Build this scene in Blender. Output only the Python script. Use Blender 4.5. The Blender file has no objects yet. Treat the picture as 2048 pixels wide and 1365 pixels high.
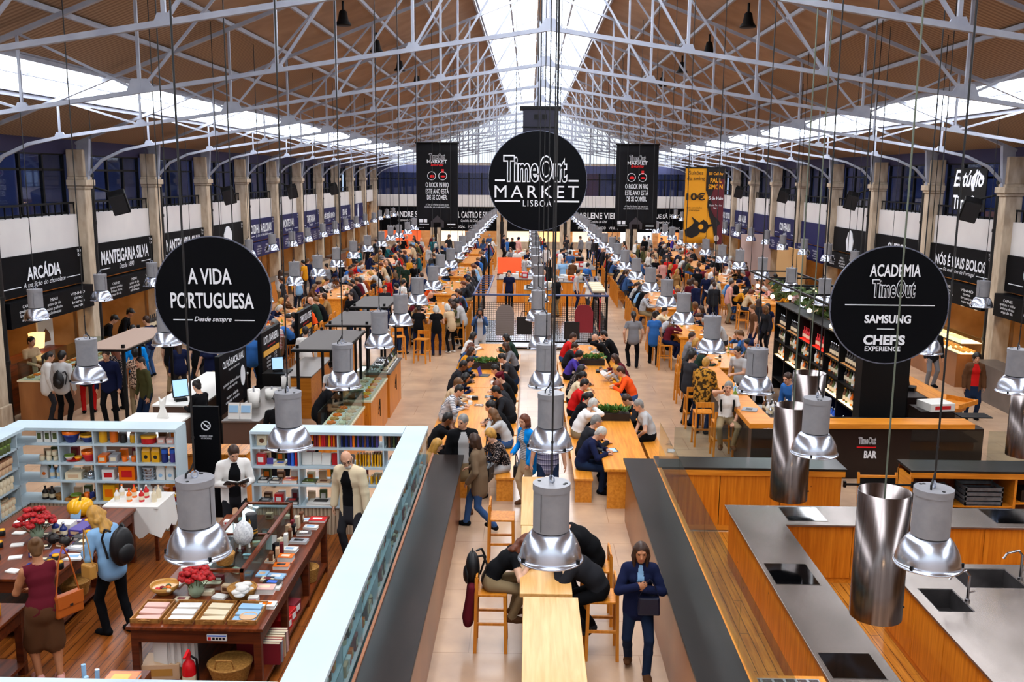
import bpy, math, random
import numpy as np
from mathutils import Matrix, Vector
# ---------------------------------------------------------------- camera, daylight, exposure
SC = bpy.context.scene
COL = SC.collection
F_PX, EYE_Z, PITCH, ROLL = 1887.0, 5.8, math.radians(9.9), 0.008
YAW = math.atan(34 / F_PX * math.cos(PITCH))
_f = np.array([-math.sin(YAW) * math.cos(PITCH), math.cos(YAW) * math.cos(PITCH), -math.sin(PITCH)])
_r = np.array([math.cos(YAW), math.sin(YAW), 0.0])
_u = np.cross(_r, _f)
_cr, _sr = math.cos(ROLL), math.sin(ROLL)
RT, UP = _r * _cr + _u * _sr, _u * _cr - _r * _sr
cam_d = bpy.data.cameras.new('camera')
cam_d.sensor_width = 36.0
cam_d.lens = F_PX / 2048 * 36.0
cam_d.clip_end = 400
cam = bpy.data.objects.new('camera', cam_d)
COL.objects.link(cam)
M = Matrix(((RT[0], UP[0], -_f[0], 0), (RT[1], UP[1], -_f[1], 0), (RT[2], UP[2], -_f[2], EYE_Z), (0, 0, 0, 1)))
cam.matrix_world = M
SC.camera = cam
def at(u, v, z=0.0):
  """the point of the horizontal plane z that a point of the photograph shows"""
  d = _f + RT * (u - 1024) / F_PX + UP * (682.5 - v) / F_PX
  t = (z - EYE_Z) / d[2]
  return float(t * d[0]), float(t * d[1])
def at_y(u, v, y):
  d = _f + RT * (u - 1024) / F_PX + UP * (682.5 - v) / F_PX
  t = y / d[1]
  return float(t * d[0]), float(EYE_Z + t * d[2])
def at_x(u, v, x):
  d = _f + RT * (u - 1024) / F_PX + UP * (682.5 - v) / F_PX
  t = x / d[0]
  return float(t * d[1]), float(EYE_Z + t * d[2])

vs = SC.view_settings
vs.view_transform = 'Standard'
vs.look = 'None'
vs.gamma = 1.0
vs.use_curve_mapping = False
vs.exposure = -1.0
cy = SC.cycles
cy.max_bounces = 5
cy.diffuse_bounces = 2
cy.glossy_bounces = 3
cy.transmission_bounces = 4
cy.transparent_max_bounces = 8
cy.caustics_reflective = False
cy.caustics_refractive = False
cy.sample_clamp_indirect = 4.0
cy.use_light_tree = True

W = bpy.data.worlds.new('sky')
SC.world = W
W.use_nodes = True
bg = W.node_tree.nodes['Background']
bg.inputs[0].default_value = (0.86, 0.93, 1.0, 1)
bg.inputs[1].default_value = 2.8
# hall geometry (metres): camera stands on the near gallery at the origin
XL, XR, XC = -12.3, 12.9, 0.3
Y0, Y1 = -1.0, 77.0
RIDGE, SLOPE, XRIDGE = 11.7, 0.39, 0.3
def roof_z(x):
  return RIDGE - SLOPE * abs(x - XRIDGE)
def daylight(name, x0, x1, energy, color=(0.93, 0.96, 1.0)):
  """daylight falling through one strip of roof glazing: the lamp lies on the outside of the panes"""
  l = bpy.data.lights.new(name, 'AREA')
  l.shape = 'RECTANGLE'
  xm = (x0 + x1) / 2
  l.size = abs(x1 - x0) * 1.07
  l.size_y = Y1 - Y0
  l.energy = energy
  l.color = color
  o = bpy.data.objects.new(name, l)
  COL.objects.link(o)
  o.location = (xm, (Y0 + Y1) / 2, roof_z(xm) + 0.12)
  o.rotation_euler = (0, math.atan(SLOPE) * (1 if xm > XRIDGE else -1), 0)
  return o
daylight('ridge_daylight_west', -1.75, 0.2, 9000)
daylight('ridge_daylight_east', 0.4, 2.35, 9000)
daylight('eave_daylight_west', -10.6, -9.35, 7500)
daylight('eave_daylight_east', 9.95, 11.2, 7500)
# ---------------------------------------------------------------- helpers
R = math.radians
rnd = random.Random(7)
def lin(c):
  if isinstance(c, str):
    c = c.lstrip('#')
    c = tuple(int(c[i:i + 2], 16) / 255 for i in (0, 2, 4))
  return tuple((v / 12.92 if v <= 0.04045 else ((v + 0.055) / 1.055) ** 2.4) for v in c) + (1.0,)
MATS = {}
def mat(name, color='#808080', rough=0.6, metal=0.0, emit=None, strength=0.0, spec=0.4, coat=0.0):
  if name in MATS:
    return MATS[name]
  m = bpy.data.materials.new(name)
  m.use_nodes = True
  b = m.node_tree.nodes['Principled BSDF']
  b.inputs['Base Color'].default_value = lin(color)
  b.inputs['Roughness'].default_value = rough
  b.inputs['Metallic'].default_value = metal
  b.inputs['Specular IOR Level'].default_value = spec
  b.inputs['Coat Weight'].default_value = coat
  if emit:
    b.inputs['Emission Color'].default_value = lin(emit)
    b.inputs['Emission Strength'].default_value = strength
  MATS[name] = m
  return m
def _nodes(m):
  nt = m.node_tree
  return nt, nt.nodes, nt.links, nt.nodes['Principled BSDF']
def ramp(nt, fac, stops):
  r = nt.nodes.new('ShaderNodeValToRGB')
  e = r.color_ramp.elements
  while len(e) < len(stops):
    e.new(0.5)
  for i, (p, c) in enumerate(stops):
    e[i].position = p
    e[i].color = lin(c)
  nt.links.new(fac, r.inputs[0])
  return r.outputs[0]
def coords(nt, scale=(1, 1, 1), rot=(0, 0, 0)):
  t = nt.nodes.new('ShaderNodeTexCoord')
  p = nt.nodes.new('ShaderNodeMapping')
  p.inputs['Scale'].default_value = scale
  p.inputs['Rotation'].default_value = rot
  nt.links.new(t.outputs['Object'], p.inputs[0])
  return p.outputs[0]
def noise_mat(name, c1, c2, scale=(8, 8, 8), rough=0.6, metal=0.0, detail=3.0, lo=0.3, hi=0.7, bump=0.0, spec=0.4):
  if name in MATS:
    return MATS[name]
  m = mat(name, c1, rough, metal, spec=spec)
  nt, n, l, b = _nodes(m)
  t = n.new('ShaderNodeTexNoise')
  t.inputs['Scale'].default_value = 1.0
  t.inputs['Detail'].default_value = detail
  l.new(coords(nt, scale), t.inputs['Vector'])
  l.new(ramp(nt, t.outputs[0], [(lo, c1), (hi, c2)]), b.inputs['Base Color'])
  if bump:
    bp = n.new('ShaderNodeBump')
    bp.inputs['Strength'].default_value = bump
    l.new(t.outputs[0], bp.inputs['Height'])
    l.new(bp.outputs[0], b.inputs['Normal'])
  return m
def wood(name, c1, c2, axis='y', rough=0.42, plank=0.0, knots=False, seam='#3a1a06'):
  """grain stretched along one axis; plank > 0 adds joints of that width across the grain"""
  if name in MATS:
    return MATS[name]
  m = mat(name, c1, rough, spec=0.35)
  nt, n, l, b = _nodes(m)
  a, s = 1.4, 22.0
  sc = {'x': (a, s, s), 'y': (s, a, s), 'z': (s, s, a)}[axis]
  t = n.new('ShaderNodeTexNoise')
  t.inputs['Scale'].default_value = 1.0
  t.inputs['Detail'].default_value = 4.0
  t.inputs['Distortion'].default_value = 0.4
  l.new(coords(nt, sc), t.inputs['Vector'])
  col = ramp(nt, t.outputs[0], [(0.3, c1), (0.68, c2)])
  if knots:
    v = n.new('ShaderNodeTexVoronoi')
    v.inputs['Scale'].default_value = 4.2
    l.new(coords(nt), v.inputs['Vector'])
    mx = n.new('ShaderNodeMixRGB')
    mx.blend_type = 'MULTIPLY'
    l.new(ramp(nt, v.outputs['Distance'], [(0.03, '#6a3410'), (0.085, '#ffffff')]), mx.inputs[2])
    mx.inputs[0].default_value = 1.0
    l.new(col, mx.inputs[1])
    col = mx.outputs[0]
  if plank:
    br = n.new('ShaderNodeTexBrick')
    br.inputs['Scale'].default_value = 1.0
    br.inputs['Mortar Size'].default_value = 0.004
    br.inputs['Brick Width'].default_value = 1.9
    br.inputs['Row Height'].default_value = plank
    br.inputs['Color1'].default_value = (1, 1, 1, 1)
    br.inputs['Color2'].default_value = (0.86, 0.86, 0.86, 1)
    br.inputs['Mortar'].default_value = lin(seam)
    l.new(coords(nt, rot=(0, 0, R(90)) if axis == 'y' else (0, 0, 0)), br.inputs['Vector'])
    mx = n.new('ShaderNodeMixRGB')
    mx.blend_type = 'MULTIPLY'
    mx.inputs[0].default_value = 1.0
    l.new(col, mx.inputs[1])
    l.new(br.outputs[0], mx.inputs[2])
    col = mx.outputs[0]
  l.new(col, b.inputs['Base Color'])
  return m
def stripes(name, cols, freq, axis=(1, 0, 0), rough=0.85):
  """bands of colour across one axis; cols = [(position, colour)...]"""
  if name in MATS:
    return MATS[name]
  m = mat(name, cols[0][1], rough, spec=0.1)
  nt, n, l, b = _nodes(m)
  t = n.new('ShaderNodeTexCoord')
  d = n.new('ShaderNodeVectorMath')
  d.operation = 'DOT_PRODUCT'
  d.inputs[1].default_value = axis
  l.new(t.outputs['Object'], d.inputs[0])
  mu = n.new('ShaderNodeMath')
  mu.operation = 'MULTIPLY'
  mu.inputs[1].default_value = freq
  l.new(d.outputs['Value'], mu.inputs[0])
  fr = n.new('ShaderNodeMath')
  fr.operation = 'FRACT'
  l.new(mu.outputs[0], fr.inputs[0])
  c = ramp(nt, fr.outputs[0], cols)
  for r_ in n:
    if r_.type == 'VALTORGB':
      r_.color_ramp.interpolation = 'CONSTANT'
  l.new(c, b.inputs['Base Color'])
  return m
def glass(name, tint='#e8f2f2', clear=0.86, rough=0.02):
  """thin clear pane: mostly lets light straight through, with a glossy reflection"""
  if name in MATS:
    return MATS[name]
  m = bpy.data.materials.new(name)
  m.use_nodes = True
  nt = m.node_tree
  n, l = nt.nodes, nt.links
  n.remove(n['Principled BSDF'])
  tr = n.new('ShaderNodeBsdfTransparent')
  tr.inputs[0].default_value = lin(tint)
  gl = n.new('ShaderNodeBsdfGlossy')
  gl.inputs['Roughness'].default_value = rough
  lw = n.new('ShaderNodeLayerWeight')
  lw.inputs[0].default_value = 0.5
  fr = n.new('ShaderNodeMath')
  fr.operation = 'POWER'
  fr.inputs[1].default_value = 4.0
  l.new(lw.outputs['Facing'], fr.inputs[0])
  ad = n.new('ShaderNodeMath')
  ad.operation = 'MULTIPLY_ADD'
  ad.inputs[1].default_value = 0.4
  ad.inputs[2].default_value = (1 - clear) * 0.25
  ad.use_clamp = True
  l.new(fr.outputs[0], ad.inputs[0])
  mx = n.new('ShaderNodeMixShader')
  l.new(ad.outputs[0], mx.inputs[0])
  l.new(tr.outputs[0], mx.inputs[1])
  l.new(gl.outputs[0], mx.inputs[2])
  l.new(mx.outputs[0], n['Material Output'].inputs[0])
  MATS[name] = m
  return m
def fabric(name, c, rough=0.9):
  d = lin(c)
  return mat(name, c, rough, spec=0.12)

class MB:
  """collects shapes and links them as ONE mesh object"""
  def __init__(s):
    s.v, s.f, s.m, s.sm = [], [], [], []
  def add(s, verts, faces, mi=0, smooth=False):
    o = len(s.v)
    s.v.extend(verts)
    for f in faces:
      s.f.append(tuple(i + o for i in f))
      s.m.append(mi)
      s.sm.append(smooth)
    return s
  def box(s, x0, x1, y0, y1, z0, z1, mi=0):
    v = [(x0, y0, z0), (x1, y0, z0), (x1, y1, z0), (x0, y1, z0), (x0, y0, z1), (x1, y0, z1), (x1, y1, z1), (x0, y1, z1)]
    return s.add(v, [(0, 3, 2, 1), (4, 5, 6, 7), (0, 1, 5, 4), (1, 2, 6, 5), (2, 3, 7, 6), (3, 0, 4, 7)], mi)
  def cb(s, c, d, rz=0.0, mi=0, rx=0.0, ry=0.0):
    """box by centre and size, turned"""
    m = Matrix.Translation(c) @ Matrix.Rotation(rz, 4, 'Z') @ Matrix.Rotation(ry, 4, 'Y') @ Matrix.Rotation(rx, 4, 'X')
    h = [x / 2 for x in d]
    v = [tuple(m @ Vector((a * h[0], b * h[1], e * h[2]))) for e in (-1, 1) for a, b in ((-1, -1), (1, -1), (1, 1), (-1, 1))]
    return s.add(v, [(0, 3, 2, 1), (4, 5, 6, 7), (0, 1, 5, 4), (1, 2, 6, 5), (2, 3, 7, 6), (3, 0, 4, 7)], mi)
  def bar(s, p, q, w, h=None, mi=0, up=(0, 0, 1)):
    """square bar between two points"""
    p, q = Vector(p), Vector(q)
    h = h or w
    d = (q - p).normalized()
    u = Vector(up)
    if abs(d.dot(u)) > 0.99:
      u = Vector((0, 1, 0))
    a = d.cross(u).normalized() * w / 2
    b = a.cross(d).normalized() * h / 2
    v = [tuple(e + i * a + j * b) for e in (p, q) for i, j in ((-1, -1), (1, -1), (1, 1), (-1, 1))]
    return s.add(v, [(0, 3, 2, 1), (4, 5, 6, 7), (0, 1, 5, 4), (1, 2, 6, 5), (2, 3, 7, 6), (3, 0, 4, 7)], mi)
  def cyl(s, p, q, r0, r1=None, n=12, mi=0, caps=True, smooth=True):
    p, q = Vector(p), Vector(q)
    r1 = r0 if r1 is None else r1
    d = (q - p).normalized()
    u = Vector((0, 0, 1)) if abs(d.z) < 0.95 else Vector((1, 0, 0))
    a = d.cross(u).normalized()
    b = d.cross(a)
    v = []
    for e, r in ((p, r0), (q, r1)):
      for i in range(n):
        t = 2 * math.pi * i / n
        v.append(tuple(e + a * math.cos(t) * r + b * math.sin(t) * r))
    s.add(v, [(i, (i + 1) % n, n + (i + 1) % n, n + i) for i in range(n)], mi, smooth)
    if caps:
      s.add(v, [tuple(range(n - 1, -1, -1)), tuple(range(n, 2 * n))], mi, False)
    return s
  def lathe(s, prof, c=(0, 0, 0), n=24, mi=0, smooth=True, sx=1.0, sy=1.0):
    """prof = [(radius, height)...] around a vertical axis"""
    v = []
    for r, z in prof:
      for i in range(n):
        t = 2 * math.pi * i / n
        v.append((c[0] + r * sx * math.cos(t), c[1] + r * sy * math.sin(t), c[2] + z))
    f = []
    for k in range(len(prof) - 1):
      for i in range(n):
        j = (i + 1) % n
        f.append((k * n + i, k * n + j, (k + 1) * n + j, (k + 1) * n + i))
    s.add(v, f, mi, smooth)
    if prof[0][0] > 1e-5:
      s.add(v[:n], [tuple(range(n - 1, -1, -1))], mi)
    if prof[-1][0] > 1e-5:
      s.add(v[-n:], [tuple(range(n))], mi)
    return s
  def ell(s, c, r, n=12, mi=0):
    k = max(4, n // 2)
    pr = [(math.sin(math.pi * i / k), -math.cos(math.pi * i / k)) for i in range(k + 1)]
    pr[0], pr[-1] = (1e-6, -1), (1e-6, 1)
    v, f = [], []
    for a, z in pr:
      for i in range(n):
        t = 2 * math.pi * i / n
        v.append((c[0] + r[0] * a * math.cos(t), c[1] + r[1] * a * math.sin(t), c[2] + r[2] * z))
    for q in range(k):
      for i in range(n):
        j = (i + 1) % n
        f.append((q * n + i, q * n + j, (q + 1) * n + j, (q + 1) * n + i))
    return s.add(v, f, mi, True)
  def tube(s, pts, r, n=6, mi=0):
    for a, b in zip(pts[:-1], pts[1:]):
      s.cyl(a, b, r, r, n, mi, True)
    return s
  def prism(s, poly, axis, a, b, mi=0):
    """polygon of (u, v) pairs pushed along an axis from a to b"""
    def p(u, w, t):
      return {'x': (t, u, w), 'y': (u, t, w), 'z': (u, w, t)}[axis]
    n = len(poly)
    v = [p(u, w, a) for u, w in poly] + [p(u, w, b) for u, w in poly]
    f = [tuple(range(n - 1, -1, -1)), tuple(range(n, 2 * n))] + [(i, (i + 1) % n, n + (i + 1) % n, n + i) for i in range(n)]
    return s.add(v, f, mi)
  def build(s, name, mats, parent=None, loc=None, bevel=0.0, rz=0.0):
    me = bpy.data.meshes.new(name)
    me.from_pydata(s.v, [], s.f)
    if not isinstance(mats, (list, tuple)):
      mats = [mats]
    for m in mats:
      me.materials.append(m)
    me.polygons.foreach_set('material_index', s.m)
    me.polygons.foreach_set('use_smooth', s.sm)
    me.update()
    o = bpy.data.objects.new(name, me)
    COL.objects.link(o)
    if parent:
      o.parent = parent
    if loc:
      o.location = loc
    if rz:
      o.rotation_euler[2] = rz
    if bevel:
      b = o.modifiers.new('bevel', 'BEVEL')
      b.width = bevel
      b.segments = 2
      b.limit_method = 'ANGLE'
    return o
def tag(o, label=None, cat=None, group=None, kind=None):
  if label:
    o['label'] = label
  if cat:
    o['category'] = cat
  if group:
    o['group'] = group
  if kind:
    o['kind'] = kind
  return o
def thing(name, label, cat, loc=(0, 0, 0), rz=0.0, group=None):
  o = bpy.data.objects.new(name, None)
  o.empty_display_size = 0.1
  COL.objects.link(o)
  o.location = loc
  o.rotation_euler = (0, 0, rz)
  return tag(o, label, cat, group)
def struct(mb, name, m, label=None, cat=None):
  return tag(mb.build(name, m), label, cat, None, 'structure')
KIDS = {}
def kids(o):
  return [c for c in o.children]
def dup(o, loc=None, rz=None, label=None, group=None, parent=None):
  """a copy of a thing with copies of its parts and their sub-parts"""
  c = o.copy()
  COL.objects.link(c)
  if parent:
    c.parent = parent
  if loc is not None:
    c.location = loc
  if rz is not None:
    c.rotation_euler = (0, 0, rz)
  if label:
    c['label'] = label
  if group:
    c['group'] = group
  if o.name not in KIDS:
    KIDS[o.name] = list(o.children)
  for ch in KIDS[o.name]:
    dup(ch, parent=c)
  return c
ORD = ['first', 'second', 'third', 'fourth', 'fifth', 'sixth', 'seventh', 'eighth', 'ninth', 'tenth', 'eleventh', 'twelfth', 'thirteenth', 'fourteenth',
   'fifteenth', 'sixteenth', 'seventeenth', 'eighteenth', 'nineteenth', 'twentieth', 'twenty-first', 'twenty-second', 'twenty-third', 'twenty-fourth',
   'twenty-fifth', 'twenty-sixth', 'twenty-seventh', 'twenty-eighth', 'twenty-ninth', 'thirtieth']
def lettering(name, body, m, parent, loc, width, height, rz=0.0, off=0.0, depth=0.006, shear=0.0, space=1.0, lines=1.0):
  """raised letters as one mesh fitted to a width and a height; loc is the middle of the block; faces -y before rz turns it"""
  cu = bpy.data.curves.new(name, 'FONT')
  cu.body = body
  cu.align_x = 'CENTER'
  cu.offset = off
  cu.shear = shear
  cu.space_character = space
  cu.space_line = lines
  cu.resolution_u = 3
  t = bpy.data.objects.new(name + '_tmp', cu)
  me = bpy.data.meshes.new_from_object(t)
  bpy.data.objects.remove(t)
  bpy.data.curves.remove(cu)
  n = len(me.vertices)
  co = np.zeros(n * 3, dtype=np.float32)
  me.vertices.foreach_get('co', co)
  co = co.reshape(-1, 3)
  lo, hi = co.min(0), co.max(0)
  out = np.zeros_like(co)
  out[:, 0] = (co[:, 0] - (lo[0] + hi[0]) / 2) * width / max(hi[0] - lo[0], 1e-6)
  out[:, 2] = (co[:, 1] - (lo[1] + hi[1]) / 2) * height / max(hi[1] - lo[1], 1e-6)
  faces = [tuple(p.vertices) for p in me.polygons]
  bpy.data.meshes.remove(me)
  b = MB()
  b.v = [(float(a), -depth, float(c)) for a, _, c in out]
  b.f = faces
  b.m = [0] * len(faces)
  b.sm = [False] * len(faces)
  return b.build(name, m, parent, loc, rz=rz)
# ---------------------------------------------------------------- materials of the hall
M_steel = noise_mat('painted_steel', '#a8adbb', '#9297a8', (3, 3, 3), 0.45)
M_black = mat('matte_black', '#060607', 0.55, spec=0.2)
M_sign = mat('sign_black', '#05060a', 0.55, spec=0.08)
M_navy = mat('sign_navy', '#14174c', 0.5, spec=0.15)
M_white = mat('letter_white', '#f2f4fa', 0.6)
M_red = mat('letter_red', '#e0121c', 0.6)
M_stone = noise_mat('column_stone', '#cdbba4', '#a8937c', (6, 6, 2), 0.8)
M_pipe = mat('downpipe_black', '#0d0c0d', 0.4)
M_band = noise_mat('parapet_plaster', '#e4dfdc', '#d6d0cf', (0.8, 0.8, 0.8), 0.8)
M_dark = mat('upper_wall_violet', '#2b2748', 0.8)
M_roof = noise_mat('roof_board', '#ac9078', '#987c66', (1.5, 1.5, 1.5), 0.8)
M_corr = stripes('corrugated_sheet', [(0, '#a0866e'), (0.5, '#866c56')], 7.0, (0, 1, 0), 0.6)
M_alu = mat('polished_aluminium', '#d0d6e4', 0.26, 1.0)
M_lampgrey = noise_mat('lamp_housing_grey', '#8b8a8e', '#807f84', (10, 10, 10), 0.5)
M_pane = glass('window_pane', '#dfe8f6', 0.82)
def milky(name, c, t):
  m = bpy.data.materials.new(name)
  m.use_nodes = True
  n, l = m.node_tree.nodes, m.node_tree.links
  n.remove(n['Principled BSDF'])
  a, b_, x = n.new('ShaderNodeBsdfTransparent'), n.new('ShaderNodeBsdfTranslucent'), n.new('ShaderNodeMixShader')
  b_.inputs[0].default_value = lin(c)
  x.inputs[0].default_value = t
  l.new(a.outputs[0], x.inputs[1])
  l.new(b_.outputs[0], x.inputs[2])
  l.new(x.outputs[0], n['Material Output'].inputs[0])
  MATS[name] = m
  return m
M_roofpane = milky('roof_pane', '#f4f8ff', 0.15)
M_cable = mat('cable_black', '#141416', 0.5)
# ---------------------------------------------------------------- floor
def floor_mat():
  m = mat('limestone_floor', '#c9a184', 0.27, spec=0.6)
  nt, n, l, b = _nodes(m)
  t = n.new('ShaderNodeTexNoise')
  t.inputs['Scale'].default_value = 1.0
  t.inputs['Detail'].default_value = 5
  l.new(coords(nt, (1.3, 1.3, 1.3)), t.inputs['Vector'])
  c = ramp(nt, t.outputs[0], [(0.3, '#d4ae8c'), (0.7, '#b4937a')])
  br = n.new('ShaderNodeTexBrick')
  br.inputs['Scale'].default_value = 1.0
  br.inputs['Mortar Size'].default_value = 0.006
  br.inputs['Brick Width'].default_value = 1.4
  br.inputs['Row Height'].default_value = 0.9
  br.inputs['Color1'].default_value = (1, 1, 1, 1)
  br.inputs['Color2'].default_value = (0.95, 0.95, 0.95, 1)
  br.inputs['Mortar'].default_value = (0.68, 0.62, 0.58, 1)
  l.new(coords(nt), br.inputs['Vector'])
  mx = n.new('ShaderNodeMixRGB')
  mx.blend_type = 'MULTIPLY'
  mx.inputs[0].default_value = 1
  l.new(c, mx.inputs[1])
  l.new(br.outputs[0], mx.inputs[2])
  l.new(mx.outputs[0], b.inputs['Base Color'])
  return m
struct(MB().box(XL - 4, XR + 4, -3, Y1 + 4, -0.12, 0), 'floor', floor_mat())
# ---------------------------------------------------------------- roof: boards, corrugated sheet near the eaves, glazing strips
R0, R1 = 1.95, 9.6                       # from the ridge line: board edge, glazing of the eave (to 10.9)
for sgn, side in ((-1, 'west'), (1, 'east')):
  def rp(d0, d1, th=0.06, dz=0.0):
    x0, x1 = XRIDGE + sgn * d0, XRIDGE + sgn * d1
    z0, z1 = roof_z(x0) + dz, roof_z(x1) + dz
    return [(x0, z0), (x1, z1), (x1, z1 + th), (x0, z0 + th)]
  struct(MB().prism(rp(R0, 6.9), 'y', -3, Y1 + 3), 'ceiling_' + side, M_roof)
  b = MB().prism(rp(6.9, R1), 'y', -3, Y1 + 3).prism(rp(10.85, 13.2), 'y', -3, Y1 + 3)
  struct(b, 'ceiling_corrugated_' + side, M_corr)
  for wn, (d0, d1) in ((1, (0.05, R0)), (2, (R1, 10.85))):
    wi = wn + (0 if sgn < 0 else 2)
    b = MB()
    nb = 34
    for i in range(nb + 1):
      y = -3 + (Y1 + 6) * i / nb
      (xa, za), (xb, zb) = rp(d0, d1)[:2]
      b.bar((xa, y, za), (xb, y, zb), 0.02)
    (xa, za), (xb, zb) = rp(d0, d1)[:2]
    for k in (0.0, 0.5, 1.0):
      xx, zz = xa + (xb - xa) * k, za + (zb - za) * k
      b.bar((xx, -3, zz), (xx, Y1 + 3, zz), 0.06)
    fr = struct(b, 'window_%d' % wi, M_steel)
    q = rp(d0, d1, 0.01, 0.03)
    MB().prism(q, 'y', -3, Y1 + 3).build('pane', M_roofpane, fr)
# long purlins under the boards and the two-flange ridge beam
pm = MB().box(-0.03, 0.03, -3, Y1, -0.11, -0.02)
p0 = None
for sgn, side in ((-1, 'west'), (1, 'east')):
  for k, d in enumerate((2.0, 3.2, 4.4, 5.6, 6.8, 8.2, 9.6, 10.9)):
    x = XRIDGE + sgn * d
    lb = 'long pale steel roof purlin on the %s slope, %s below the ridge' % ('left' if sgn < 0 else 'right', ORD[k])
    if p0 is None:
      p0 = pm.build('roof_purlin', M_steel)
      o = tag(p0, lb, 'purlin', 'purlins under the roof boards')
    else:
      o = dup(p0, label=lb)
    o.location = (x, 0, roof_z(x))
M_ridge = noise_mat('ridge_tan', '#a98a6c', '#8e7258', (2, 2, 2), 0.6)
ridge = thing('ridge_beam', 'pale steel ridge beam along the top of the roof glazing', 'beam', (XRIDGE, 0, RIDGE - 0.05))
MB().box(-0.11, 0.11, -3, Y1, -0.30, -0.26).box(-0.11, 0.11, -3, Y1, 0.0, 0.04).build('flange', M_ridge, ridge)
MB().box(-0.015, 0.015, -3, Y1, -0.26, 0.0).build('web', M_ridge, ridge)
# ---------------------------------------------------------------- trusses
def steel(p, q, w):
  return MB().bar(p, q, w, w, 0, (0, 1, 0))
TR_Y = [11.16 + 4.88 * k for k in range(14)]
NODE = [0, 2.25, 4.5, 6.8, 8.8, 10.6, 12.3]
def chord_z(d):
  return 8.18 - 0.152 * d
def make_truss():
  t = thing('roof_truss', 'x', 'truss', (XRIDGE, TR_Y[0], 0), 0, 'steel roof trusses')
  zr = lambda d: RIDGE - SLOPE * d - 0.20
  for s in (-1, 1):
    P = lambda d, z: (s * d, 0, z)
    MB().bar(P(0, zr(0)), P(12.6, zr(12.6)), 0.075, 0.085, 0, (0, 1, 0)).build('rafter', M_steel, t)
    c = MB()
    arc = [(0, chord_z(0)), (10.6, chord_z(10.6)), (11.3, 6.42), (11.9, 6.15), (12.3, 5.75)]
    for (a, za), (b_, zb) in zip(arc[:-1], arc[1:]):
      c.bar(P(a, za), P(b_, zb), 0.07, 0.075, 0, (0, 1, 0))
    c.build('bottom_chord', M_steel, t)
    for i, d in enumerate(NODE[:-1]):
      if i == 0 and s > 0:
        continue
      steel(P(d, chord_z(d)), P(d, zr(d)), 0.048 if i < 4 else 0.04).build('post', M_steel, t)
    for i in (1, 2, 3):
      steel(P(NODE[i], chord_z(NODE[i])), P(NODE[i - 1], zr(NODE[i - 1])), 0.042).build('diagonal', M_steel, t)
    for i in (3, 4):
      steel(P(NODE[i], chord_z(NODE[i])), P(NODE[i + 1], zr(NODE[i + 1])), 0.04).build('diagonal', M_steel, t)
    for i in (1, 2, 3, 4, 5):
      d, z = NODE[i], chord_z(NODE[i])
      w = 0.24 if i == 3 else 0.13
      MB().prism([(s * d - w, z + 0.152 * s * -1 * -w), (s * d + w, z - 0.152 * s * w), (s * d + w * 0.55, z + w * 0.85), (s * d - w * 0.55, z + w * 0.85)], 'y', -0.02, 0.02).build('gusset', M_steel, t)
    MB().prism([(s * 12.3, 5.5), (s * 12.55, 5.5), (s * 12.55, zr(12.5)), (s * 12.2, zr(12.2)), (s * 12.25, 6.1)], 'y', -0.07, 0.07).build('wall_bracket', M_steel, t)
  MB().prism([(-0.22, chord_z(0.22)), (0.22, chord_z(0.22)), (0.08, chord_z(0) + 0.16), (-0.08, chord_z(0) + 0.16)], 'y', -0.02, 0.02).build('gusset', M_steel, t)
  return t
tr0 = make_truss()
for k, y in enumerate(TR_Y):
  lb = 'pale blue-grey steel roof truss, %s from the viewer' % ORD[k]
  if k == 0:
    tr0['label'] = lb
  else:
    dup(tr0, (XRIDGE, y, 0), label=lb)
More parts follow.
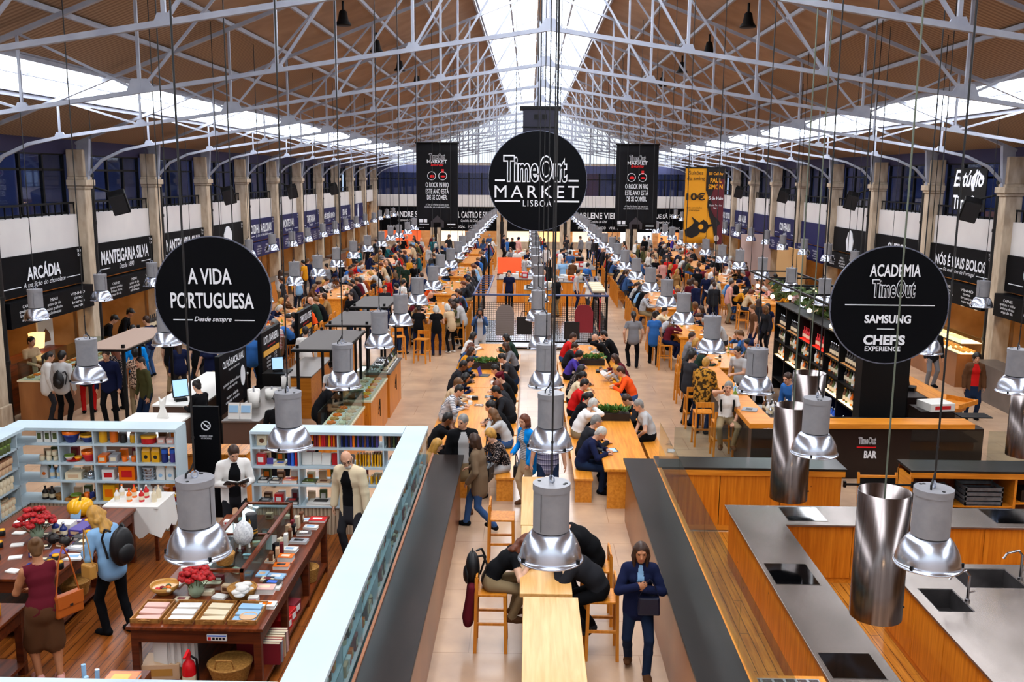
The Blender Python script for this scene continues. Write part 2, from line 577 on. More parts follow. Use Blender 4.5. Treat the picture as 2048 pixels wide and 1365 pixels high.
# ---------------------------------------------------------------- side walls
COL_Y = [20.92 + 4.88 * k for k in range(12)]
M_inner = noise_mat('shop_inner_wall', '#c79a66', '#94693e', (1.2, 1.2, 1.2), 0.8)
M_gallery = mat('gallery_wall_blue', '#454a70', 0.8)
M_lit = mat('shop_ceiling_lamp', '#ffe2b0', 0.5, emit='#ffcf8a', strength=16.0)
M_lcool = mat('gallery_lamp', '#dfe8ff', 0.5, emit='#c9dcff', strength=32.0)
ENDB = {'left': (XL, -1), 'right': (XR, 1)}
for side, (x, s) in ENDB.items():
  b = MB()
  def bx(x0, x1, *r):
    b.box(min(x0, x1), max(x0, x1), *r)
  bx(x, x + s * 0.35, -3, Y1, 3.83, 4.70)              # white parapet band
  struct(b, 'wall_' + side, M_band)
  b = MB()
  bx(x + s * 0.3, x + s * 3.2, -3, Y1, 3.55, 3.82)       # gallery slab over the shops
  bx(x + s * 3.0, x + s * 3.2, -3, Y1, 0, 3.55)
  for k in range(-4, 12):
    yy = COL_Y[0] + 4.88 * k
    bx(x + s * 0.36, x + s * 3.0, yy - 0.08, yy + 0.08, 0, 3.55)
  struct(b, 'wall_%s_shops' % side, M_inner)
  b = MB()
  bx(x + s * 0.25, x + s * 0.45, -3, Y1, 6.30, roof_z(x) + 0.05)
  struct(b, 'wall_%s_upper' % side, M_dark)
  b = MB()
  bx(x + s * 3.0, x + s * 3.2, -3, Y1, 3.82, 6.9)
  bx(x + s * 0.4, x + s * 3.2, -3, Y1, 6.75, 6.9)
  struct(b, 'wall_%s_gallery' % side, M_gallery)
  for k, y in enumerate(COL_Y):
    lb = 'stone column with black downpipe on the %s wall, %s from the viewer' % (side, ORD[k])
    t = thing('column', lb, 'column', (x, y, 0), 0, 'stone columns of the side walls') if k == 0 else dup(c0, (x, y, 0), label=lb)
    if k == 0:
      c0 = t
      d = -s
      q = MB()
      def qx(a, bb, *r):
        q.box(min(a, bb), max(a, bb), *r)
      qx(-d * 0.2, d * 0.26, -0.19, 0.19, 0, 5.38)
      qx(-d * 0.2, d * 0.31, -0.23, 0.23, 0, 0.5)
      q.build('shaft', M_stone, t, bevel=0.02)
      q = MB()
      qx(-d * 0.2, d * 0.30, -0.23, 0.23, 5.38, 5.46)
      qx(-d * 0.2, d * 0.35, -0.28, 0.28, 5.46, 5.62)
      qx(-d * 0.2, d * 0.29, -0.22, 0.22, 5.62, 5.70)
      q.build('capital', M_stone, t, bevel=0.015)
      q = MB()
      qx(-d * 0.2, d * 0.26, -0.19, 0.19, 5.70, 6.42)
      q.build('impost', M_stone, t, bevel=0.02)
      q = MB().cyl((d * 0.16, 0.32, 0), (d * 0.16, 0.32, 6.2), 0.11, n=10)
      for z in (1.4, 2.9, 4.4, 5.7):
        q.cyl((d * 0.16, 0.32, z), (d * 0.16, 0.32, z + 0.09), 0.13, n=10)
      q.build('downpipe', M_pipe, t)
  # gallery windows, one per bay, each with its frame, panes and railing
  nw = 0
  for k in range(-2, 11):
    ya = COL_Y[0] + 4.88 * k + 0.22
    yb = ya + 4.88 - 0.44
    nw += 1
    fr = MB()
    xf = x + s * 0.30
    for yy in [ya + (yb - ya) * i / 4 for i in range(5)]:
      fr.box(xf - 0.04, xf + 0.04, yy - 0.04, yy + 0.04, 4.70, 6.30)
    for z in (4.70, 5.85, 6.26):
      fr.box(xf - 0.04, xf + 0.04, ya, yb, z, z + 0.06)
    wo = tag(fr.build('window_%d' % (nw + (10 if side == 'left' else 40)), M_black), None, None, None, 'structure')
    MB().box(xf - 0.006, xf + 0.006, ya, yb, 4.75, 6.28).build('pane', M_pane, wo)
    if k < -1:
      continue
    rl = MB()
    xr = x + s * 0.06
    for z in (4.98,):
      rl.box(xr - 0.03, xr + 0.03, ya, yb, z, z + 0.05)
    n = 13
    for i in range(n + 1):
      yy = ya + (yb - ya) * i / n
      rl.box(xr - 0.014, xr + 0.014, yy - 0.014, yy + 0.014, 4.70, 4.98)
    lo_ = 'black metal railing on the %s parapet, %s bay from the viewer' % (side, ORD[k + 1])
    tag(rl.build('railing', M_black), lo_, 'railing', 'railings of the gallery windows')
  # ceiling lamps inside the shops and cool lamps in the gallery
  for k in range(0, 11):
    y = COL_Y[0] + 4.88 * k + 2.44
    t = tag(MB().cb((x + s * 1.3, y, 3.50), (0.5, 2.6, 0.06)).build('ceiling_lamp', M_lit), 'warm strip lamp on the shop ceiling of the %s wall, %s bay from the viewer' % (side, ORD[k]), 'lamp', 'shop ceiling lamps')
    tag(MB().cb((x + s * 1.6, y, 6.70), (0.3, 1.2, 0.05)).build('gallery_lamp', M_lcool), 'cool strip lamp in the %s gallery, %s bay from the viewer' % (side, ORD[k]), 'lamp', 'gallery ceiling lamps')
# ---------------------------------------------------------------- end walls
b = MB()
b.box(XL - 3, XR + 3, Y1 + 0.0, Y1 + 0.3, 3.36, 4.30)
struct(b, 'wall_far', M_band)
struct(MB().box(XL - 3, XR + 3, Y1 + 3, Y1 + 3.2, 0, 6.9).box(XL - 3, XR + 3, Y1 + 0.3, Y1 + 3.2, 3.1, 3.35), 'wall_far_shops', noise_mat('far_shop_cream', '#ecd2b0', '#c99a6a', (1.1, 1.1, 3), 0.8))
struct(MB().box(XL - 3, XR + 3, Y1 + 0.1, Y1 + 0.35, 6.06, 6.66).box(XL - 3, XR + 3, Y1 + 2.2, Y1 + 2.4, 4.2, 6.06), 'wall_far_upper', M_gallery)
fr = MB()
for i in range(25):
  xx = XL + (XR - XL) * i / 24
  fr.box(xx - 0.05, xx + 0.05, Y1, Y1 + 0.1, 4.30, 6.06)
fr.box(XL, XR, Y1, Y1 + 0.1, 5.55, 5.62)
wo = tag(fr.build('window_80', M_black), kind='structure')
MB().box(XL, XR, Y1 + 0.05, Y1 + 0.06, 4.30, 6.06).build('pane', M_pane, wo)
fr = MB()                                                            # glazed gable
for i in range(17):
  xx = XRIDGE + (i - 8) * 1.5
  fr.box(xx - 0.05, xx + 0.05, Y1 + 0.1, Y1 + 0.2, 6.66, roof_z(xx))
for z in (7.8, 9.0, 10.2):
  w = (RIDGE - z) / SLOPE
  fr.box(XRIDGE - w, XRIDGE + w, Y1 + 0.1, Y1 + 0.2, z - 0.03, z + 0.03)
wo = tag(fr.build('window_81', M_steel), kind='structure')
MB().prism([(XRIDGE - 12.8, 6.66), (XRIDGE + 12.8, 6.66), (XRIDGE, RIDGE)], 'y', Y1 + 0.14, Y1 + 0.15).build('pane', M_roofpane, wo)
struct(MB().box(XL - 3, XR + 3, -3.3, -3, 0, 6.7), 'wall_near', M_band)
for s, d_, nm in ((-1, 2.55, 'just left of the middle'), (1, 2.55, 'just right of the middle'), (-1, 7.9, 'farther left'), (1, 7.9, 'farther right')):   # stone piers on the end wall
  t = thing('column', 'stone column with black downpipe on the end wall, ' + nm, 'column', (XC + s * d_, Y1 - 0.3, 0), 0)
  MB().box(-0.42, -0.14, -0.3, 0.3, 0, 3.3).box(0.14, 0.42, -0.3, 0.3, 0, 3.3).build('shaft', M_stone, t)
  MB().cyl((0, -0.1, 0), (0, -0.1, 3.3), 0.11, n=10).cyl((0, -0.12, 1.2), (0, -0.12, 2.2), 0.2, n=10).build('downpipe', M_pipe, t)
# ---------------------------------------------------------------- pendant lamps
LAMP_Z = 2.64
lamp_light = bpy.data.lights.new('lamp_glow', 'POINT')
lamp_light.energy = 40
lamp_light.color = (1.0, 0.76, 0.48)
lamp_light.shadow_soft_size = 0.09
def make_lamp():
  t = thing('pendant_lamp', 'x', 'lamp', (0, 0, LAMP_Z), 0, 'pendant lamps')
  MB().lathe([(0.152, 0.262), (0.152, 0.612)], n=32).build('housing', M_lampgrey, t)
  hs = t.children[0]
  b = MB().lathe([(0.157, 0.605), (0.157, 0.662)], n=32)
  b.cyl((0, 0, 0.658), (0, 0, 0.663), 0.1571, n=32)
  b.build('lid', M_lampgrey, hs)
  b = MB().box(0.04, 0.043, -0.1535, -0.15, 0.28, 0.6)
  for a, r in ((0.5, 0.11), (0.75, 0.12), (3.6, 0.11)):
    b.cyl((r * math.cos(a), r * math.sin(a), 0.662), (r * math.cos(a), r * math.sin(a), 0.667), 0.014, n=8)
  b.build('seam_and_screws', M_black, hs)
  pr = [(0.275, 0.0), (0.278, 0.006), (0.270, 0.016), (0.260, 0.020), (0.258, 0.05), (0.247, 0.10), (0.225, 0.155), (0.192, 0.21), (0.146, 0.262)]
  inner = [(r - 0.006, z - 0.002) for r, z in pr[::-1]]
  inner[-1] = (0.269, 0.0)
  MB().lathe(pr + inner + [pr[0]], n=40).build('reflector', M_alu, t)
  b = MB()
  for a in (0.3, 2.4, 4.5):
    b.cb((0.262 * math.cos(a), 0.262 * math.sin(a), 0.03), (0.03, 0.02, 0.035), a)
  b.build('clip', M_black, [c for c in t.children if c.name.startswith('reflector')][0])
  tg = MB()
  for i in range(12):
    a0, a1 = math.pi * 2 * i / 12, math.pi * 2 * (i + 1) / 12
    tg.cyl((0.03 * math.cos(a0), 0, 0.695 + 0.03 * math.sin(a0)), (0.03 * math.cos(a1), 0, 0.695 + 0.03 * math.sin(a1)), 0.007, n=6)
  tg.build('hook', M_steel, hs)
  MB().tube([(-0.06, 0.04, 0.66), (-0.055, 0.04, 0.70), (-0.02, 0.02, 0.735), (0.0, 0.0, 0.80), (0.0, 0, 0.95)], 0.009).cyl((0, 0, 0.72), (0, 0, 1.0), 0.007, n=6).cyl((0, 0, 1.0), (0, 0, 1.0 + 0.02), 0.012, n=6).build('flex', M_cable, hs)
  return t
def cable_mesh(top):
  me = MB().cyl((0, 0, 0.95), (0, 0, top - LAMP_Z), 0.0085, n=6).build('cable', M_cable)
  return me
lamp0 = make_lamp()
ROWS = [('in the row over the left wall aisle', -10.75, 20.2, 3.2), ('in the row behind the left round sign', -6.78, 14.1, 3.2), ('in the row over the left aisle', -2.78, 7.5, 3.2),
    ('in the centre row', 0.24, 7.5, 3.3), ('in the row over the right aisle', 3.39, 7.5, 3.2), ('in the row over the bar', 7.42, 14.1, 3.2), ('in the row over the right wall aisle', 11.5, 23.9, 3.2)]
cables = {}
nl = 0
for desc, x, ys, dy in ROWS:
  top = roof_z(x) + 0.02
  key = round(top, 1)
  ca = cable_mesh(top)
  i = 0
  while ys + dy * i < 76:
    lb = 'grey dome pendant lamp, %s from the viewer %s' % (ORD[i], desc)
    if nl == 0:
      o = lamp0
      o['label'] = lb
      o.location = (x, ys, LAMP_Z)
    else:
      o = dup(lamp0, (x + rnd.uniform(-.05, .05), ys + dy * i + (rnd.uniform(-.1, .1) if i > 3 else 0), LAMP_Z + (rnd.uniform(-.04, .04) if i > 2 else 0)), rnd.uniform(0, 6), lb)
    c = ca if i == 0 else ca.copy()
    if i:
      COL.objects.link(c)
    c.parent = o
    if ys + dy * i < 62:
      lo = bpy.data.objects.new('bulb_light', lamp_light)
      COL.objects.link(lo)
      lo.parent = o
      lo.location = (0, 0, 0.06)
    nl += 1
    i += 1
    KIDS[lamp0.name] = [k for k in lamp0.children if k.name.startswith(('housing', 'reflector', 'clip', 'hook', 'flex'))]
# ---------------------------------------------------------------- hanging round signs
def disc_sign(label, x, y, z, r, hang):
  t = thing('round_sign', label, 'sign', (x, y, z), 0)
  n = 64
  b = MB()
  ring = [(r * math.cos(2 * math.pi * i / n), r * math.sin(2 * math.pi * i / n)) for i in range(n)]
  b.prism(ring, 'y', -0.02, 0.02)
  b.build('board', M_sign, t)
  b = MB()
  for i in range(n):
    (a, c), (d, e) = ring[i], ring[(i + 1) % n]
    b.bar((a, -0.012, c), (d, -0.012, e), 0.012, 0.03)
  b.build('rim', mat('sign_rim', '#6f7486', 0.3, 0.6), t)
  for dx in hang:
    zz = math.sqrt(r * r - dx * dx)
    MB().cyl((dx, 0, zz - 0.03), (dx, 0, roof_z(x + dx) + 0.02 - z), 0.008, n=6).build('suspension_wire', M_cable, t)
  return t
def logo(par, cx, cz, w, h, d=0.03, rz=0.0, fill=None):
  """two words in fat outlined letters"""
  for k, (wd, x0, x1) in enumerate((('Time', -0.5, 0.06), ('Out', 0.06, 0.5))):
    ww = (x1 - x0) * w
    xm = cx + (x0 + x1) / 2 * w
    lettering('lettering', wd, M_white, par, (xm, -d, cz), ww, h, off=0.055, space=1.0)
    lettering('lettering', wd, fill or M_sign, par, (xm, -d - 0.008, cz), ww * 0.93, h * 0.90, off=0.012, space=1.06)
K = 0.01253
s1 = disc_sign('large round black market sign hanging in the middle of the hall', 0.18, 24.0, 5.69, 1.23, (-0.55, 0.0, 0.55))
logo(s1, -0.06, (362 - 338) * K, 128 * K, 54 * K)
lettering('lettering', 'MARKET', M_white, s1, (-0.02, -0.03, (362 - 383) * K), 168 * K, 24 * K, space=1.3)
lettering('lettering', 'LISBOA', M_white, s1, (0, -0.03, (362 - 406) * K), 57 * K, 13 * K, space=1.25)
b = MB()
for xa, xb, zz in ((990, 1010, 361), (1137, 1157, 361), (990, 1041, 402), (1109, 1159, 402)):
  b.box((xa - 1075) * K, (xb - 1075) * K, -0.03, -0.02, (362 - zz) * K - 0.022, (362 - zz) * K + 0.022)
b.build('rule', M_white, s1)
t = thing('loudspeaker_stack', 'big black box loudspeaker above the round market sign', 'loudspeaker', (0.24, 24.7, 7.05))
MB().box(-0.44, 0.44, -0.25, 0.45, -0.47, 0.47).build('cabinet', mat('speaker_violet_black', '#141226', 0.6), t, bevel=0.02)
b = MB().box(-0.52, 0.52, -0.27, 0.47, 0.43, 0.50).box(-0.46, 0.46, -0.262, -0.25, -0.03, 0.0)
for xx in (-0.1, 0.1):
  b.box(xx - 0.06, xx + 0.06, -0.262, -0.25, 0.18, 0.3).box(xx - 0.06, xx + 0.06, -0.262, -0.25, -0.34, -0.22)
b.build('grille_frame', M_black, t)
MB().cyl((0, 0.1, 0.5), (0, 0.1, 4.66), 0.02, n=6).build('suspension_wire', M_cable, t)
K2 = 12 * 0.985 / 1887 * 1.02
s2 = disc_sign('round black hanging sign over the shop, at the left', -4.06, 12.0, 4.26, 0.75, (-0.55, 0.28))
f = lambda u, v, cu, cv: ((u - cu) * K2, -0.03, (cv - v) * K2)
lettering('lettering', 'A VIDA', M_white, s2, f(421, 551, 426, 590), 88 * K2, 32 * K2, off=0.02)
lettering('lettering', 'PORTUGUESA', M_white, s2, f(424, 600, 426, 590), 168 * K2, 32 * K2, off=0.02)
lettering('lettering', 'Desde sempre', M_white, s2, f(424, 639, 426, 590), 76 * K2, 13 * K2, off=0.01, shear=0.35)
b = MB()
for xa, xb in ((343, 382), (468, 508)):
  b.box((xa - 426) * K2, (xb - 426) * K2, -0.03, -0.02, (590 - 641) * K2, (590 - 639) * K2)
b.build('rule', M_white, s2)
s3 = disc_sign('round black hanging sign over the bar, at the right', 4.58, 12.0, 4.22, 0.745, (-0.4, 0.4))
c = (1778, 612)
lettering('lettering', 'ACADEMIA', M_white, s3, f(1784, 542, *c), 100 * K2, 25 * K2, off=0.02)
logo(s3, (1783 - c[0]) * K2, (c[1] - 578) * K2, 86 * K2, 37 * K2)
lettering('lettering', 'SAMSUNG', M_white, s3, f(1776, 639, *c), 92 * K2, 17 * K2, off=0.035)
lettering('lettering', "CHEF'S", M_white, s3, f(1772, 681, *c), 83 * K2, 21 * K2, off=0.045)
lettering('lettering', 'EXPERIENCE', M_white, s3, f(1770, 699, *c), 71 * K2, 10 * K2, off=0.02)
b = MB().box((1690 - c[0]) * K2, (1867 - c[0]) * K2, -0.03, -0.02, 0, 0.012).box((1757 - c[0]) * K2, (1791 - c[0]) * K2, -0.03, -0.02, (c[1] - 660) * K2, (c[1] - 659) * K2 + 0.003)
b.build('rule', M_white, s3)
# ---------------------------------------------------------------- cloth banners
def cloth(w, h, m, par, folds=5, amp=0.02):
  nx, nz = 28, 10
  v, fc = [], []
  for j in range(nz + 1):
    for i in range(nx + 1):
      u, q = i / nx, j / nz
      v.append((w * (u - 0.5), amp * math.sin(u * folds * math.pi * 2 + q) * (0.2 + q), -h * q))
  for j in range(nz):
    for i in range(nx):
      a = j * (nx + 1) + i
      fc.append((a, a + nx + 1, a + nx + 2, a + 1))
  b = MB().add(v, fc, 0, True)
  o = b.build('cloth', m, par)
  so = o.modifiers.new('thickness', 'SOLIDIFY')
  so.thickness = 0.006
  return o
def banner(label, x, y, ztop, w, h):
  t = thing('hanging_banner', label, 'banner', (x, y, ztop))
  cloth(w, h, mat('banner_cloth', '#0b0a0f', 0.7, spec=0.2), t, 4, 0.012)
  MB().cyl((-w / 2 - 0.04, 0, 0.02), (w / 2 + 0.04, 0, 0.02), 0.03, n=8).build('top_rod', M_black, t)
  for dx in (-w * 0.4, w * 0.4):
    MB().cyl((dx, 0, 0.03), (dx, 0, roof_z(x + dx) + 0.02 - ztop), 0.008, n=6).build('suspension_wire', M_cable, t)
  return t
for sx, lb in ((-3.7, 'tall black printed banner hanging left of the round market sign'), (4.22, 'tall black printed banner hanging right of the round market sign')):
  w, h = 1.66, 3.3
  t = banner(lb, sx, 38.0, 7.06, w, h)
  k = w / 83
  F = lambda u, v: (u * k, -0.04, -v * k)
  logo(t, 0, -26 * k, 32 * k, 13 * k, 0.03, fill=MATS['banner_cloth'])
  lettering('lettering', 'MARKET', M_white, t, F(0, 35), 40 * k, 7 * k, off=0.02)
  lettering('lettering', 'favorito', M_red, t, F(0, 41), 25 * k, 6 * k, shear=0.3, off=0.02)
  lettering('lettering', 'O ROCK IN RIO\nESTE ANO ESTÁ\nDE SE COMER.', M_white, t, F(0, 93), 46 * k, 34 * k, off=0.02, lines=0.95)
  lettering('lettering', 'A Time Out Market esta este ano no\nRock in Rio com os melhores da Cidade.', M_white, t, F(0, 122), 50 * k, 8 * k, shear=0.2)
  for q, u in enumerate((-11, 11)):
    b = MB()
    for i in range(20):
      a0, a1 = i * math.pi / 10, (i + 1) * math.pi / 10
      b.bar(((u + 8 * math.cos(a0)) * k, -0.035, (-63 + 8 * math.sin(a0)) * k), ((u + 8 * math.cos(a1)) * k, -0.035, (-63 + 8 * math.sin(a1)) * k), 0.03, 0.02)
    b.build('plate_emblem', M_white, t)
    b = MB()
    b.prism([((u + 1 + 5 * math.cos(i * 0.7)) * k, (-64 + (3 + q * -1) * math.sin(i * 0.7)) * k) for i in range(9)], 'y', -0.035, -0.025)
    if q:
      b.box((u - 2.5) * k, (u + 2.5) * k, -0.035, -0.025, -57 * k, -50 * k)
    b.build('red_emblem', M_red, t)
  b = MB()
  for u in (-33, -24):
    b.box((u - 3.4) * k, (u + 3.4) * k, -0.035, -0.025, -155 * k, -148.5 * k)
  b.box(-36 * k, -17 * k, -0.035, -0.025, -159 * k, -158 * k).box(20 * k, 36 * k, -0.035, -0.025, -159.5 * k, -157.5 * k)
  b.build('small_print', M_white, t)
  gry = mat('banner_print_grey', '#3a3438', 0.8)
  b = MB().prism([(a * k, -z * k) for a, z in ((-13, 165), (-13, 153), (-6, 147), (0, 141), (6, 147), (13, 153), (13, 165), (8, 165), (8, 155), (-8, 155), (-8, 165))], 'y', -0.035, -0.025)
  b.build('palace_print', gry, t)
t = thing('hanging_banner', 'yellow and dark concert poster banner with a guitar drawing', 'banner', (7.27, 40.0, 6.2))
w, h = 1.62, 3.1
k = w / 75
org = mat('poster_orange', '#f0a21c', 0.7)
blk = mat('poster_black', '#17100f', 0.7)
mar = mat('poster_maroon', '#5a1420', 0.7)
cloth(w, h, org, t, 3, 0.006)
F = lambda u, v, d=0.03: ((u - 37.5) * k, -d, -v * k)
def flat(pts, m, nm, d):
  MB().prism([((u - 37.5) * k, -v * k) for u, v in pts], 'y', -d - 0.004, -d).build(nm, m, t)
flat([(40, 0), (75, 0), (75, 146), (62, 146), (56, 112), (48, 90), (44, 70), (46, 55), (40, 42)], blk, 'dark_panel', 0.022)
flat([(75, 20), (66, 22), (56, 34), (52, 50), (49, 58), (53, 66), (50, 76), (58, 92), (66, 98), (70, 104), (64, 112), (66, 146), (75, 146)], mar, 'head_silhouette', 0.03)
gt = [(20, 104), (12, 112), (2, 118), (4, 130), (16, 134), (28, 128), (32, 122), (42, 124), (48, 114), (46, 104), (38, 98), (30, 104), (14, 92)]
flat(gt, blk, 'guitar_body', 0.036)
flat([(46, 108), (70, 103), (70, 107), (46, 113)], blk, 'guitar_neck', 0.036)
flat([(33 + 5 * math.cos(a * 0.5236), 112 + 5 * math.sin(a * 0.5236)) for a in range(12)], org, 'sound_hole', 0.042)
lettering('lettering', 'Sultões\ndo swing', blk, t, F(20, 15, 0.03), 34 * k, 20 * k)
lettering('lettering', '10€', blk, t, F(21, 54, 0.03), 36 * k, 15 * k, off=0.03)
lettering('lettering', 'Bill Callahy', org, t, F(58, 11, 0.04), 28 * k, 7 * k, off=0.02)
lettering('lettering', 'PAUL\nSIMON', org, t, F(58, 29, 0.04), 28 * k, 22 * k, off=0.03)
lettering('lettering', '5 de Maio', M_white, t, F(60, 57, 0.04), 27 * k, 6 * k, off=0.02)
lettering('lettering', 'Estúdio Time Out\nPiso 1', M_white, t, F(60, 73, 0.04), 24 * k, 8 * k)
lettering('lettering', 'com convidados\ne surpresas', blk, t, F(19, 78, 0.03), 30 * k, 9 * k)
flat([(64 + 5 * math.cos(a * 0.5236), 134 + 6 * math.sin(a * 0.5236)) for a in range(12)], mat('poster_pale', '#cbb9b0', 0.8), 'seal', 0.036)
MB().cyl((-w / 2, 0, 0.02), (w / 2, 0, 0.02), 0.03, n=8).build('top_rod', M_black, t)
for dx in (-0.6, 0.6):
  MB().cyl((dx, 0, 0.03), (dx, 0, roof_z(7.27 + dx) + 0.02 - 6.2), 0.008, n=6).build('suspension_wire', M_cable, t)
# ---------------------------------------------------------------- loudspeakers on the columns, spotlights under the roof
sp0 = None
for side, x, s, ks in (('left', XL + 0.78, 1, (1, 3, 5, 7)), ('right', XR - 0.75, -1, (1, 3, 5, 7))):
  for i, k in enumerate(ks):
    y = COL_Y[k] + 0.72
    lb = 'black loudspeaker bracketed to the %s wall, %s from the viewer' % (side, ORD[i])
    if sp0 is None:
      sp0 = t = thing('loudspeaker', lb, 'loudspeaker', (x, y, 5.0), 0, 'loudspeakers on the walls')
      MB().cb((0, 0, 0), (.46, .36, .62), R(20), 0, R(22), R(-14)).build('cabinet', M_black, t, bevel=0.03)
      MB().cb((.06, -0.17, -.07), (.40, 0.02, .54), R(20), 0, R(22), R(-14)).build('grille', mat('speaker_mesh', '#1c1c20', 0.7), t)
      MB().cyl((0, 0.1, 0.2), (-0.66, -0.36, 0.45), 0.03, n=8).build('bracket', M_black, t)
    else:
      q = dup(sp0, (x, y, 5.0), 0.0, lb)
      if s < 0:
        for ch in q.children:
          ch.scale.x = -1
spot0 = None
for side, s in (('left', -1), ('right', 1)):
  for i in range(6):
    x = XRIDGE + s * 4.75
    y = TR_Y[i] + 2.2
    lb = 'black spotlight under the %s roof slope, %s from the viewer' % (side, ORD[i])
    if spot0 is None:
      spot0 = t = thing('spotlight', lb, 'spotlight', (x, y, roof_z(x) - 0.12), 0, 'spotlights under the roof')
      MB().lathe([(0.05, -0.1), (0.09, -0.14), (0.13, -0.34), (0.19, -0.42), (0.19, -0.45), (0.0001, -0.44)], n=16).build('housing', M_black, t)
      MB().cyl((0, 0, 0.1), (0, 0, -0.12), 0.03, n=8).build('bracket', M_black, t)
    else:
      dup(spot0, (x, y, roof_z(x) - 0.12), 0, lb)
# ---------------------------------------------------------------- shop signs along the walls
def wall_sign(side, y0, y1, blue, label, text, sub=None, menu=True, art=None):
  x, s = ENDB[side]
  d = -s
  ya, yb = y0 + 0.46, y1 - 0.22
  m = M_navy if blue else M_sign
  t = thing('shop_sign', label, 'sign', (x + d * 0.02, (ya + yb) / 2, 0), R(90) if side == 'left' else R(-90))
  w = yb - ya
  # local frame: x along the wall, -y out into the hall
  MB().box(-w / 2, w / 2, -0.06, 0.3, 2.86, 3.83).build('board', m, t)
  if text:
    lettering('lettering', text, M_white, t, (0, -0.07, 3.40), min(w * 0.80, 0.21 * len(text) + 0.2), 0.40, off=0.03)
  if sub:
    lettering('lettering', sub, M_white, t, (0, -0.07, 3.08), min(w * 0.5, 0.085 * len(sub) + 0.2), 0.15, shear=0.3)
    MB().box(-w * 0.45, -w * 0.27, -0.07, -0.06, 3.07, 3.09).box(w * 0.27, w * 0.45, -0.07, -0.06, 3.07, 3.09).build('rule', M_white, t)
  lettering('lettering', 'Time\nOut', M_white, t, (w * 0.45, -0.07, 3.68), 0.22, 0.2, off=0.01)
  if art == 'cone':
    MB().prism([(-0.3, 2.95), (0.3, 2.95), (0.42, 3.35), (0.3, 3.5), (0.22, 3.68), (0.0, 3.78), (-0.22, 3.66), (-0.3, 3.5), (-0.42, 3.35)], 'y', -0.09, -0.06).build('ice_cream_emblem', M_white, t)
  if art == 'jar':
    MB().prism([(0.5 * math.cos(i * 0.4189) * (1 if math.sin(i * 0.4189) < 0.5 else 0.8), 3.32 + 0.42 * math.sin(i * 0.4189)) for i in range(15)], 'y', -0.09, -0.06).build('round_emblem', M_white, t)
  if art == 'bottle':
    MB().prism([(-0.2, 2.9), (0.2, 2.9), (0.2, 3.4), (0.07, 3.55), (0.07, 3.78), (-0.07, 3.78), (-0.07, 3.55), (-0.2, 3.4)], 'y', -0.09, -0.06).build('bottle_emblem', M_white, t)
  if menu:
    MB().box(-w / 2, w / 2, -0.30, 0.1, 2.20, 2.80).build('menu_board', m, t)
    for q in range(3):
      xx = -w * 0.32 + q * w * 0.3
      lettering('lettering', ('CARNES\nqueijos e vinho\nbolos e doces\nsopa do dia', 'MENU\nprato do dia\npeixe grelhado\nsobremesas', 'VINHO\ntinto\nbranco\nverde')[q], M_white, t, (xx, -0.305, 2.50), w * 0.19, 0.40)
  return t
LS = [('left', 0, False, 'ARCÁDIA', 'A tradição do chocolate', 'black shop sign of a single accented word, at the left edge', None),
   ('left', 1, False, 'MANTEIGARIA SILVA', 'Desde 1890', 'black shop sign with two words, left wall, above the menu columns', None),
   ('left', 2, False, 'MANTEIGARIA SILVA', 'Desde 1890', 'black shop sign behind the round sign on the left wall', None),
   ('left', 3, False, None, None, 'black shop sign with a round white emblem on the left wall', 'jar'),
   ('left', 4, True, 'COZINHA DA FELICIDADE', 'by Susana Felicidade', 'navy shop sign with three long words on the left wall', None),
   ('left', 5, True, 'MONTE MAR', 'Peixe e marisco', 'navy shop sign with two short words, second navy one on the left wall', None),
   ('left', 6, True, 'TARTAR-IA', 'Tartares', 'navy shop sign with a hyphenated word on the left wall', None),
   ('left', 7, True, 'CAFÉ DE SÃO BENTO', 'O bife', 'navy shop sign with four words, fourth navy one on the left wall', None),
   ('left', 8, True, 'SEA ME', 'Peixaria moderna', 'navy shop sign with two tiny words near the end of the left wall', None),
   ('left', 9, True, None, None, 'navy shop sign with a white bottle at the end of the left wall', 'bottle'),
   ('right', 0, False, 'GARRAFEIRA', 'Vinhos', 'black shop sign cut off by the right edge', None),
   ('right', 1, False, 'NÓS É MAIS BOLOS', 'Os melhores de Portugal', 'black shop sign with four words on the right wall', None),
   ('right', 2, False, 'QUEIJOS', None, 'black shop sign half hidden behind the round sign on the right wall', None),
   ('right', 3, False, None, None, 'black shop sign with a white ice cream emblem', 'cone'),
   ('right', 4, True, None, None, 'plain navy shop sign next to the ice cream sign', None),
   ('right', 5, True, 'CONFRARIA', 'Sushi', 'navy shop sign with one word, second navy one on the right wall', None),
   ('right', 6, True, None, None, 'plain navy shop sign, third navy one on the right wall', None),
   ('right', 7, True, 'ASIAN LAB', 'Cozinha asiática', 'navy shop sign with two words far along the right wall', None),
   ('right', 8, True, 'PRATO DO DIA', 'Comida caseira', 'navy shop sign beside the yellow banner on the right wall', None),
   ('right', 9, True, None, None, 'plain navy shop sign at the far end of the right wall', None)]
for side, k, blue, tx, sub, lb, art in LS:
  wall_sign(side, COL_Y[k], COL_Y[k] + 4.88, blue, lb, tx, sub, True, art)
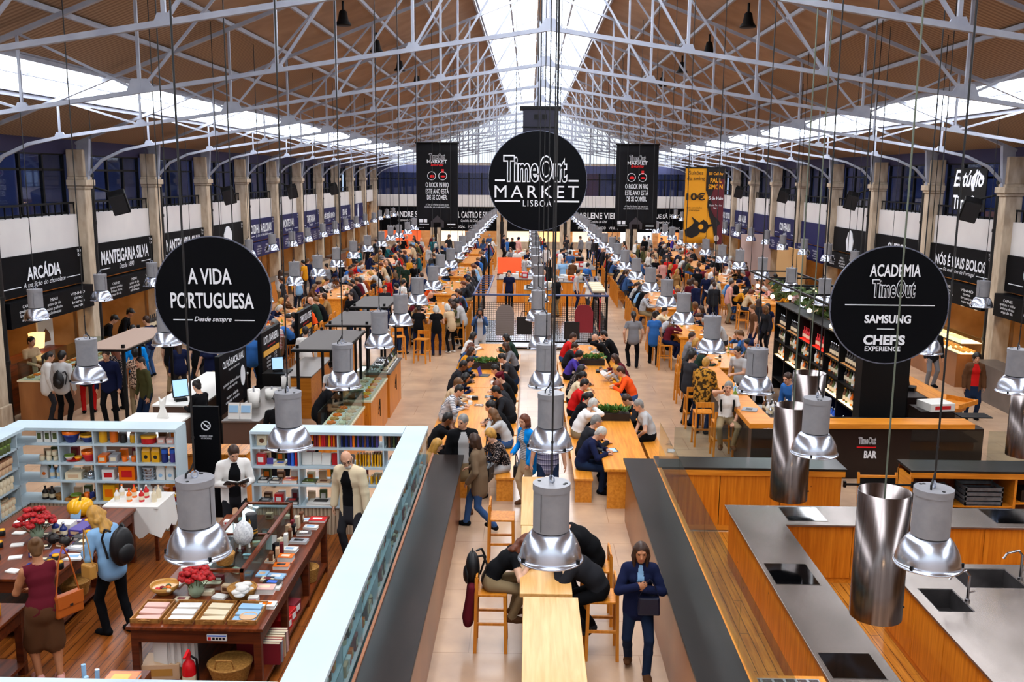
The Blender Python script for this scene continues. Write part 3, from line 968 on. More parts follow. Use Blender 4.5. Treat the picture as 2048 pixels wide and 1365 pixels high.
for k, (xa, xb, tx, sub) in enumerate(((-12.2, -7.9, 'ALEXANDRE SILVA', 'Cozinha de Chef'), (-7.2, -2.6, 'MIGUEL CASTRO E SILVA', 'Cozinha de Chef'), (-1.9, 2.5, None, None),
                   (3.2, 7.9, 'MARLENE VIEIRA', 'Cozinha de Chef'), (8.5, 12.8, 'HENRIQUE SÁ PESSOA', None))):
  lb = 'wide black shop sign on the end wall, %s from the left' % ORD[k]
  t = thing('shop_sign', lb, 'sign', ((xa + xb) / 2, Y1 - 0.05, 0))
  w = xb - xa
  MB().box(-w / 2, w / 2, -0.06, 0.1, 1.42, 3.33).build('board', M_sign, t)
  if tx:
    lettering('lettering', tx, M_white, t, (0, -0.07, 2.72), w * 0.85, 0.5, off=0.02)
    lettering('lettering', sub or 'Cozinha', M_white, t, (0, -0.07, 2.25), w * 0.3, 0.2, shear=0.3)
    lettering('lettering', 'PORTUGAL   FOOD   VINHO', M_white, t, (0, -0.07, 1.75), w * 0.7, 0.2)
# made-up glowing panels, added to brighten the end wall shops
for k, (x, w, c, e) in enumerate(((-10.4, 3.0, 'red', '#c0502a'), (-6.6, 2.6, 'cream', '#ffe6c8'), (-.9, 2.4, 'cream', '#ffe2ba'), (1.5, 2.2, 'orange', '#ffc98a'), (4.9, 2.8, 'cream', '#ffd9b8'), (8.7, 2.6, 'white', '#f4f8ff'), (11.3, 1.6, 'orange', '#e88a50'))):
  t = thing('added_glow_panel', '%s glow panel added to brighten the end wall shops, %s from the left' % (c, ORD[k]), 'panel', (x, Y1 + .5, 0))
  MB().box(-w / 2, w / 2, -.02, .02, .55, 1.4).build('light_panel', mat('far_panel_%d' % k, e, .5, emit=e, strength=3.0), t)
  MB().box(-w / 2 - .05, w / 2 + .05, -.3, .3, 0, .55).build('counter', M_stone, t)
M_litw = mat('far_shop_lamp', '#fff0d8', 0.5, emit='#ffd9a8', strength=20.0)
for k in range(5):
  x = XL + 2.2 + 4.9 * k
  tag(MB().cb((x + 0.3, Y1 + 1.2, 3.05), (3.6, 0.5, 0.06)).build('ceiling_lamp', M_litw), 'warm strip lamp inside the end wall shops, %s from the left' % ORD[k], 'lamp', 'end wall shop lamps')
# ---------------------------------------------------------------- left shop: shelving, tables and goods
M_shelf = noise_mat('shelf_pale_blue', '#c8dae2', '#bcced8', (1, 1, 1), 0.45)
M_bronze = noise_mat('counter_dark_steel', '#171311', '#2c2320', (2.5, 0.7, 1), 0.3, 0.0, spec=.2)
M_tan = noise_mat('counter_tan_panel', '#a5693a', '#7d4c2a', (3, 0.8, 0.6), 0.3)
M_trim = wood('counter_trim_wood', '#a5643a', '#7e4726', 'y')
M_tblw = wood('shop_table_wood', '#7c3712', '#4a1c08', 'y', 0.38)
M_tblx = wood('shop_table_wood_across', '#6a2c10', '#431806', 'x', 0.42)
M_shopfloor = wood('shop_floor_planks', '#a2591f', '#6b330d', 'y', 0.36, 0.11)
M_curt = stripes('striped_curtain', [(0, '#c9b49a'), (0.35, '#8d7258'), (0.5, '#d6c6ae'), (0.62, '#6d5743'), (0.8, '#b89f83')], 16.0)
M_curty = stripes('striped_curtain_side', [(0, '#c9b49a'), (0.35, '#8d7258'), (0.5, '#d6c6ae'), (0.62, '#6d5743'), (0.8, '#b89f83')], 16.0, (0, 1, 0))
M_vit = glass('vitrine_glass', '#dfeeee', 0.86)
struct(MB().box(-8.5, -1.95, 6.9, 15.0, 0, 0.012), 'floor_shop', M_shopfloor)
PC = {'red': '#c8161a', 'orange': '#f0700e', 'yellow': '#f0ac18', 'navy': '#1b2a6e', 'white': '#eeeae4', 'cream': '#ead9b8', 'green': '#6d8a2c', 'dark': '#1c1512', 'grey': '#9b9b9f', 'pink': '#e8b4a8',
   'blue': '#2d62c8', 'brown': '#6d3f20', 'wicker': '#c08a42', 'beige': '#d8b28c', 'maroon': '#7a1420', 'olive': '#4f5a2c', 'sky': '#9cc4e6', 'purple': '#4a3a8c', 'black': '#0e0d10', 'teal': '#2c6a70', 'silver': '#c8ccd4'}
def pc(c, rough=0.45):
  if c == 'silver':
    return mat('paint_silver', PC[c], 0.2, 1.0)
  return mat('paint_' + c, PC[c], rough)
PRO = {}
def proto(kind, *a):
  """one of each kind of shop good, built once at the origin"""
  key = (kind,) + a
  if key in PRO:
    return PRO[key], False
  t = None
  if kind == 'jar':
    c, lid, r, h = a
    t = thing('jar', 'x', 'jar')
    MB().lathe([(r * .9, 0), (r, .01), (r, h * .75), (r * .8, h * .84)], n=14).build('body', pc(c), t)
    MB().lathe([(r * .86, h * .82), (r * .88, h), (.0001, h)], n=14).build('lid', pc(lid), t)
  elif kind == 'tin':
    c, lid, r, h = a
    t = thing('tin', 'x', 'tin')
    MB().lathe([(r * .96, 0), (r, .005), (r, h * .72)], n=20).build('body', pc(c), t)
    MB().lathe([(r * 1.04, h * .70), (r * 1.05, h * .95), (r * .9, h), (.0001, h)], n=20).build('lid', pc(lid), t)
  elif kind == 'bowl':
    c, rim, r, h = a
    t = thing('bowl', 'x', 'bowl')
    MB().lathe([(r * .5, 0), (r * .55, .01), (r * .85, h * .5), (r * .96, h * .72), (r * .90, h * .70), (r * .5, .03), (.0001, .025)], n=22).build('body', pc(c, .25), t)
    MB().lathe([(r * .96, h * .72), (r, h), (r * .96, h), (r * .9, h * .7)], n=22).build('rim', pc(rim, .25), t)
  elif kind == 'box':
    c, lab, w, d, h = a
    t = thing('box', 'x', 'box')
    MB().box(-w / 2, w / 2, -d / 2, d / 2, 0, h).build('carton', pc(c, .6), t, bevel=.004)
    MB().box(-w * .32, w * .32, -d / 2 - .003, -d / 2, h * .25, h * .72).build('printed_label', pc(lab, .6), t)
  elif kind == 'bag':
    c, lab, w, h = a
    t = thing('paper_bag', 'x', 'bag')
    d = w * .6
    v = [(-w / 2, -d / 2, 0), (w / 2, -d / 2, 0), (w / 2, d / 2, 0), (-w / 2, d / 2, 0), (-w / 2, -d / 2, h * .72), (w / 2, -d / 2, h * .72), (w / 2, d / 2, h * .72), (-w / 2, d / 2, h * .72), (-w * .42, -.01, h), (w * .42, -.01, h), (w * .42, .01, h), (-w * .42, .01, h)]
    MB().add(v, [(0, 3, 2, 1), (0, 1, 5, 4), (1, 2, 6, 5), (2, 3, 7, 6), (3, 0, 4, 7), (4, 5, 9, 8), (5, 6, 10, 9), (6, 7, 11, 10), (7, 4, 8, 11), (8, 9, 10, 11)]).build('bag_body', pc(c, .7), t)
    MB().prism([(w * .25 * math.cos(i * .628), h * .36 + w * .25 * math.sin(i * .628)) for i in range(10)], 'y', -d / 2 - .003, -d / 2).build('printed_label', pc(lab, .7), t)
  elif kind == 'book':
    c, w, d, h = a                                             # standing: spine w, depth d, height h
    t = thing('book', 'x', 'book')
    MB().box(-w / 2, -w / 2 + .003, -d / 2, d / 2, 0, h).box(w / 2 - .003, w / 2, -d / 2, d / 2, 0, h).box(-w / 2, w / 2, -d / 2, -d / 2 + .003, 0, h).build('cover', pc(c, .5), t)
    MB().box(-w / 2 + .003, w / 2 - .003, -d / 2 + .004, d / 2 - .004, .004, h - .004).build('pages', pc('cream', .8), t)
  elif kind == 'flat':
    c, lab, w, d, h = a                                        # lying book
    t = thing('book', 'x', 'book')
    MB().box(-w / 2, w / 2, -d / 2, d / 2, 0, .004).box(-w / 2, w / 2, -d / 2, d / 2, h - .004, h).box(-w / 2, -w / 2 + .004, -d / 2, d / 2, 0, h).build('cover', pc(c, .45), t)
    MB().box(-w / 2 + .004, w / 2 - .005, -d / 2 + .005, d / 2 - .005, .004, h - .004).build('pages', pc('white', .8), t)
    MB().box(-w * .3, w * .25, -d * .18, d * .26, h, h + .001).build('printed_label', pc(lab, .6), t)
  elif kind == 'bottle':
    c, cap, r, h = a
    t = thing('bottle', 'x', 'bottle')
    MB().lathe([(r, 0), (r, h * .55), (r * .85, h * .64), (r * .34, h * .76), (r * .32, h * .94)], n=14).build('body', pc(c, .12), t)
    MB().lathe([(r * .38, h * .9), (r * .38, h), (.0001, h)], n=12).build('cap', pc(cap, .3), t)
    MB().lathe([(r * 1.01, h * .16), (r * 1.01, h * .45)], n=14).build('printed_label', pc('cream', .6), t)
  elif kind == 'mug':
    c, = a
    t = thing('mug', 'x', 'mug')
    MB().lathe([(.04, 0), (.045, .09), (.04, .09), (.036, .01), (.0001, .01)], n=16).build('body', pc(c, .25), t)
    MB().tube([(.043, 0, .075), (.068, 0, .065), (.068, 0, .03), (.042, 0, .02)], .006).build('handle', pc(c, .25), t)
  elif kind == 'basket':
    c, r, h = a
    t = thing('basket', 'x', 'basket')
    pr = [(r * .72, 0)]
    for i in range(1, 9):
      z = h * i / 8
      rr = r * (.72 + .28 * i / 8)
      pr += [(rr + .006, z - h / 16), (rr - .002, z)]
    pr += [(r * .9, h), (r * .66, .02), (.0001, .02)]
    MB().lathe(pr, n=22).build('wicker_body', noise_mat('wicker_' + c, PC[c], '#8f5c22', (40, 40, 60), .7), t)
    MB().lathe([(r * .98, h - .012), (r * 1.06, h), (r * .98, h + .014), (r * .9, h)], n=22).build('rim', noise_mat('wicker_' + c, PC[c], '#8f5c22'), t)
  elif kind == 'tray':
    c, w, d = a
    t = thing('tray', 'x', 'tray')
    MB().box(-w / 2, w / 2, -d / 2, d / 2, 0, .012).build('base', M_tray, t)
    b = MB()
    b.box(-w / 2, w / 2, -d / 2, -d / 2 + .012, .012, .055).box(-w / 2, w / 2, d / 2 - .012, d / 2, .012, .055).box(-w / 2, -w / 2 + .012, -d / 2, d / 2, .012, .05).box(w / 2 - .012, w / 2, -d / 2, d / 2, .012, .05)
    b.build('side', M_tray, t)
    MB().tube([(-w * .2, -d / 2 - .006, .03), (-w * .1, -d / 2 - .014, .045), (w * .1, -d / 2 - .014, .045), (w * .2, -d / 2 - .006, .03)], .006).build('handle', M_tray, t)
  elif kind == 'plate':
    c, r = a
    t = tag(MB().lathe([(r * .6, 0), (r * .65, .005), (r, .022), (r * .97, .024), (r * .6, .010), (.0001, .009)], n=22).build('plate', pc(c, .25)), 'x', 'plate')
  elif kind == 'teapot':
    c, = a
    t = thing('teapot', 'x', 'teapot')
    MB().lathe([(.05, 0), (.075, .04), (.07, .09), (.04, .12), (.0001, .125)], n=18).build('body', pc(c, .2), t)
    MB().lathe([(.012, .12), (.018, .135), (.0001, .148)], n=10).build('lid_knob', pc(c, .2), t)
    MB().tube([(.07, 0, .05), (.11, 0, .08), (.125, 0, .12)], .011).build('spout', pc(c, .2), t)
    MB().tube([(-.07, 0, .09), (-.12, 0, .085), (-.12, 0, .04), (-.072, 0, .03)], .008).build('handle', pc(c, .2), t)
  elif kind == 'card':
    c, w, h = a
    t = tag(MB().cb((0, 0, h / 2), (w, .004, h), rx=R(-14)).build('price_card', pc(c, .7)), 'x', 'card')
  elif kind == 'leaflet':
    c, w, d, h = a
    t = tag(MB().box(-w / 2, w / 2, -d / 2, d / 2, 0, h).build('leaflet_stack', pc(c, .8), bevel=.003), 'x', 'leaflets')
  PRO[key] = t
  return t, True
M_tray = wood('tray_wood', '#b9803f', '#8f5c28', 'y', .5)
def put(kind, args, x, y, z, rz, label, group=None):
  t, new = proto(kind, *args)
  if new:
    t.location = (x, y, z)
    t.rotation_euler = (0, 0, rz)
    t['label'] = label
    if group:
      t['group'] = group
    return t
  c = dup(t, (x, y, z), rz, label)
  if group:
    c['group'] = group
  elif 'group' in c:
    del c['group']
  return c
# -- shelving units
SZ = [1.75, 1.48, 1.16, .86, .50]
ROWN = ['top', 'second', 'third', 'bottom']
def shelf_unit(label, x0, x1, yf, yb, divs, wall=None):
  """open-backed shelves that face -y; divs = list of (x, first row, last row)"""
  t = thing('shelf_unit', label, 'shelf', ((x0 + x1) / 2, (yf + yb) / 2, 0))
  ox, oy = (x0 + x1) / 2, (yf + yb) / 2
  MB().box(x0 - ox, x1 - ox, yf - oy - .02, yb - oy, SZ[0] - .05, SZ[0]).build('top_board', M_shelf, t, bevel=.004)
  for z in SZ[1:]:
    MB().box(x0 - ox + .03, x1 - ox - .03, yf - oy, yb - oy, z - .03, z).build('shelf_board', M_shelf, t)
  for x in (x0 + .015, x1 - .015):
    MB().box(x - ox - .016, x - ox + .016, yf - oy, yb - oy, .0, SZ[0] - .05).build('side_panel', M_shelf, t)
  for x, a, b in divs:
    for q in range(a, b + 1):
      MB().box(x - ox - .012, x - ox + .012, yf - oy + .01, yb - oy, SZ[q + 1], SZ[q] - (.05 if q == 0 else .03)).build('divider', M_shelf, t)
  # half-height curtain below the lowest board
  n, v, f = 70, [], []
  for j in (0, 1, 2):
    for i in range(n + 1):
      u = i / n
      z = (SZ[4] - .03, .24, .015 + .012 * math.sin(u * 60))[j]
      v.append((x0 - ox + .04 + (x1 - x0 - .08) * u, yf - oy + .03 + .012 * math.sin(u * (x1 - x0) * 38) * (0.4 + .6 * j), z))
  for j in (0, 1):
    for i in range(n):
      a = j * (n + 1) + i
      f.append((a, a + n + 1, a + n + 2, a + 1))
  MB().add(v, f, 0, True).build('curtain', M_curt, t)
  return t
shelf_unit('white shelf unit with bowls and tins, left of the gap behind the shop', -8.45, -5.66, 14.6, 15.05, [(-7.59, 0, 3), (-7.02, 0, 3), (-6.32, 0, 3)])
shelf_unit('white shelf unit full of books, right of the gap behind the shop', -4.45, -1.99, 14.55, 14.98, [(-3.68, 1, 3), (-3.04, 0, 3), (-2.31, 0, 3)])
t = thing('shelf_unit', 'white shelf unit with jars along the left side of the shop', 'shelf', (-8.3, 12.2, 0))
MB().box(-.2, .2, -2.6, 2.39, 1.70, 1.75).build('top_board', M_shelf, t, bevel=.004)
for z in SZ[1:]:
  MB().box(-.2, .18, -2.6, 2.39, z - .03, z).build('shelf_board', M_shelf, t)
for yy in (-2.58, -1.7, -.85, 0, .85, 1.55, 2.15):
  MB().box(-.2, .18, yy - .012, yy + .012, .47, 1.70).build('divider', M_shelf, t)
MB().box(-.21, -.19, -2.6, 2.39, .0, 1.70).build('back_panel', M_shelf, t)
v, f, n = [], [], 90
for j in (0, 1):
  for i in range(n + 1):
    u = i / n
    v.append((.15 + .012 * math.sin(u * 190) * (.4 + .6 * j), -2.55 + 4.9 * u, (.47, .02)[j]))
f = [(i, i + 1, n + 2 + i, n + 1 + i) for i in range(n)]
MB().add(v, f, 0, True).build('curtain', M_curty, t)
# goods on the back-left unit
def spread(items, x0, x1, y, row, where, jy=.05):
  tot = sum(w for _, _, w, *_ in items)
  gap = max(.0, (x1 - x0 - .05 - tot) / max(len(items), 1))
  x = x0 + .025 + gap / 2
  cnt = {}
  for kind, args, w, desc, *lv in items:
    z = SZ[row + 1] + (lv[0] if lv else 0)
    xx = x + w / 2
    lb = '%s on the %s shelf, %s' % (desc, ROWN[row], where)
    same = sum(1 for it in items if it[3] == desc) > 1
    put(kind, args, xx if not (len(lv) > 1) else lv[1], y + rnd.uniform(-jy, jy) * .3, z, rnd.uniform(-.08, .08), lb, lb.split(' on the')[0] + 's, ' + where if same else None)
    if not (len(lv) > 1):
      x += w + gap
CB = [-8.02, -7.59, -7.02, -6.32, -5.69]
WH = ['corner bay, back-left unit', 'second bay, back-left unit', 'third bay, back-left unit', 'gap-side bay, back-left unit']
yl = 14.74
Lgoods = {
  (0, 0): [('box', ('white', 'olive', .10, .10, .22), .11, 'white carton with olive print')] * 3,
  (0, 1): [('bowl', ('navy', 'orange', .14, .20), .27, 'deep navy bowl with orange rim'), ('bowl', ('navy', 'yellow', .12, .13), .24, 'navy bowl with yellow rim')],
  (0, 2): [('jar', ('yellow', 'yellow', .065, .24), .14, 'tall yellow canister'), ('jar', ('orange', 'orange', .065, .24), .14, 'tall orange canister'), ('jar', ('dark', 'dark', .055, .14), .12, 'squat dark jar'), ('jar', ('yellow', 'beige', .055, .15), .12, 'short yellow jar with beige lid')],
  (0, 3): [('tin', ('red', 'yellow', .12, .13), .24, 'round red tin with yellow lid'), ('box', ('pink', 'white', .12, .12, .09), .13, 'pale pink carton'), ('box', ('pink', 'white', .12, .12, .09), .13, 'pale pink carton')],
  (1, 0): [('jar', ('cream', 'beige', .042, .09), .09, 'small cream jar'), ('jar', ('cream', 'beige', .042, .09), .09, 'small cream jar'), ('jar', ('cream', 'beige', .042, .09), .09, 'small cream jar'), ('jar', ('cream', 'beige', .042, .09), .0, 'small cream jar', .09, -7.72), ('jar', ('cream', 'beige', .042, .09), .0, 'small cream jar', .09, -7.82)],
  (1, 1): [('plate', ('red', .11), .0, 'red plate', 0, -7.42), ('bowl', ('white', 'green', .08, .08), .16, 'white bowl with green rim', .02), ('bowl', ('orange', 'yellow', .06, .07), .12, 'small orange bowl'), ('bowl', ('red', 'orange', .12, .18), .24, 'tall red bowl with orange rim')],
  (1, 2): [('box', ('orange', 'cream', .13, .2, .12), .14, 'orange box with a window'), ('box', ('grey', 'cream', .13, .2, .12), .14, 'grey box with a window'), ('mug', ('orange',), .12, 'orange mug'), ('mug', ('orange',), .12, 'orange mug')],
  (1, 3): [('bag', ('yellow', 'dark', .13, .24), .14, 'yellow paper bag with dark dot'), ('bag', ('yellow', 'dark', .13, .24), .14, 'yellow paper bag with dark dot'), ('tin', ('navy', 'blue', .052, .22), .11, 'tall navy tin'), ('tin', ('purple', 'blue', .052, .22), .11, 'tall violet tin')],
  (2, 0): [('bag', ('white', 'orange', .12, .22), .13, 'white bag with orange dot'), ('bottle', ('sky', 'white', .04, .24), .09, 'pale blue bottle'), ('bottle', ('sky', 'white', .04, .24), .09, 'pale blue bottle')],
  (2, 1): [('box', ('cream', 'beige', .26, .2, .12), .28, 'cream suitcase-shaped box'), ('teapot', ('silver',), .2, 'shiny metal coffee pot')],
  (2, 2): [('box', ('white', 'red', .2, .16, .17), .22, 'white box with red print'), ('box', ('orange', 'red', .26, .2, .24), .28, 'large orange carton with round picture')],
  (2, 3): [('tin', ('silver', 'grey', .10, .055), .22, 'flat grey tin')] + [('tin', ('silver', 'grey', .10, .055), 0, 'flat grey tin', .055 * q, -6.185) for q in (1, 2, 3)] + [('bag', ('white', 'sky', .13, .23), .14, 'white bag with pale blue print'), ('bag', ('white', 'sky', .13, .23), .14, 'white bag with pale blue print')],
  (3, 0): [('bottle', ('dark', 'dark', .05, .22), .12, 'dark brown bottle'), ('bottle', ('dark', 'dark', .05, .22), .12, 'dark brown bottle'), ('basket', ('wicker', .08, .08), .16, 'small wicker basket')],
  (3, 1): [('tray', ('brown', .44, .26), .46, 'long dark serving tray'), ('bowl', ('orange', 'green', .09, .07), 0, 'orange bowl with green rim', .02, -7.42), ('mug', ('orange',), 0, 'orange mug in a tray', .02, -7.25), ('jar', ('navy', 'navy', .04, .11), 0, 'little navy jar in a tray', .02, -7.15)],
  (3, 2): [('box', ('yellow', 'orange', .2, .16, .27), .22, 'tall yellow carton'), ('basket', ('wicker', .13, .08), .28, 'shallow basket of red sweets')],
  (3, 3): [('bag', ('white', 'red', .14, .25), .15, 'white bag with red rooster-like dot'), ('bag', ('white', 'red', .14, .25), .15, 'white bag with red rooster-like dot'), ('tin', ('red', 'yellow', .11, .12), .23, 'round red tin, yellow lid')],
}
Lgoods[(3, 3)] = [(a, b, c, d.replace('rooster-like ', ''), *e) for a, b, c, d, *e in Lgoods[(3, 3)]]
for (r_, c_), it in Lgoods.items():
  spread(it, CB[c_], CB[c_ + 1], yl, r_, WH[c_])
# goods on the back-right unit
CR = [-4.42, -3.68, -3.04, -2.31, -2.02]
WR = ['left bay, book unit', 'second bay, book unit', 'third bay, book unit', 'right bay, book unit']
yr = 14.70
Rgoods = {
  (0, 0): [('bag', ('cream', 'brown', .16, .22), .17, 'cream paper bag'), ('box', ('white', 'white', .2, .1, .2), .22, 'plain white box'), ('flat', ('white', 'grey', .2, .2, .03), .22, 'white lying booklet')],
  (1, 0): [('box', ('red', 'white', .14, .1, .18), .15, 'red and white pack'), ('card', ('purple', .1, .1), .1, 'violet card'), ('flat', ('cream', 'blue', .2, .2, .03), .22, 'cream lying book'), ('book', ('navy', .05, .18, .24), .055, 'thick navy upright book'), ('book', ('blue', .05, .18, .24), .055, 'thick blue upright book'), ('book', ('red', .03, .18, .24), .035, 'red upright book')],
  (1, 1): [('card', ('white', .15, .2), .16, 'white leaning card'), ('card', ('white', .15, .2), .16, 'white leaning card'), ('card', ('white', .15, .2), .16, 'white leaning card'), ('book', ('red', .10, .03, .2), .11, 'red book facing out')],
  (1, 2): [('basket', ('silver', .10, .14), .22, 'metal bucket')] + [('book', ('yellow', .022, .16, .20), .024, 'slim yellow upright book')] * 9,
  (1, 3): [('jar', ('silver', 'pink', .07, .16), .16, 'small pot of pink paper flowers')],
  (2, 0): [('flat', ('black', 'white', .16, .2, .05), .17, 'black lying book'), ('flat', ('dark', 'cream', .16, .2, .05), .17, 'dark brown lying book'), ('flat', ('orange', 'red', .24, .2, .06), .25, 'orange lying book')],
  (2, 1): [('flat', ('olive', 'green', .22, .2, .03), .23, 'dark green lying book'), ('flat', ('beige', 'brown', .22, .2, .03), .23, 'beige lying book'), ('box', ('white', 'grey', .1, .08, .14), .12, 'small white box')],
  (2, 2): [('flat', ('orange', 'yellow', .18, .2, .05), .2, 'orange lying book')] + [('book', ('yellow', .03, .14, .13), .033, 'short yellow upright book')] * 6,
  (3, 0): [('flat', ('black', 'grey', .2, .2, .06), .21, 'black lying book'), ('box', ('red', 'white', .14, .1, .16), .15, 'red box'), ('flat', ('dark', 'red', .2, .2, .06), .21, 'dark brown lying book')],
  (3, 1): [('flat', ('white', 'black', .42, .3, .04), .44, 'large white lying book with black motif')],
  (3, 2): [('box', ('cream', 'brown', .2, .2, .12), .22, 'cream box'), ('flat', ('white', 'green', .26, .2, .04), .28, 'white lying book with green label')],
}
for (r_, c_), it in Rgoods.items():
  spread(it, CR[c_], CR[c_ + 1], yr, r_, WR[c_])
# second row of goods behind the first
BKC = ['cream', 'brown', 'orange', 'beige', 'white', 'maroon', 'olive', 'grey']
for uname, xs, y, wh in (('l', CB, 14.93, WH), ('r', CR[:4], 14.87, WR)):
  for row in range(4):
    for c_ in range(len(xs) - 1):
      if uname == 'r' and row == 0:
        continue
      n = 3
      for q in range(n):
        col = BKC[(row * 3 + c_ * 2 + q * 3) % 8]
        h = round(.12 + .03 * ((row + c_ + q) % 3), 2)
        xx = xs[c_] + .03 + (xs[c_ + 1] - xs[c_] - .06) * (q + .5) / n
        put('box', (col, BKC[(q + row) % 8], .12, .08, h), xx, y, SZ[row + 1], rnd.uniform(-.1, .1), '%s box behind the front goods on the %s shelf, %s' % (col, ROWN[row], wh[c_]), '%s boxes at the back of the %s shelf, %s' % (col, ROWN[row], wh[c_]))
def book_row(x0, x1, cols, where, row=0, h=.2):
  x = x0
  i = 0
  seen = {}
  while x < x1:
    c = cols[i % len(cols)]
    w = .026 + .006 * (i % 3)
    lb = 'slim %s notebook in the row on the top shelf, %s' % (c, where)
    put('book', (c, round(w, 3), .15, h), x + w / 2, yr, SZ[row + 1], rnd.uniform(-.02, .02), lb, '%s notebooks on the top shelf, %s' % (c, where))
    x += w + .006
    i += 1
book_row(-3.62, -3.08, ['red', 'maroon', 'yellow', 'red', 'orange', 'maroon', 'maroon', 'orange', 'red'], WR[1])
book_row(-3.00, -2.42, ['navy', 'black', 'navy', 'black', 'purple', 'orange', 'black', 'purple', 'black', 'navy', 'brown'], WR[2])
book_row(-2.27, -2.04, ['black', 'brown', 'black', 'olive'], WR[3])
# jars on the left unit, stacked in its last bays
for bay, (ya, yb) in enumerate(((13.1, 13.7), (13.78, 14.3))):
  for row in range(4):
    kind = [('jar', ('cream', 'beige', .045, .10)), ('jar', ('white', 'purple', .045, .10)), ('jar', ('beige', 'brown', .05, .11)), ('jar', ('cream', 'cream', .045, .10))][(row + bay) % 4]
    if row == 0 and bay == 1:
      kind = ('jar', ('olive', 'green', .05, .12))
    lb = '%s jar with %s lid, stacked on the %s shelf, left unit, %s' % (kind[1][0], kind[1][1], ROWN[row], ['end bay' if bay else 'bay before the end'][0])
    nlev = 2
    for lev in range(nlev):
      for i in range(4):
        for j in range(2):
          put(kind[0], kind[1], -8.17 - .11 * j, ya + .06 + (yb - ya - .1) / 4 * (i + .3 * lev), SZ[row + 1] + lev * (kind[1][3] + .001), 0, lb, 'jars on the %s shelf of the left unit, bay %s' % (ROWN[row], 'at the end' if bay else 'before the end'))
# -- aisle side: white-topped glass case over the dark counter
t = thing('display_case', 'long white-topped glass case along the centre aisle side of the shop', 'display case', (-1.80, 11.0, 0))
MB().box(-.185, .175, -4.1, 3.98, 1.70, 1.75).build('top_board', M_shelf, t, bevel=.004)
for z in (1.42, 1.10, .8, .5):
  MB().box(-.18, .14, -4.1, 3.98, z - .025, z).build('shelf_board', M_shelf, t)
for i in range(9):
  MB().box(-.18, .14, -4.08 + i * 1.0, -4.05 + i * 1.0, .02, 1.70).build('divider', M_shelf, t)
MB().box(-.185, -.165, -4.1, 3.98, 0, 1.70).build('back_panel', M_shelf, t)
for i in range(4):
  MB().box(.155, .163, -4.1 + 2.02 * i, -4.1 + 2.02 * i + 2.01, 1.1, 1.70).build('glass_pane', M_vit, t)
MB().box(.09, .13, -4.05, 3.95, 1.685, 1.70).box(.09, .13, -4.05, 3.95, 1.385, 1.395).build('light_strip', mat('case_light', '#f4f8ff', .5, emit='#eaf2ff', strength=7.0), t)
near = thing('display_case', 'white top of the near shelf unit at the lower edge', 'shelf', (-5.0, 6.85, 0))
MB().box(-3.3, 3.0, -.19, .17, 1.70, 1.75).build('top_board', M_shelf, near, bevel=.004)
for z in SZ[1:]:
  MB().box(-3.3, 3.0, -.18, .15, z - .03, z).build('shelf_board', M_shelf, near)
for i in range(9):
  MB().box(-3.3 + i * .78, -3.27 + i * .78, -.18, .15, 0, 1.7).build('side_panel', M_shelf, near)
kinds = [('box', ('beige', 'white', .12, .1, .12), 'beige box'), ('bottle', ('dark', 'yellow', .035, .2), 'dark bottle with yellow cap'), ('box', ('white', 'red', .1, .1, .1), 'white box with red label'), ('jar', ('brown', 'cream', .045, .11), 'brown jar'),
    ('box', ('orange', 'yellow', .08, .08, .09), 'orange box'), ('tin', ('cream', 'brown', .05, .08), 'cream tin'), ('box', ('maroon', 'cream', .12, .1, .16), 'maroon box'), ('box', ('black', 'cream', .1, .1, .2), 'black box with cream label'), ('bottle', ('brown', 'cream', .035, .19), 'brown bottle'), ('box', ('pink', 'white', .09, .09, .07), 'small pink box')]
for lev, z in ((0, 1.42), (1, 1.10)):
  for bay in range(8):
    ys = 6.95 + bay * 1.0
    picks = [kinds[(bay * 3 + lev * 5 + q * (1 + bay % 3)) % len(kinds)] for q in range(5)]
    for q, (kd, ar, ds) in enumerate(picks):
      lb = '%s in the aisle case, %s shelf, %s bay from the viewer' % (ds, ('upper', 'lower')[lev], ORD[bay])
      same = sum(1 for p in picks if p[2] == ds) > 1
      put(kd, ar, -1.74, ys + .16 + q * .17, z, R(90), lb, '%ses in the aisle case' % ds if same else None)
ct = thing('counter', 'long dark steel counter along the shop side of the centre aisle', 'counter', (-1.34, 11.3, 0))
MB().box(-.27, .26, -4.4, 4.25, 1.06, 1.10).build('worktop', M_bronze, ct, bevel=.004)
MB().box(-.24, .20, -4.4, 4.2, 0, 1.06).build('front_panel', M_tan, ct)
MB().box(-.285, -.255, -4.4, 4.25, 1.06, 1.125).build('wood_strip', M_trim, ct)
# -- tables
def shop_table(label, x0, x1, y0, y1, z=.85, shelf=True):
  t = thing('shop_table', label, 'table', ((x0 + x1) / 2, (y0 + y1) / 2, 0))
  w, d = (x1 - x0) / 2, (y1 - y0) / 2
  MB().box(-w, w, -d, d, z - .04, z).build('tabletop', M_tblw, t, bevel=.006)
  a = MB().box(-w + .04, w - .04, -d + .04, -d + .07, z - .2, z - .04).box(-w + .04, w - .04, d - .07, d - .04, z - .2, z - .04)
  a.box(-w + .04, -w + .07, -d + .04, d - .04, z - .2, z - .04).box(w - .07, w - .04, -d + .04, d - .04, z - .2, z - .04)
  a.build('apron', M_tblx, t)
  ny = max(2, int(2 * d / 1.1) + 1)
  for i in range(ny):
    yy = -d + .08 + (2 * d - .16) * i / (ny - 1)
    for s in (-1, 1):
      MB().cb((s * (w - .08), yy, (z - .04) / 2), (.085, .085, z - .04)).build('leg', M_tblx, t, bevel=.006)
  if shelf:
    MB().box(-w + .05, w - .03, -d + .05, d - .05, .13, .17).build('lower_shelf', M_tblw, t)
  return t
shop_table('long dark wooden table with trays and books in the middle of the shop', -4.43, -2.9, 9.66, 13.2)
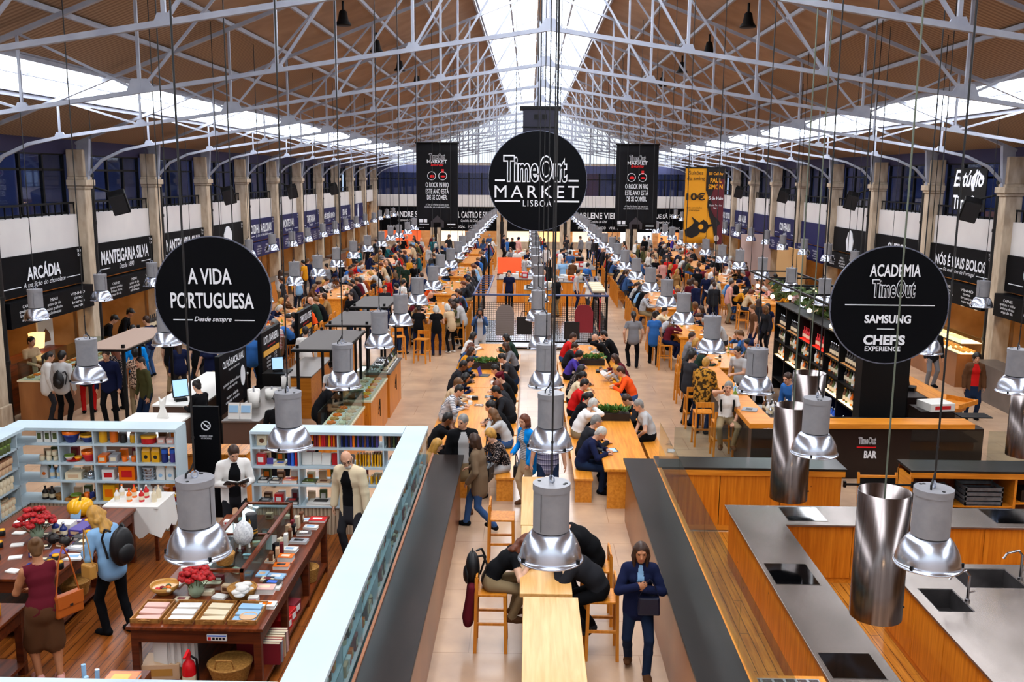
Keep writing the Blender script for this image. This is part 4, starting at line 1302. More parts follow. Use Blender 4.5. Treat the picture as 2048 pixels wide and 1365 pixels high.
shop_table('long dark wooden table of stationery along the left of the shop', -7.5, -5.86, 10.85, 13.45)
shop_table('dark wooden table cut by the lower left corner', -7.6, -5.8, 8.4, 10.2)
vt = thing('display_vitrine', 'wood-framed glass vitrine standing on the middle shop table', 'display case', (-3.72, 11.75, .85))
b = MB()
for x in (-.32, .32):
  for y in (-1.15, 1.2):
    b.box(x - .02, x + .02, y - .02, y + .02, 0, .25)
  b.box(x - .025, x + .025, -1.17, 1.22, .25, .285)
for y in (-1.15, 0, 1.2):
  b.box(-.34, .34, y - .02, y + .02, .25, .285)
b.build('frame', M_tblw, vt)
MB().box(-.3, .3, -1.12, 1.17, .265, .271).build('glass_top', M_vit, vt)
MB().box(.315, .321, -1.12, 1.17, .01, .25).box(-.321, -.315, -1.12, 1.17, .01, .25).build('glass_side', M_vit, vt)
MB().box(-.32, .32, -1.15, 1.2, 0, .012).build('base', M_tblw, vt)
def on(kind, args, u, v, z, label, rz=None, group=None):
  x, y = at(u, v, z)
  return put(kind, args, x, y, z, rnd.uniform(-.2, .2) if rz is None else rz, label, group)
ZT = .85
TR = [(-4.25, 'pink', 'pink notelets'), (-3.88, 'white', 'white paper packs'), (-3.52, 'cream', 'cream cards'), (-3.16, 'sky', 'white and blue prints')]
for q, (x, c, ds) in enumerate(TR):
  put('tray', ('wood', .33, .5), x, 10.0, ZT, 0, 'wooden tray of %s at the front of the middle table' % ds)
  for j in range(3):
    put('leaflet', (c, .26, .12, .02 + .006 * j), x + rnd.uniform(-.01, .01), 9.84 + .15 * j, ZT + .012, rnd.uniform(-.1, .1), 'stack of %s in its wooden tray' % ds, 'paper stacks in the %s tray' % ds)
on('bowl', ('wicker', 'beige', .1, .05), 497, 1240, ZT, 'small round wooden bowl at the front right corner of the middle table')
on('bowl', ('wicker', 'wicker', .17, .12), 330, 1187, ZT, 'wooden bowl of colourful trinkets on the middle table')
for i in range(9):
  a = i * .7
  x, y = at(330, 1180, .93)
  tag(MB().ell((0, 0, 0), (.035, .03, .025), 8).build('trinket', pc(['red', 'orange', 'olive', 'cream', 'maroon'][i % 5])), '%s trinket in the wooden bowl on the middle table' % ['red', 'orange', 'olive', 'cream', 'maroon'][i % 5], 'trinket', 'trinkets in the wooden bowl').location = (x + .08 * math.cos(a) * (i % 3) / 2, y + .08 * math.sin(a) * (i % 3) / 2, .945)
# flowers in a vase
def vase_flowers(x, y, z, label_v, label_f, n, m, r, scale=1.0):
  t = thing('flower_vase', label_v, 'vase', (x, y, z))
  MB().lathe([(.05, 0), (.085, .05), (.09, .11), (.06, .17), (.055, .2), (.065, .22), (.05, .21), (.05, .1), (.0001, .02)], n=20).build('vase_body', pc('vasegreen', .4) if 'vasegreen' in PC else mat('celadon', '#93a58a', .35), t)
  b = MB()
  f = thing('bouquet', label_f, 'flowers', (x, y, z + .2))
  for i in range(n):
    a, q = i * 2.399, math.sqrt((i + .5) / n)
    p = (r * q * math.cos(a), r * q * math.sin(a), (.03 + .13 * (1 - q * q) + rnd.uniform(-.03, .03)) * scale)
    st = MB().cyl((p[0] * .2, p[1] * .2, -.15), (p[0], p[1], p[2]), .004, n=5).build('stem', pc('olive'), f)
    b = MB()
    for k in range(5):
      b.ell((p[0] + .028 * math.cos(k * 1.257), p[1] + .028 * math.sin(k * 1.257), p[2] + .008 * (k % 2)), (.036, .036, .028), 8)
    b.build('blossom', m, st)
M_rose = noise_mat('petal_red', '#c40f14', '#7c0508', (30, 30, 30), .6)
x, y = at(393, 1193, ZT)
vase_flowers(x, y, ZT, 'pale green ceramic vase on the middle table', 'bunch of red paper flowers in the green vase, middle table', 22, M_rose, .17)
x, y = at(75, 1078, ZT)
vase_flowers(x, y, ZT, 'pale green vase on the left table', 'big bunch of red paper flowers on the left table', 26, M_rose, .24, 1.3)
on('basket', ('wicker', .17, .11), 485, 1193, ZT, 'round wicker basket lined with white cloth on the middle table')
x, y = at(485, 1186, .95)
cb_ = MB()
for i in range(16):
  cb_.ell((.09 * math.cos(i * 2.4) * (i % 4) / 3, .09 * math.sin(i * 2.4) * (i % 4) / 3, .02 + .03 * ((i * 7) % 3)), (.07, .05, .03), 8)
tag(cb_.build('cloth_bundle', pc('white', .9)), 'crumpled white cloth in the round basket on the middle table', 'cloth').location = (x, y, .94)
BK = [(535, 1214, 'white', 'orange', .2, .14, .04, 'white book with orange edge beside the wooden bowl'), (530, 1185, 'pink', 'cream', .24, .16, .07, 'thick pale pink book on the middle table'), (545, 1172, 'black', 'blue', .22, .14, .05, 'black book with a blue letter on the middle table'),
   (552, 1155, 'sky', 'white', .22, .16, .02, 'pale blue and white booklet on the middle table'), (563, 1137, 'orange', 'black', .2, .14, .05, 'bright orange book, nearer of the two on the middle table'), (572, 1122, 'orange', 'cream', .2, .14, .07, 'thick bright orange book, farther of the two on the middle table'),
   (580, 1103, 'white', 'sky', .2, .14, .04, 'white book with blue picture on the middle table'), (598, 1085, 'grey', 'black', .24, .16, .03, 'grey book with black pictures on the middle table'), (608, 1070, 'silver', 'white', .2, .14, .04, 'silver and white book on the middle table'),
   (622, 1057, 'white', 'sky', .2, .12, .03, 'white booklet with blue edge near the far end of the middle table'), (636, 1043, 'red', 'white', .24, .16, .04, 'red and white book at the far end of the middle table'), (525, 1150, 'sky', 'beige', .14, .16, .02, 'pale blue card set beside the black book'), (540, 1125, 'beige', 'grey', .12, .1, .03, 'small beige notebook beside the orange books'),
   (420, 1165, 'cream', 'beige', .3, .2, .02, 'large cream print lying behind the vase'), (370, 1162, 'white', 'pink', .2, .14, .02, 'white card lying behind the wooden bowl')]
for u, v, c, l_, w, d, h, lb in BK:
  on('flat', (c, l_, w, d, h), u, v, ZT, lb, rnd.uniform(-.15, .1))
MORE = [('leaflet', ('white', .16, .12, .03)), ('flat', ('cream', 'maroon', .16, .12, .02)), ('box', ('white', 'red', .12, .1, .06)), ('flat', ('white', 'sky', .18, .13, .015)), ('leaflet', ('cream', .14, .1, .05)), ('box', ('beige', 'brown', .1, .08, .09))]
for i, (x, y) in enumerate(((-4.28, 10.75), (-4.12, 11.0), (-4.3, 11.2), (-4.15, 11.45), (-4.28, 11.75), (-4.14, 12.0), (-4.3, 12.25), (-4.15, 12.5), (-4.27, 12.8), (-4.1, 13.0), (-3.8, 10.52), (-3.6, 10.6), (-3.62, 10.42), (-4.05, 10.35), (-3.2, 10.35), (-3.2, 13.0), (-3.5, 13.08), (-3.75, 13.05), (-3.05, 10.7), (-3.2, 10.95))):
  kd, ar = MORE[i % 6]
  put(kd, ar, x, y, ZT, rnd.uniform(-.3, .3), '%s %s on the middle table, %s' % (ar[0], {'leaflet': 'leaflet stack', 'flat': 'booklet', 'box': 'gift box'}[kd], 'left of the vitrine' if i < 10 else 'around the vase and trays' if i < 15 else 'at its right edge'), 'small goods on the middle table, %s %s %d' % (ar[0], kd, (i >= 10) + (i >= 15)))
for i in range(34):
  kd, ar = [('flat', ('dark', 'cream', .18, .13, .03)), ('box', ('navy', 'cream', .1, .08, .08)), ('leaflet', ('white', .16, .11, .02)), ('jar', ('black', 'yellow', .045, .09)), ('flat', ('purple', 'white', .16, .12, .02)), ('box', ('brown', 'cream', .12, .1, .05))][(i * 5) % 6]
  x, y = -7.25 + .2 * (i % 7), 11.0 + .42 * (i // 7) + .07 * (i % 3)
  put(kd, ar, x, y, ZT, rnd.uniform(-.4, .4), '%s %s among the goods on the left table' % (ar[0], {'leaflet': 'card stack', 'flat': 'booklet', 'box': 'gift box', 'jar': 'jar'}[kd]), 'goods on the left table, %s %s' % (ar[0], kd))
on('basket', ('wicker', .12, .13), 450, 1128, 1.13, 'small round basket of red things on the glass vitrine')
x, y = at(488, 1095, 1.13)
t = thing('egg_ornament', 'white textured egg-shaped ornament on the glass vitrine', 'ornament', (x, y, 1.13))
b = MB().lathe([(.02, .03), (.09, .07), (.125, .15), (.12, .22), (.085, .30), (.03, .35), (.0001, .355)], n=26).build('body', noise_mat('textured_white', '#f2f2f2', '#b9b9bd', (40, 40, 40), .6, bump=.6), t)
b = MB()
for a in (0, 2.1, 4.2):
  b.cyl((.07 * math.cos(a), .07 * math.sin(a), 0), (.06 * math.cos(a), .06 * math.sin(a), .08), .015, n=8)
b.build('foot', pc('white'), t)
x, y = at(504, 1072, 1.13)
t = thing('tin', 'tall black cylinder tin with gold print on the glass vitrine', 'tin', (x, y, 1.13))
MB().lathe([(.075, 0), (.075, .30), (.07, .305), (.0001, .30)], n=24).build('body', pc('black', .3), t)
MB().lathe([(.0755, .045), (.0755, .07)], n=24).lathe([(.0755, .09), (.0755, .10)], n=24).build('gold_print', mat('gold_print', '#e0a030', .35, .5), t)
MB().prism([(-.02, .2), (0, .17), (.02, .2), (0, .26)], 'y', -.08, -.074).build('flame_print', mat('gold_print', '#e0a030', .35, .5), t)
for i in range(14):
  c = ['brown', 'beige', 'black', 'maroon', 'cream', 'white', 'brown'][i % 7]
  ds = 'postcard rack pack' if i % 2 else 'folded souvenir box'
  put('box', (c, 'cream', .09, .05, .13 + .02 * (i % 3)), -3.30 + .05 * (i % 2), 11.5 + i * .11, ZT, R(90) + rnd.uniform(-.4, .4), '%s %s leaning against the right side of the vitrine' % (c, 'packet' if i % 2 else 'souvenir box'), 'souvenirs beside the vitrine, ' + c)
for i in range(8):
  put('box', (['maroon', 'cream', 'brown', 'silver'][i % 4], 'white', .1, .07, .06), -3.78 + .14 * (i % 2), 10.9 + i * .22, ZT + .013, rnd.uniform(-.5, .5), '%s trinket box inside the glass vitrine' % ['maroon', 'cream', 'brown', 'silver'][i % 4], 'boxes inside the vitrine, ' + ['maroon', 'cream', 'brown', 'silver'][i % 4])
on('card', ('white', .14, .2), 543, 1100, ZT, 'blank white card standing on the middle table')
# under the middle table
t = thing('fire_extinguisher', 'red fire extinguisher standing at the front of the middle table', 'fire extinguisher', (-3.72, 9.60, 0.012))
MB().lathe([(.07, 0), (.075, .02), (.075, .40), (.06, .46), (.03, .49), (.025, .52)], n=20).build('cylinder', mat('extinguisher_red', '#d0101a', .25), t)
MB().lathe([(.0755, .12), (.0755, .32)], n=20).build('printed_label', pc('cream'), t)
MB().cb((0, 0, .55), (.05, .04, .06)).cb((0, -.05, .585), (.03, .14, .02), rx=R(12)).build('handle', M_red, t)
MB().tube([(.03, 0, .54), (.09, .0, .5), (.1, 0, .3), (.085, 0, .15)], .012).build('hose', M_black, t)
t = thing('wall_plaque', 'small white sign with pictograms fixed to the apron of the middle table', 'sign', (-3.42, 9.685, .73))
MB().box(-.11, .11, -.01, .01, -.035, .035).build('board', pc('white', .5), t)
MB().box(-.105, .105, -.012, -.01, .015, .03).build('blue_band', pc('blue'), t)
MB().box(-.10, -.065, -.012, -.01, -.03, .008).build('red_pictogram', pc('red'), t)
for i in range(4):
  MB().box(-.05 + .038 * i, -.022 + .038 * i, -.012, -.01, -.025, .005).build('pictogram', pc('black'), t)
def big_basket(label, x, y, r, h, z=.02):
  t = put('basket', ('wicker', r, h), x, y, z, 0, label)
  MB().tube([(-r * .5, -r * .75, h - .02), (-r * .35, -r * .85, h + .12), (r * .35, -r * .85, h + .12), (r * .5, -r * .75, h - .02)], .011).build('handle', MATS['wicker_wicker'], t)
  return t
big_basket('large oval wicker basket with loop handles under the front of the middle table', -3.32, 9.78, .24, .22, .17)
big_basket('wicker basket of colourful things under the far right of the middle table', -3.05, 12.45, .14, .2, .17)
for i in range(7):
  t = put('book', (['maroon', 'grey', 'red', 'beige', 'black', 'pink', 'maroon'][i], .05, .5, .26), -3.1 + .012 * (i % 2), 10.15 + i * .06, .17, R(90), '%s striped textile roll upright under the middle table' % ['maroon', 'grey', 'red', 'beige', 'black', 'pink', 'maroon'][i], 'folded textiles under the middle table, ' + ['maroon', 'grey', 'red', 'beige', 'black', 'pink', 'maroon'][i])
  t['category'] = 'textile'
  t.name = 'folded_textile'
for i, (c, y) in enumerate((('red', 11.0), ('red', 11.22), ('maroon', 11.45))):
  put('box', (c, 'white', .22, .2, .16), -3.06, y, .17, R(80), '%s gift box under the middle table, %s from the front' % (c, ORD[i]))
put('box', ('beige', 'wicker', .42, .3, .18), -4.12, 9.9, .17, .1, 'open cardboard box of towels under the front left of the middle table')
for i in range(5):
  put('book', ('white', .05, .2, .34), -4.1 + .07 * i, 9.82 + .02 * i, .3, R(70), 'folded white checked towel standing in the cardboard box under the table', 'towels in the cardboard box').name = 'folded_towel'
# left table
t = thing('white_tablecloth', 'white cloth hanging over the small table at the back of the shop', 'tablecloth', (-5.95, 13.75, 0))
v = [(-.42, -.35, .86), (.42, -.35, .86), (.42, .35, .86), (-.42, .35, .86)]
b = MB().box(-.42, .42, -.35, .35, .84, .87)
n = 40
ring = []
for i in range(n):
  a = 2 * math.pi * i / n
  cx, sy = math.cos(a), math.sin(a)
  m_ = max(abs(cx) / .42, abs(sy) / .35)
  ring.append((cx / m_, sy / m_))
vv = [(x, y, .865) for x, y in ring] + [(x * (1.06 + .03 * math.sin(i * 2.2)), y * (1.06 + .03 * math.sin(i * 2.2)), .42 + .05 * math.sin(i * 1.7)) for i, (x, y) in enumerate(ring)]
b.add(vv, [(i, (i + 1) % n, n + (i + 1) % n, n + i) for i in range(n)], 0, True)
b.build('cloth', pc('white', .9), t)
tb = MB()
for sx in (-.36, .36):
  for sy in (-.3, .3):
    tb.cb((sx, sy, .42), (.05, .05, .84))
tb.build('table_legs', M_tblx, t)
for i in range(8):
  put('bottle', (['white', 'orange', 'red', 'cream'][i % 4], ['orange', 'red', 'white', 'beige'][i % 4], .04, .2), -6.25 + (i % 4) * .19, 13.65 + (i // 4) * .18, .87, 0, '%s bottle on the white cloth table, %s row' % (['white', 'orange', 'red', 'cream'][i % 4], 'front' if i < 4 else 'back'))
x, y = -6.55, 13.1
t = thing('pumpkin_tureen', 'big yellow pumpkin-shaped tureen on the left table', 'tureen', (x, y, ZT))
b = MB()
for k in range(9):
  a = k * 2 * math.pi / 9
  b.ell((.08 * math.cos(a), .08 * math.sin(a), .12), (.105, .105, .12), 14)
b.build('body', pc('yellow', .35), t)
MB().cyl((0, 0, .22), (.01, .01, .29), .02, .012, n=8).build('stalk', pc('olive'), t)
LT = [('box', ('white', 'cream', .26, .2, .1), 130, 1052, 'white box beside the red flowers on the left table'), ('box', ('purple', 'beige', .2, .34, .09), 165, 1058, 'long violet case on the left table'), ('card', ('sky', .16, .14), 152, 1032, 'pale blue price card on the left table'),
   ('bottle', ('navy', 'silver', .05, .2), 112, 1062, 'navy bottle with silver cap on the left table'), ('bottle', ('navy', 'silver', .05, .2), 128, 1067, 'navy bottle with silver cap, nearer, on the left table'), ('teapot', ('dark',), 108, 1080, 'dark metal coffee pot, farther, on the left table'), ('teapot', ('dark',), 130, 1085, 'dark metal coffee pot, nearer, on the left table'),
   ('flat', ('dark', 'grey', .3, .3, .05), 175, 1070, 'dark picture book near the far end of the left table'), ('flat', ('black', 'cream', .24, .24, .04), 170, 1082, 'black and cream book on the left table'), ('flat', ('grey', 'white', .26, .2, .03), 155, 1092, 'grey print with green picture on the left table'), ('flat', ('white', 'sky', .24, .2, .02), 148, 1110, 'white tile print near the edge of the left table'),
   ('leaflet', ('purple', .18, .2, .03), 118, 1102, 'stack of violet postcards on the left table'), ('jar', ('black', 'yellow', .05, .1), 112, 1118, 'black and yellow jar, upper, on the left table'), ('jar', ('black', 'yellow', .05, .1), 120, 1132, 'black and yellow jar, lower, on the left table'), ('jar', ('cream', 'yellow', .05, .09), 102, 1128, 'cream jar with yellow lid on the left table')]
for kd, ar, u, v, lb in LT:
  on(kd, ar, u, v + 6, ZT, lb)
big_basket('round basket with white things on the lower shelf of the left table', -6.1, 11.9, .2, .2, .17)
put('box', ('beige', 'wicker', .5, .3, .15), -6.12, 11.2, .17, R(85), 'shallow wooden crate on the lower shelf of the left table')
for q, (kd, ar, x, y, lb) in enumerate((('jar', ('yellow', 'brown', .09, .2), -6.02, 9.85, 'big glass jar with wooden lid on the near-left table'), ('bowl', ('black', 'black', .17, .09), -5.98, 9.5, 'black ceramic bowl on the near-left table'), ('box', ('beige', 'brown', .2, .2, .1), -6.15, 9.05, 'stack of wooden blocks on the near-left table'),
                    ('bottle', ('black', 'black', .05, .28), -6.45, 9.9, 'black bottle on the near-left table'), ('box', ('wicker', 'beige', .3, .25, .16), -6.55, 9.4, 'wooden crate on the near-left table'), ('flat', ('white', 'cream', .26, .2, .02), -6.3, 9.75, 'white sheet on the near-left table'))):
  put(kd, ar, x, y, ZT, rnd.uniform(-.2, .2), lb)
# paper rolls and magazine on a crate by the lower edge
t = thing('roll_holder', 'metal holder of pale blue paper rolls by the lower edge', 'holder', (-4.2, 8.25, 0))
MB().lathe([(.16, 0), (.16, .75), (.15, .75), (.15, .02), (.0001, .02)], n=20).build('bin', mat('bin_grey', '#50565c', .5), t)
for i in range(6):
  a = i * 1.05
  tag(MB().cyl((.08 * math.cos(a), .08 * math.sin(a), .03), (.13 * math.cos(a) * (1.6 if i == 3 else 1), .13 * math.sin(a), 1.02 + .05 * (i % 3)), .022, n=10).build('paper_roll', pc('sky', .6)), 'pale blue paper roll standing in the holder by the lower edge', 'paper roll', 'paper rolls in the holder').location = (-4.2, 8.25, 0)
put('flat', ('orange', 'yellow', .3, .22, .04), -3.85, 8.25, 1.02, 0, 'orange magazine on the stand by the lower edge')
tag(MB().box(-.2, .2, -.2, .2, 0, 1.02).build('magazine_stand', M_tblw), 'wooden magazine stand by the lower edge', 'stand').location = (-3.85, 8.25, 0)
put('tin', ('grey', 'grey', .2, .03), -4.55, 9.35, .012, 0, 'grey round stool pad by the front of the middle table')
# ---------------------------------------------------------------- right: cooking school kitchen
M_pine = wood('knotty_pine', '#df8a24', '#bd6710', 'z', .42, 0, True)
M_pinex = wood('pine_rail', '#e4932f', '#c67316', 'x', .42)
M_piney = wood('pine_along', '#e4932f', '#c67316', 'y', .4)
M_kfloor = wood('kitchen_floor_planks', '#e29638', '#ad661e', 'y', .3, .12)
M_inox = noise_mat('brushed_steel_top', '#8c8079', '#72675f', (2.2, 1.1, 1), .27, .7)
M_hood = noise_mat('hood_steel', '#8e8583', '#6a6260', (26, 26, .5), .22, 1.0)
M_blackglass = mat('hob_glass', '#050506', .06, spec=.6)
M_slate = noise_mat('counter_slate_top', '#1b1918', '#2d2927', (1.6, .6, 1), .28, 0.0, spec=.25)
M_glassk = glass('counter_glass', '#eaf1ef', .88)
struct(MB().box(2.0, 9.2, 6.9, 14.95, 0, 0.012), 'floor_kitchen', M_kfloor)
t = thing('counter', 'long black-topped counter along the kitchen side of the centre aisle', 'counter', (1.88, 11.2, 0))
MB().box(-.25, .26, -4.3, 4.28, 1.06, 1.10).build('worktop', M_slate, t, bevel=.004)
MB().box(-.20, .20, -4.3, 4.22, 0, 1.06).build('front_panel', M_tan, t)
MB().box(.20, .235, -4.3, 3.8, 0, 1.06).build('pine_lining', M_piney, t)
MB().box(.255, .33, -4.3, 3.75, 1.0, 1.105).build('pine_edge', M_piney, t)
for i in range(4):
  MB().box(.268, .276, -4.3 + 2.0 * i, -4.3 + 2.0 * i + 1.99, 1.105, 1.88).build('glass_screen', M_glassk, t)
t = thing('counter', 'black-topped pine counter across the back of the kitchen', 'counter', (3.7, 15.3, 0))
MB().box(-1.54, 1.56, -.30, .32, 1.06, 1.10).build('worktop', M_slate, t, bevel=.004)
MB().box(-1.54, 1.53, -.31, -.27, .97, 1.06).build('front_rail', M_pinex, t)
for i in range(3):
  MB().box(-1.50 + i * 1.0, -1.50 + i * 1.0 + .985, -.27, -.23, .1, .97).build('front_panel', M_pine, t)
MB().box(-1.5, 1.5, -.23, .25, 0, .97).build('carcass', M_black, t)
MB().box(-1.5, 1.5, -.27, -.25, .012, .1).build('plinth', M_pinex, t)
for i in range(2):
  MB().box(-1.2 + i * 1.3, .05 + i * 1.3, .29, .298, 1.1, 1.62).build('glass_screen', M_glassk, t)
t = thing('counter', 'black-topped pine counter with open shelves at the back right of the kitchen', 'counter', (7.6, 15.3, 0))
MB().box(-1.3, 1.9, -.30, .32, 1.06, 1.10).build('worktop', M_slate, t, bevel=.004)
MB().box(-1.3, 1.9, -.31, -.27, .97, 1.06).build('front_rail', M_pinex, t)
for x in (-1.28, .42, 1.86):
  MB().box(x, x + .04, -.27, .3, 0, .97).build('upright', M_piney, t)
MB().box(-1.28, 1.9, .24, .28, 0, 1.06).build('back_panel', M_tblw, t)
MB().box(-1.28, .42, -.25, .26, .46, .49).build('shelf_board', M_pinex, t)
MB().box(.46, 1.86, -.25, .26, .52, .55).build('shelf_board', M_pinex, t)
for i in range(2):
  MB().box(-1.1 + i * 1.3, .1 + i * 1.3, .29, .298, 1.1, 1.62).build('glass_screen', M_glassk, t)
M_crate = noise_mat('crate_grey', '#6f747a', '#55595f', (12, 12, 12), .5)
def crate(x, y, z, w, d, h, lb):
  t = thing('storage_crate', lb, 'crate', (x, y, z))
  b = MB()
  for i in range(4):
    zz = h * i / 4
    b.box(-w / 2, w / 2, -d / 2, -d / 2 + .015, zz + .01, zz + h / 4 - .012).box(-w / 2, w / 2, d / 2 - .015, d / 2, zz + .01, zz + h / 4 - .012)
    b.box(-w / 2, -w / 2 + .015, -d / 2, d / 2, zz + .01, zz + h / 4 - .012).box(w / 2 - .015, w / 2, -d / 2, d / 2, zz + .01, zz + h / 4 - .012)
  b.box(-w / 2, w / 2, -d / 2, d / 2, 0, .02)
  for sx in (-1, 1):
    for sy in (-1, 1):
      b.cb((sx * (w / 2 - .012), sy * (d / 2 - .012), h / 2), (.024, .024, h))
  b.build('slatted_body', M_crate, t)
  MB().box(-w / 2 + .02, w / 2 - .02, -d / 2 + .02, d / 2 - .02, h * .6, h * .66).build('contents', pc('silver'), t)
crate(6.75, 15.25, .49, .62, .4, .28, 'grey plastic crate on the open shelf, left of two')
crate(7.55, 15.25, .49, .62, .4, .32, 'grey plastic crate on the open shelf, right of two')
put('box', ('black', 'grey', .34, .3, .2), 8.35, 15.25, .55, 0, 'black box on the right open shelf of the kitchen')
put('box', ('grey', 'silver', .34, .3, .26), 8.85, 15.25, .55, 0, 'grey box on the right open shelf of the kitchen')
def low_stool(x, y, lb):
  t = thing('low_stool', lb, 'stool', (x, y, .012), 0, 'low stools under the counter')
  MB().box(-.2, .2, -.15, .15, .40, .43).build('seat', M_pinex, t)
  for sx in (-1, 1):
    for sy in (-1, 1):
      MB().cb((sx * .17, sy * .12, .2), (.04, .04, .4)).build('leg', M_pine, t)
  MB().box(-.17, .17, -.14, -.11, .33, .40).build('apron', M_pinex, t)
for i, x in enumerate((6.62, 7.25, 8.2)):
  low_stool(x, 14.85, 'low pine stool under the open counter, %s from the left' % ORD[i])
t = thing('chalkboard_easel', 'small black chalkboard with pine frame behind the steel worktop', 'chalkboard', (5.78, 15.0, 0.0))
MB().cb((0, 0, .52), (.60, .02, .86), rx=R(-8)).build('board', M_black, t)
b = MB()
for x in (-.31, .31):
  b.cb((x, 0, .52), (.035, .04, 1.04), rx=R(-8))
b.cb((0, .06, .97), (.65, .04, .04), rx=R(-8)).cb((0, -.06, .10), (.65, .04, .04), rx=R(-8))
b.build('frame', M_pinex, t)
lettering('lettering', 'MENU', M_white, t, (-.08, -.02, .40), .3, .08)
t = thing('barrier_bar', 'black bar closing the gap between the two back counters', 'barrier', (5.77, 14.96, .86))
MB().cyl((-.55, 0, 0), (.56, 0, 0), .02, n=8).build('bar', M_black, t)
MB().cb((-.55, .01, 0), (.04, .05, .10)).build('bracket', M_black, t)
MB().cb((.56, .01, 0), (.04, .05, .10)).build('bracket', M_black, t)
# steel worktops
def panels(t, x0, x1, y, n, axis, z0=.1, z1=.88):
  for i in range(n):
    a, b_ = x0 + (x1 - x0) * i / n + .004, x0 + (x1 - x0) * (i + 1) / n - .004
    if axis == 'x':
      MB().box(a, b_, y - .012, y + .012, z0, z1).build('cabinet_door', M_pine, t)
    else:
      MB().box(y - .012, y + .012, a, b_, z0, z1).build('cabinet_door', M_pine, t)
t = thing('kitchen_worktop', 'long L-shaped brushed steel kitchen worktop with black hobs', 'worktop', (3.35, 11, 0))
MB().prism([(-.35, -2.6), (.36, -2.6), (.36, 1.92), (5.2, 1.92), (5.2, 2.72), (-.35, 2.72)], 'z', .89, .92).build('steel_top', M_inox, t, bevel=.003)
MB().box(-.28, .30, -2.55, 2.65, .012, .89).box(.3, 5.15, 2.0, 2.65, .012, .89).build('carcass', M_piney, t)
panels(t, -2.5, 2.6, -.29, 5, 'y')
panels(t, -2.5, 1.9, .31, 5, 'y')
panels(t, .4, 5.1, 1.99, 5, 'x')
for hx, hy, w, d in ((-.03, .2, .53, .62), (-.03, -2.05, .53, .5), (.72, 2.36, .56, .56), (3.75, 2.38, .62, .58)):
  h = MB().box(hx - w / 2 - .012, hx + w / 2 + .012, hy - d / 2 - .012, hy + d / 2 + .012, .918, .923).build('hob_frame', M_inox, t)
  MB().box(hx - w / 2, hx + w / 2, hy - d / 2, hy + d / 2, .9225, .926).build('hob', M_blackglass, h)
t = thing('kitchen_island', 'broad brushed steel island with sinks at the lower right', 'worktop', (6.2, 9.6, 0))
ix0, ix1 = -1.58, 2.2
sk = [(-1.46, .62, .42, .62), (-.85, 1.28, .75, .58), (1.1, .9, .5, .5)]
cut_y = sorted({-2.3, 2.0} | {c[1] - 0 for c in sk} | {c[1] + c[3] for c in sk})
b = MB()
ys = sorted({-2.3, 2.0} | {c[1] for c in sk} | {c[1] + c[3] for c in sk})
for ya, yb in zip(ys[:-1], ys[1:]):
  xs = [ix0]
  for c in sorted(sk):
    if c[1] <= ya + 1e-6 and c[1] + c[3] >= yb - 1e-6:
      xs += [c[0], c[0] + c[2]]
  xs.append(ix1)
  for xa, xb in zip(xs[::2], xs[1::2]):
    if xb - xa > .001:
      b.box(xa, xb, ya, yb, .89, .92)
b.build('steel_top', M_inox, t)
for x, y, w, d in sk:
  b = MB().box(x, x + w, y, y + d, .66, .68)
  b.box(x, x + .012, y, y + d, .68, .915).box(x + w - .012, x + w, y, y + d, .68, .915).box(x, x + w, y, y + .012, .68, .915).box(x, x + w, y + d - .012, y + d, .68, .915)
  b.build('sink', noise_mat('sink_steel', '#7d7878', '#5e5a5a', (3, 3, 3), .35, .8), t)
  fx, fy = x + w + .03, y + d * .45
  MB().cyl((fx, fy, .92), (fx, fy, 1.24), .017, n=10).tube([(fx, fy, 1.24), (fx - .05, fy, 1.30), (fx - .20, fy - .02, 1.27), (fx - .24, fy - .02, 1.20)], .014, 8).cyl((fx, fy, 1.02), (fx + .08, fy, 1.05), .01, n=8).cyl((fx, fy, .92), (fx, fy, .95), .03, n=12).build('faucet', mat('chrome', '#b9b9bd', .12, 1.0), t)
MB().box(ix0 + .06, -1.5, -2.25, 1.95, .012, .89).box(-1.5, ix1, 1.9, 1.95, .012, .89).box(-1.5, ix1, -2.25, 1.9, .012, .6).build('carcass', M_piney, t)
panels(t, -2.2, 1.9, ix0 + .05, 5, 'y')
panels(t, ix0 + .1, ix1, 1.96, 4, 'x')
t = thing('vent_cabinet', 'low pine cabinet with white grille at the bottom edge of the kitchen', 'cabinet', (2.58, 8.35, 0))
MB().box(-.43, .40, -.5, .42, .012, .9).build('carcass', M_piney, t)
MB().box(-.36, .33, .12, .34, .9, .915).build('grille', pc('grey'), t)
b = MB()
for i in range(6):
  b.box(-.35 + .115 * i, -.35 + .115 * i + .09, .14, .32, .915, .917)
b.build('grille_slot', pc('silver', .5), t)
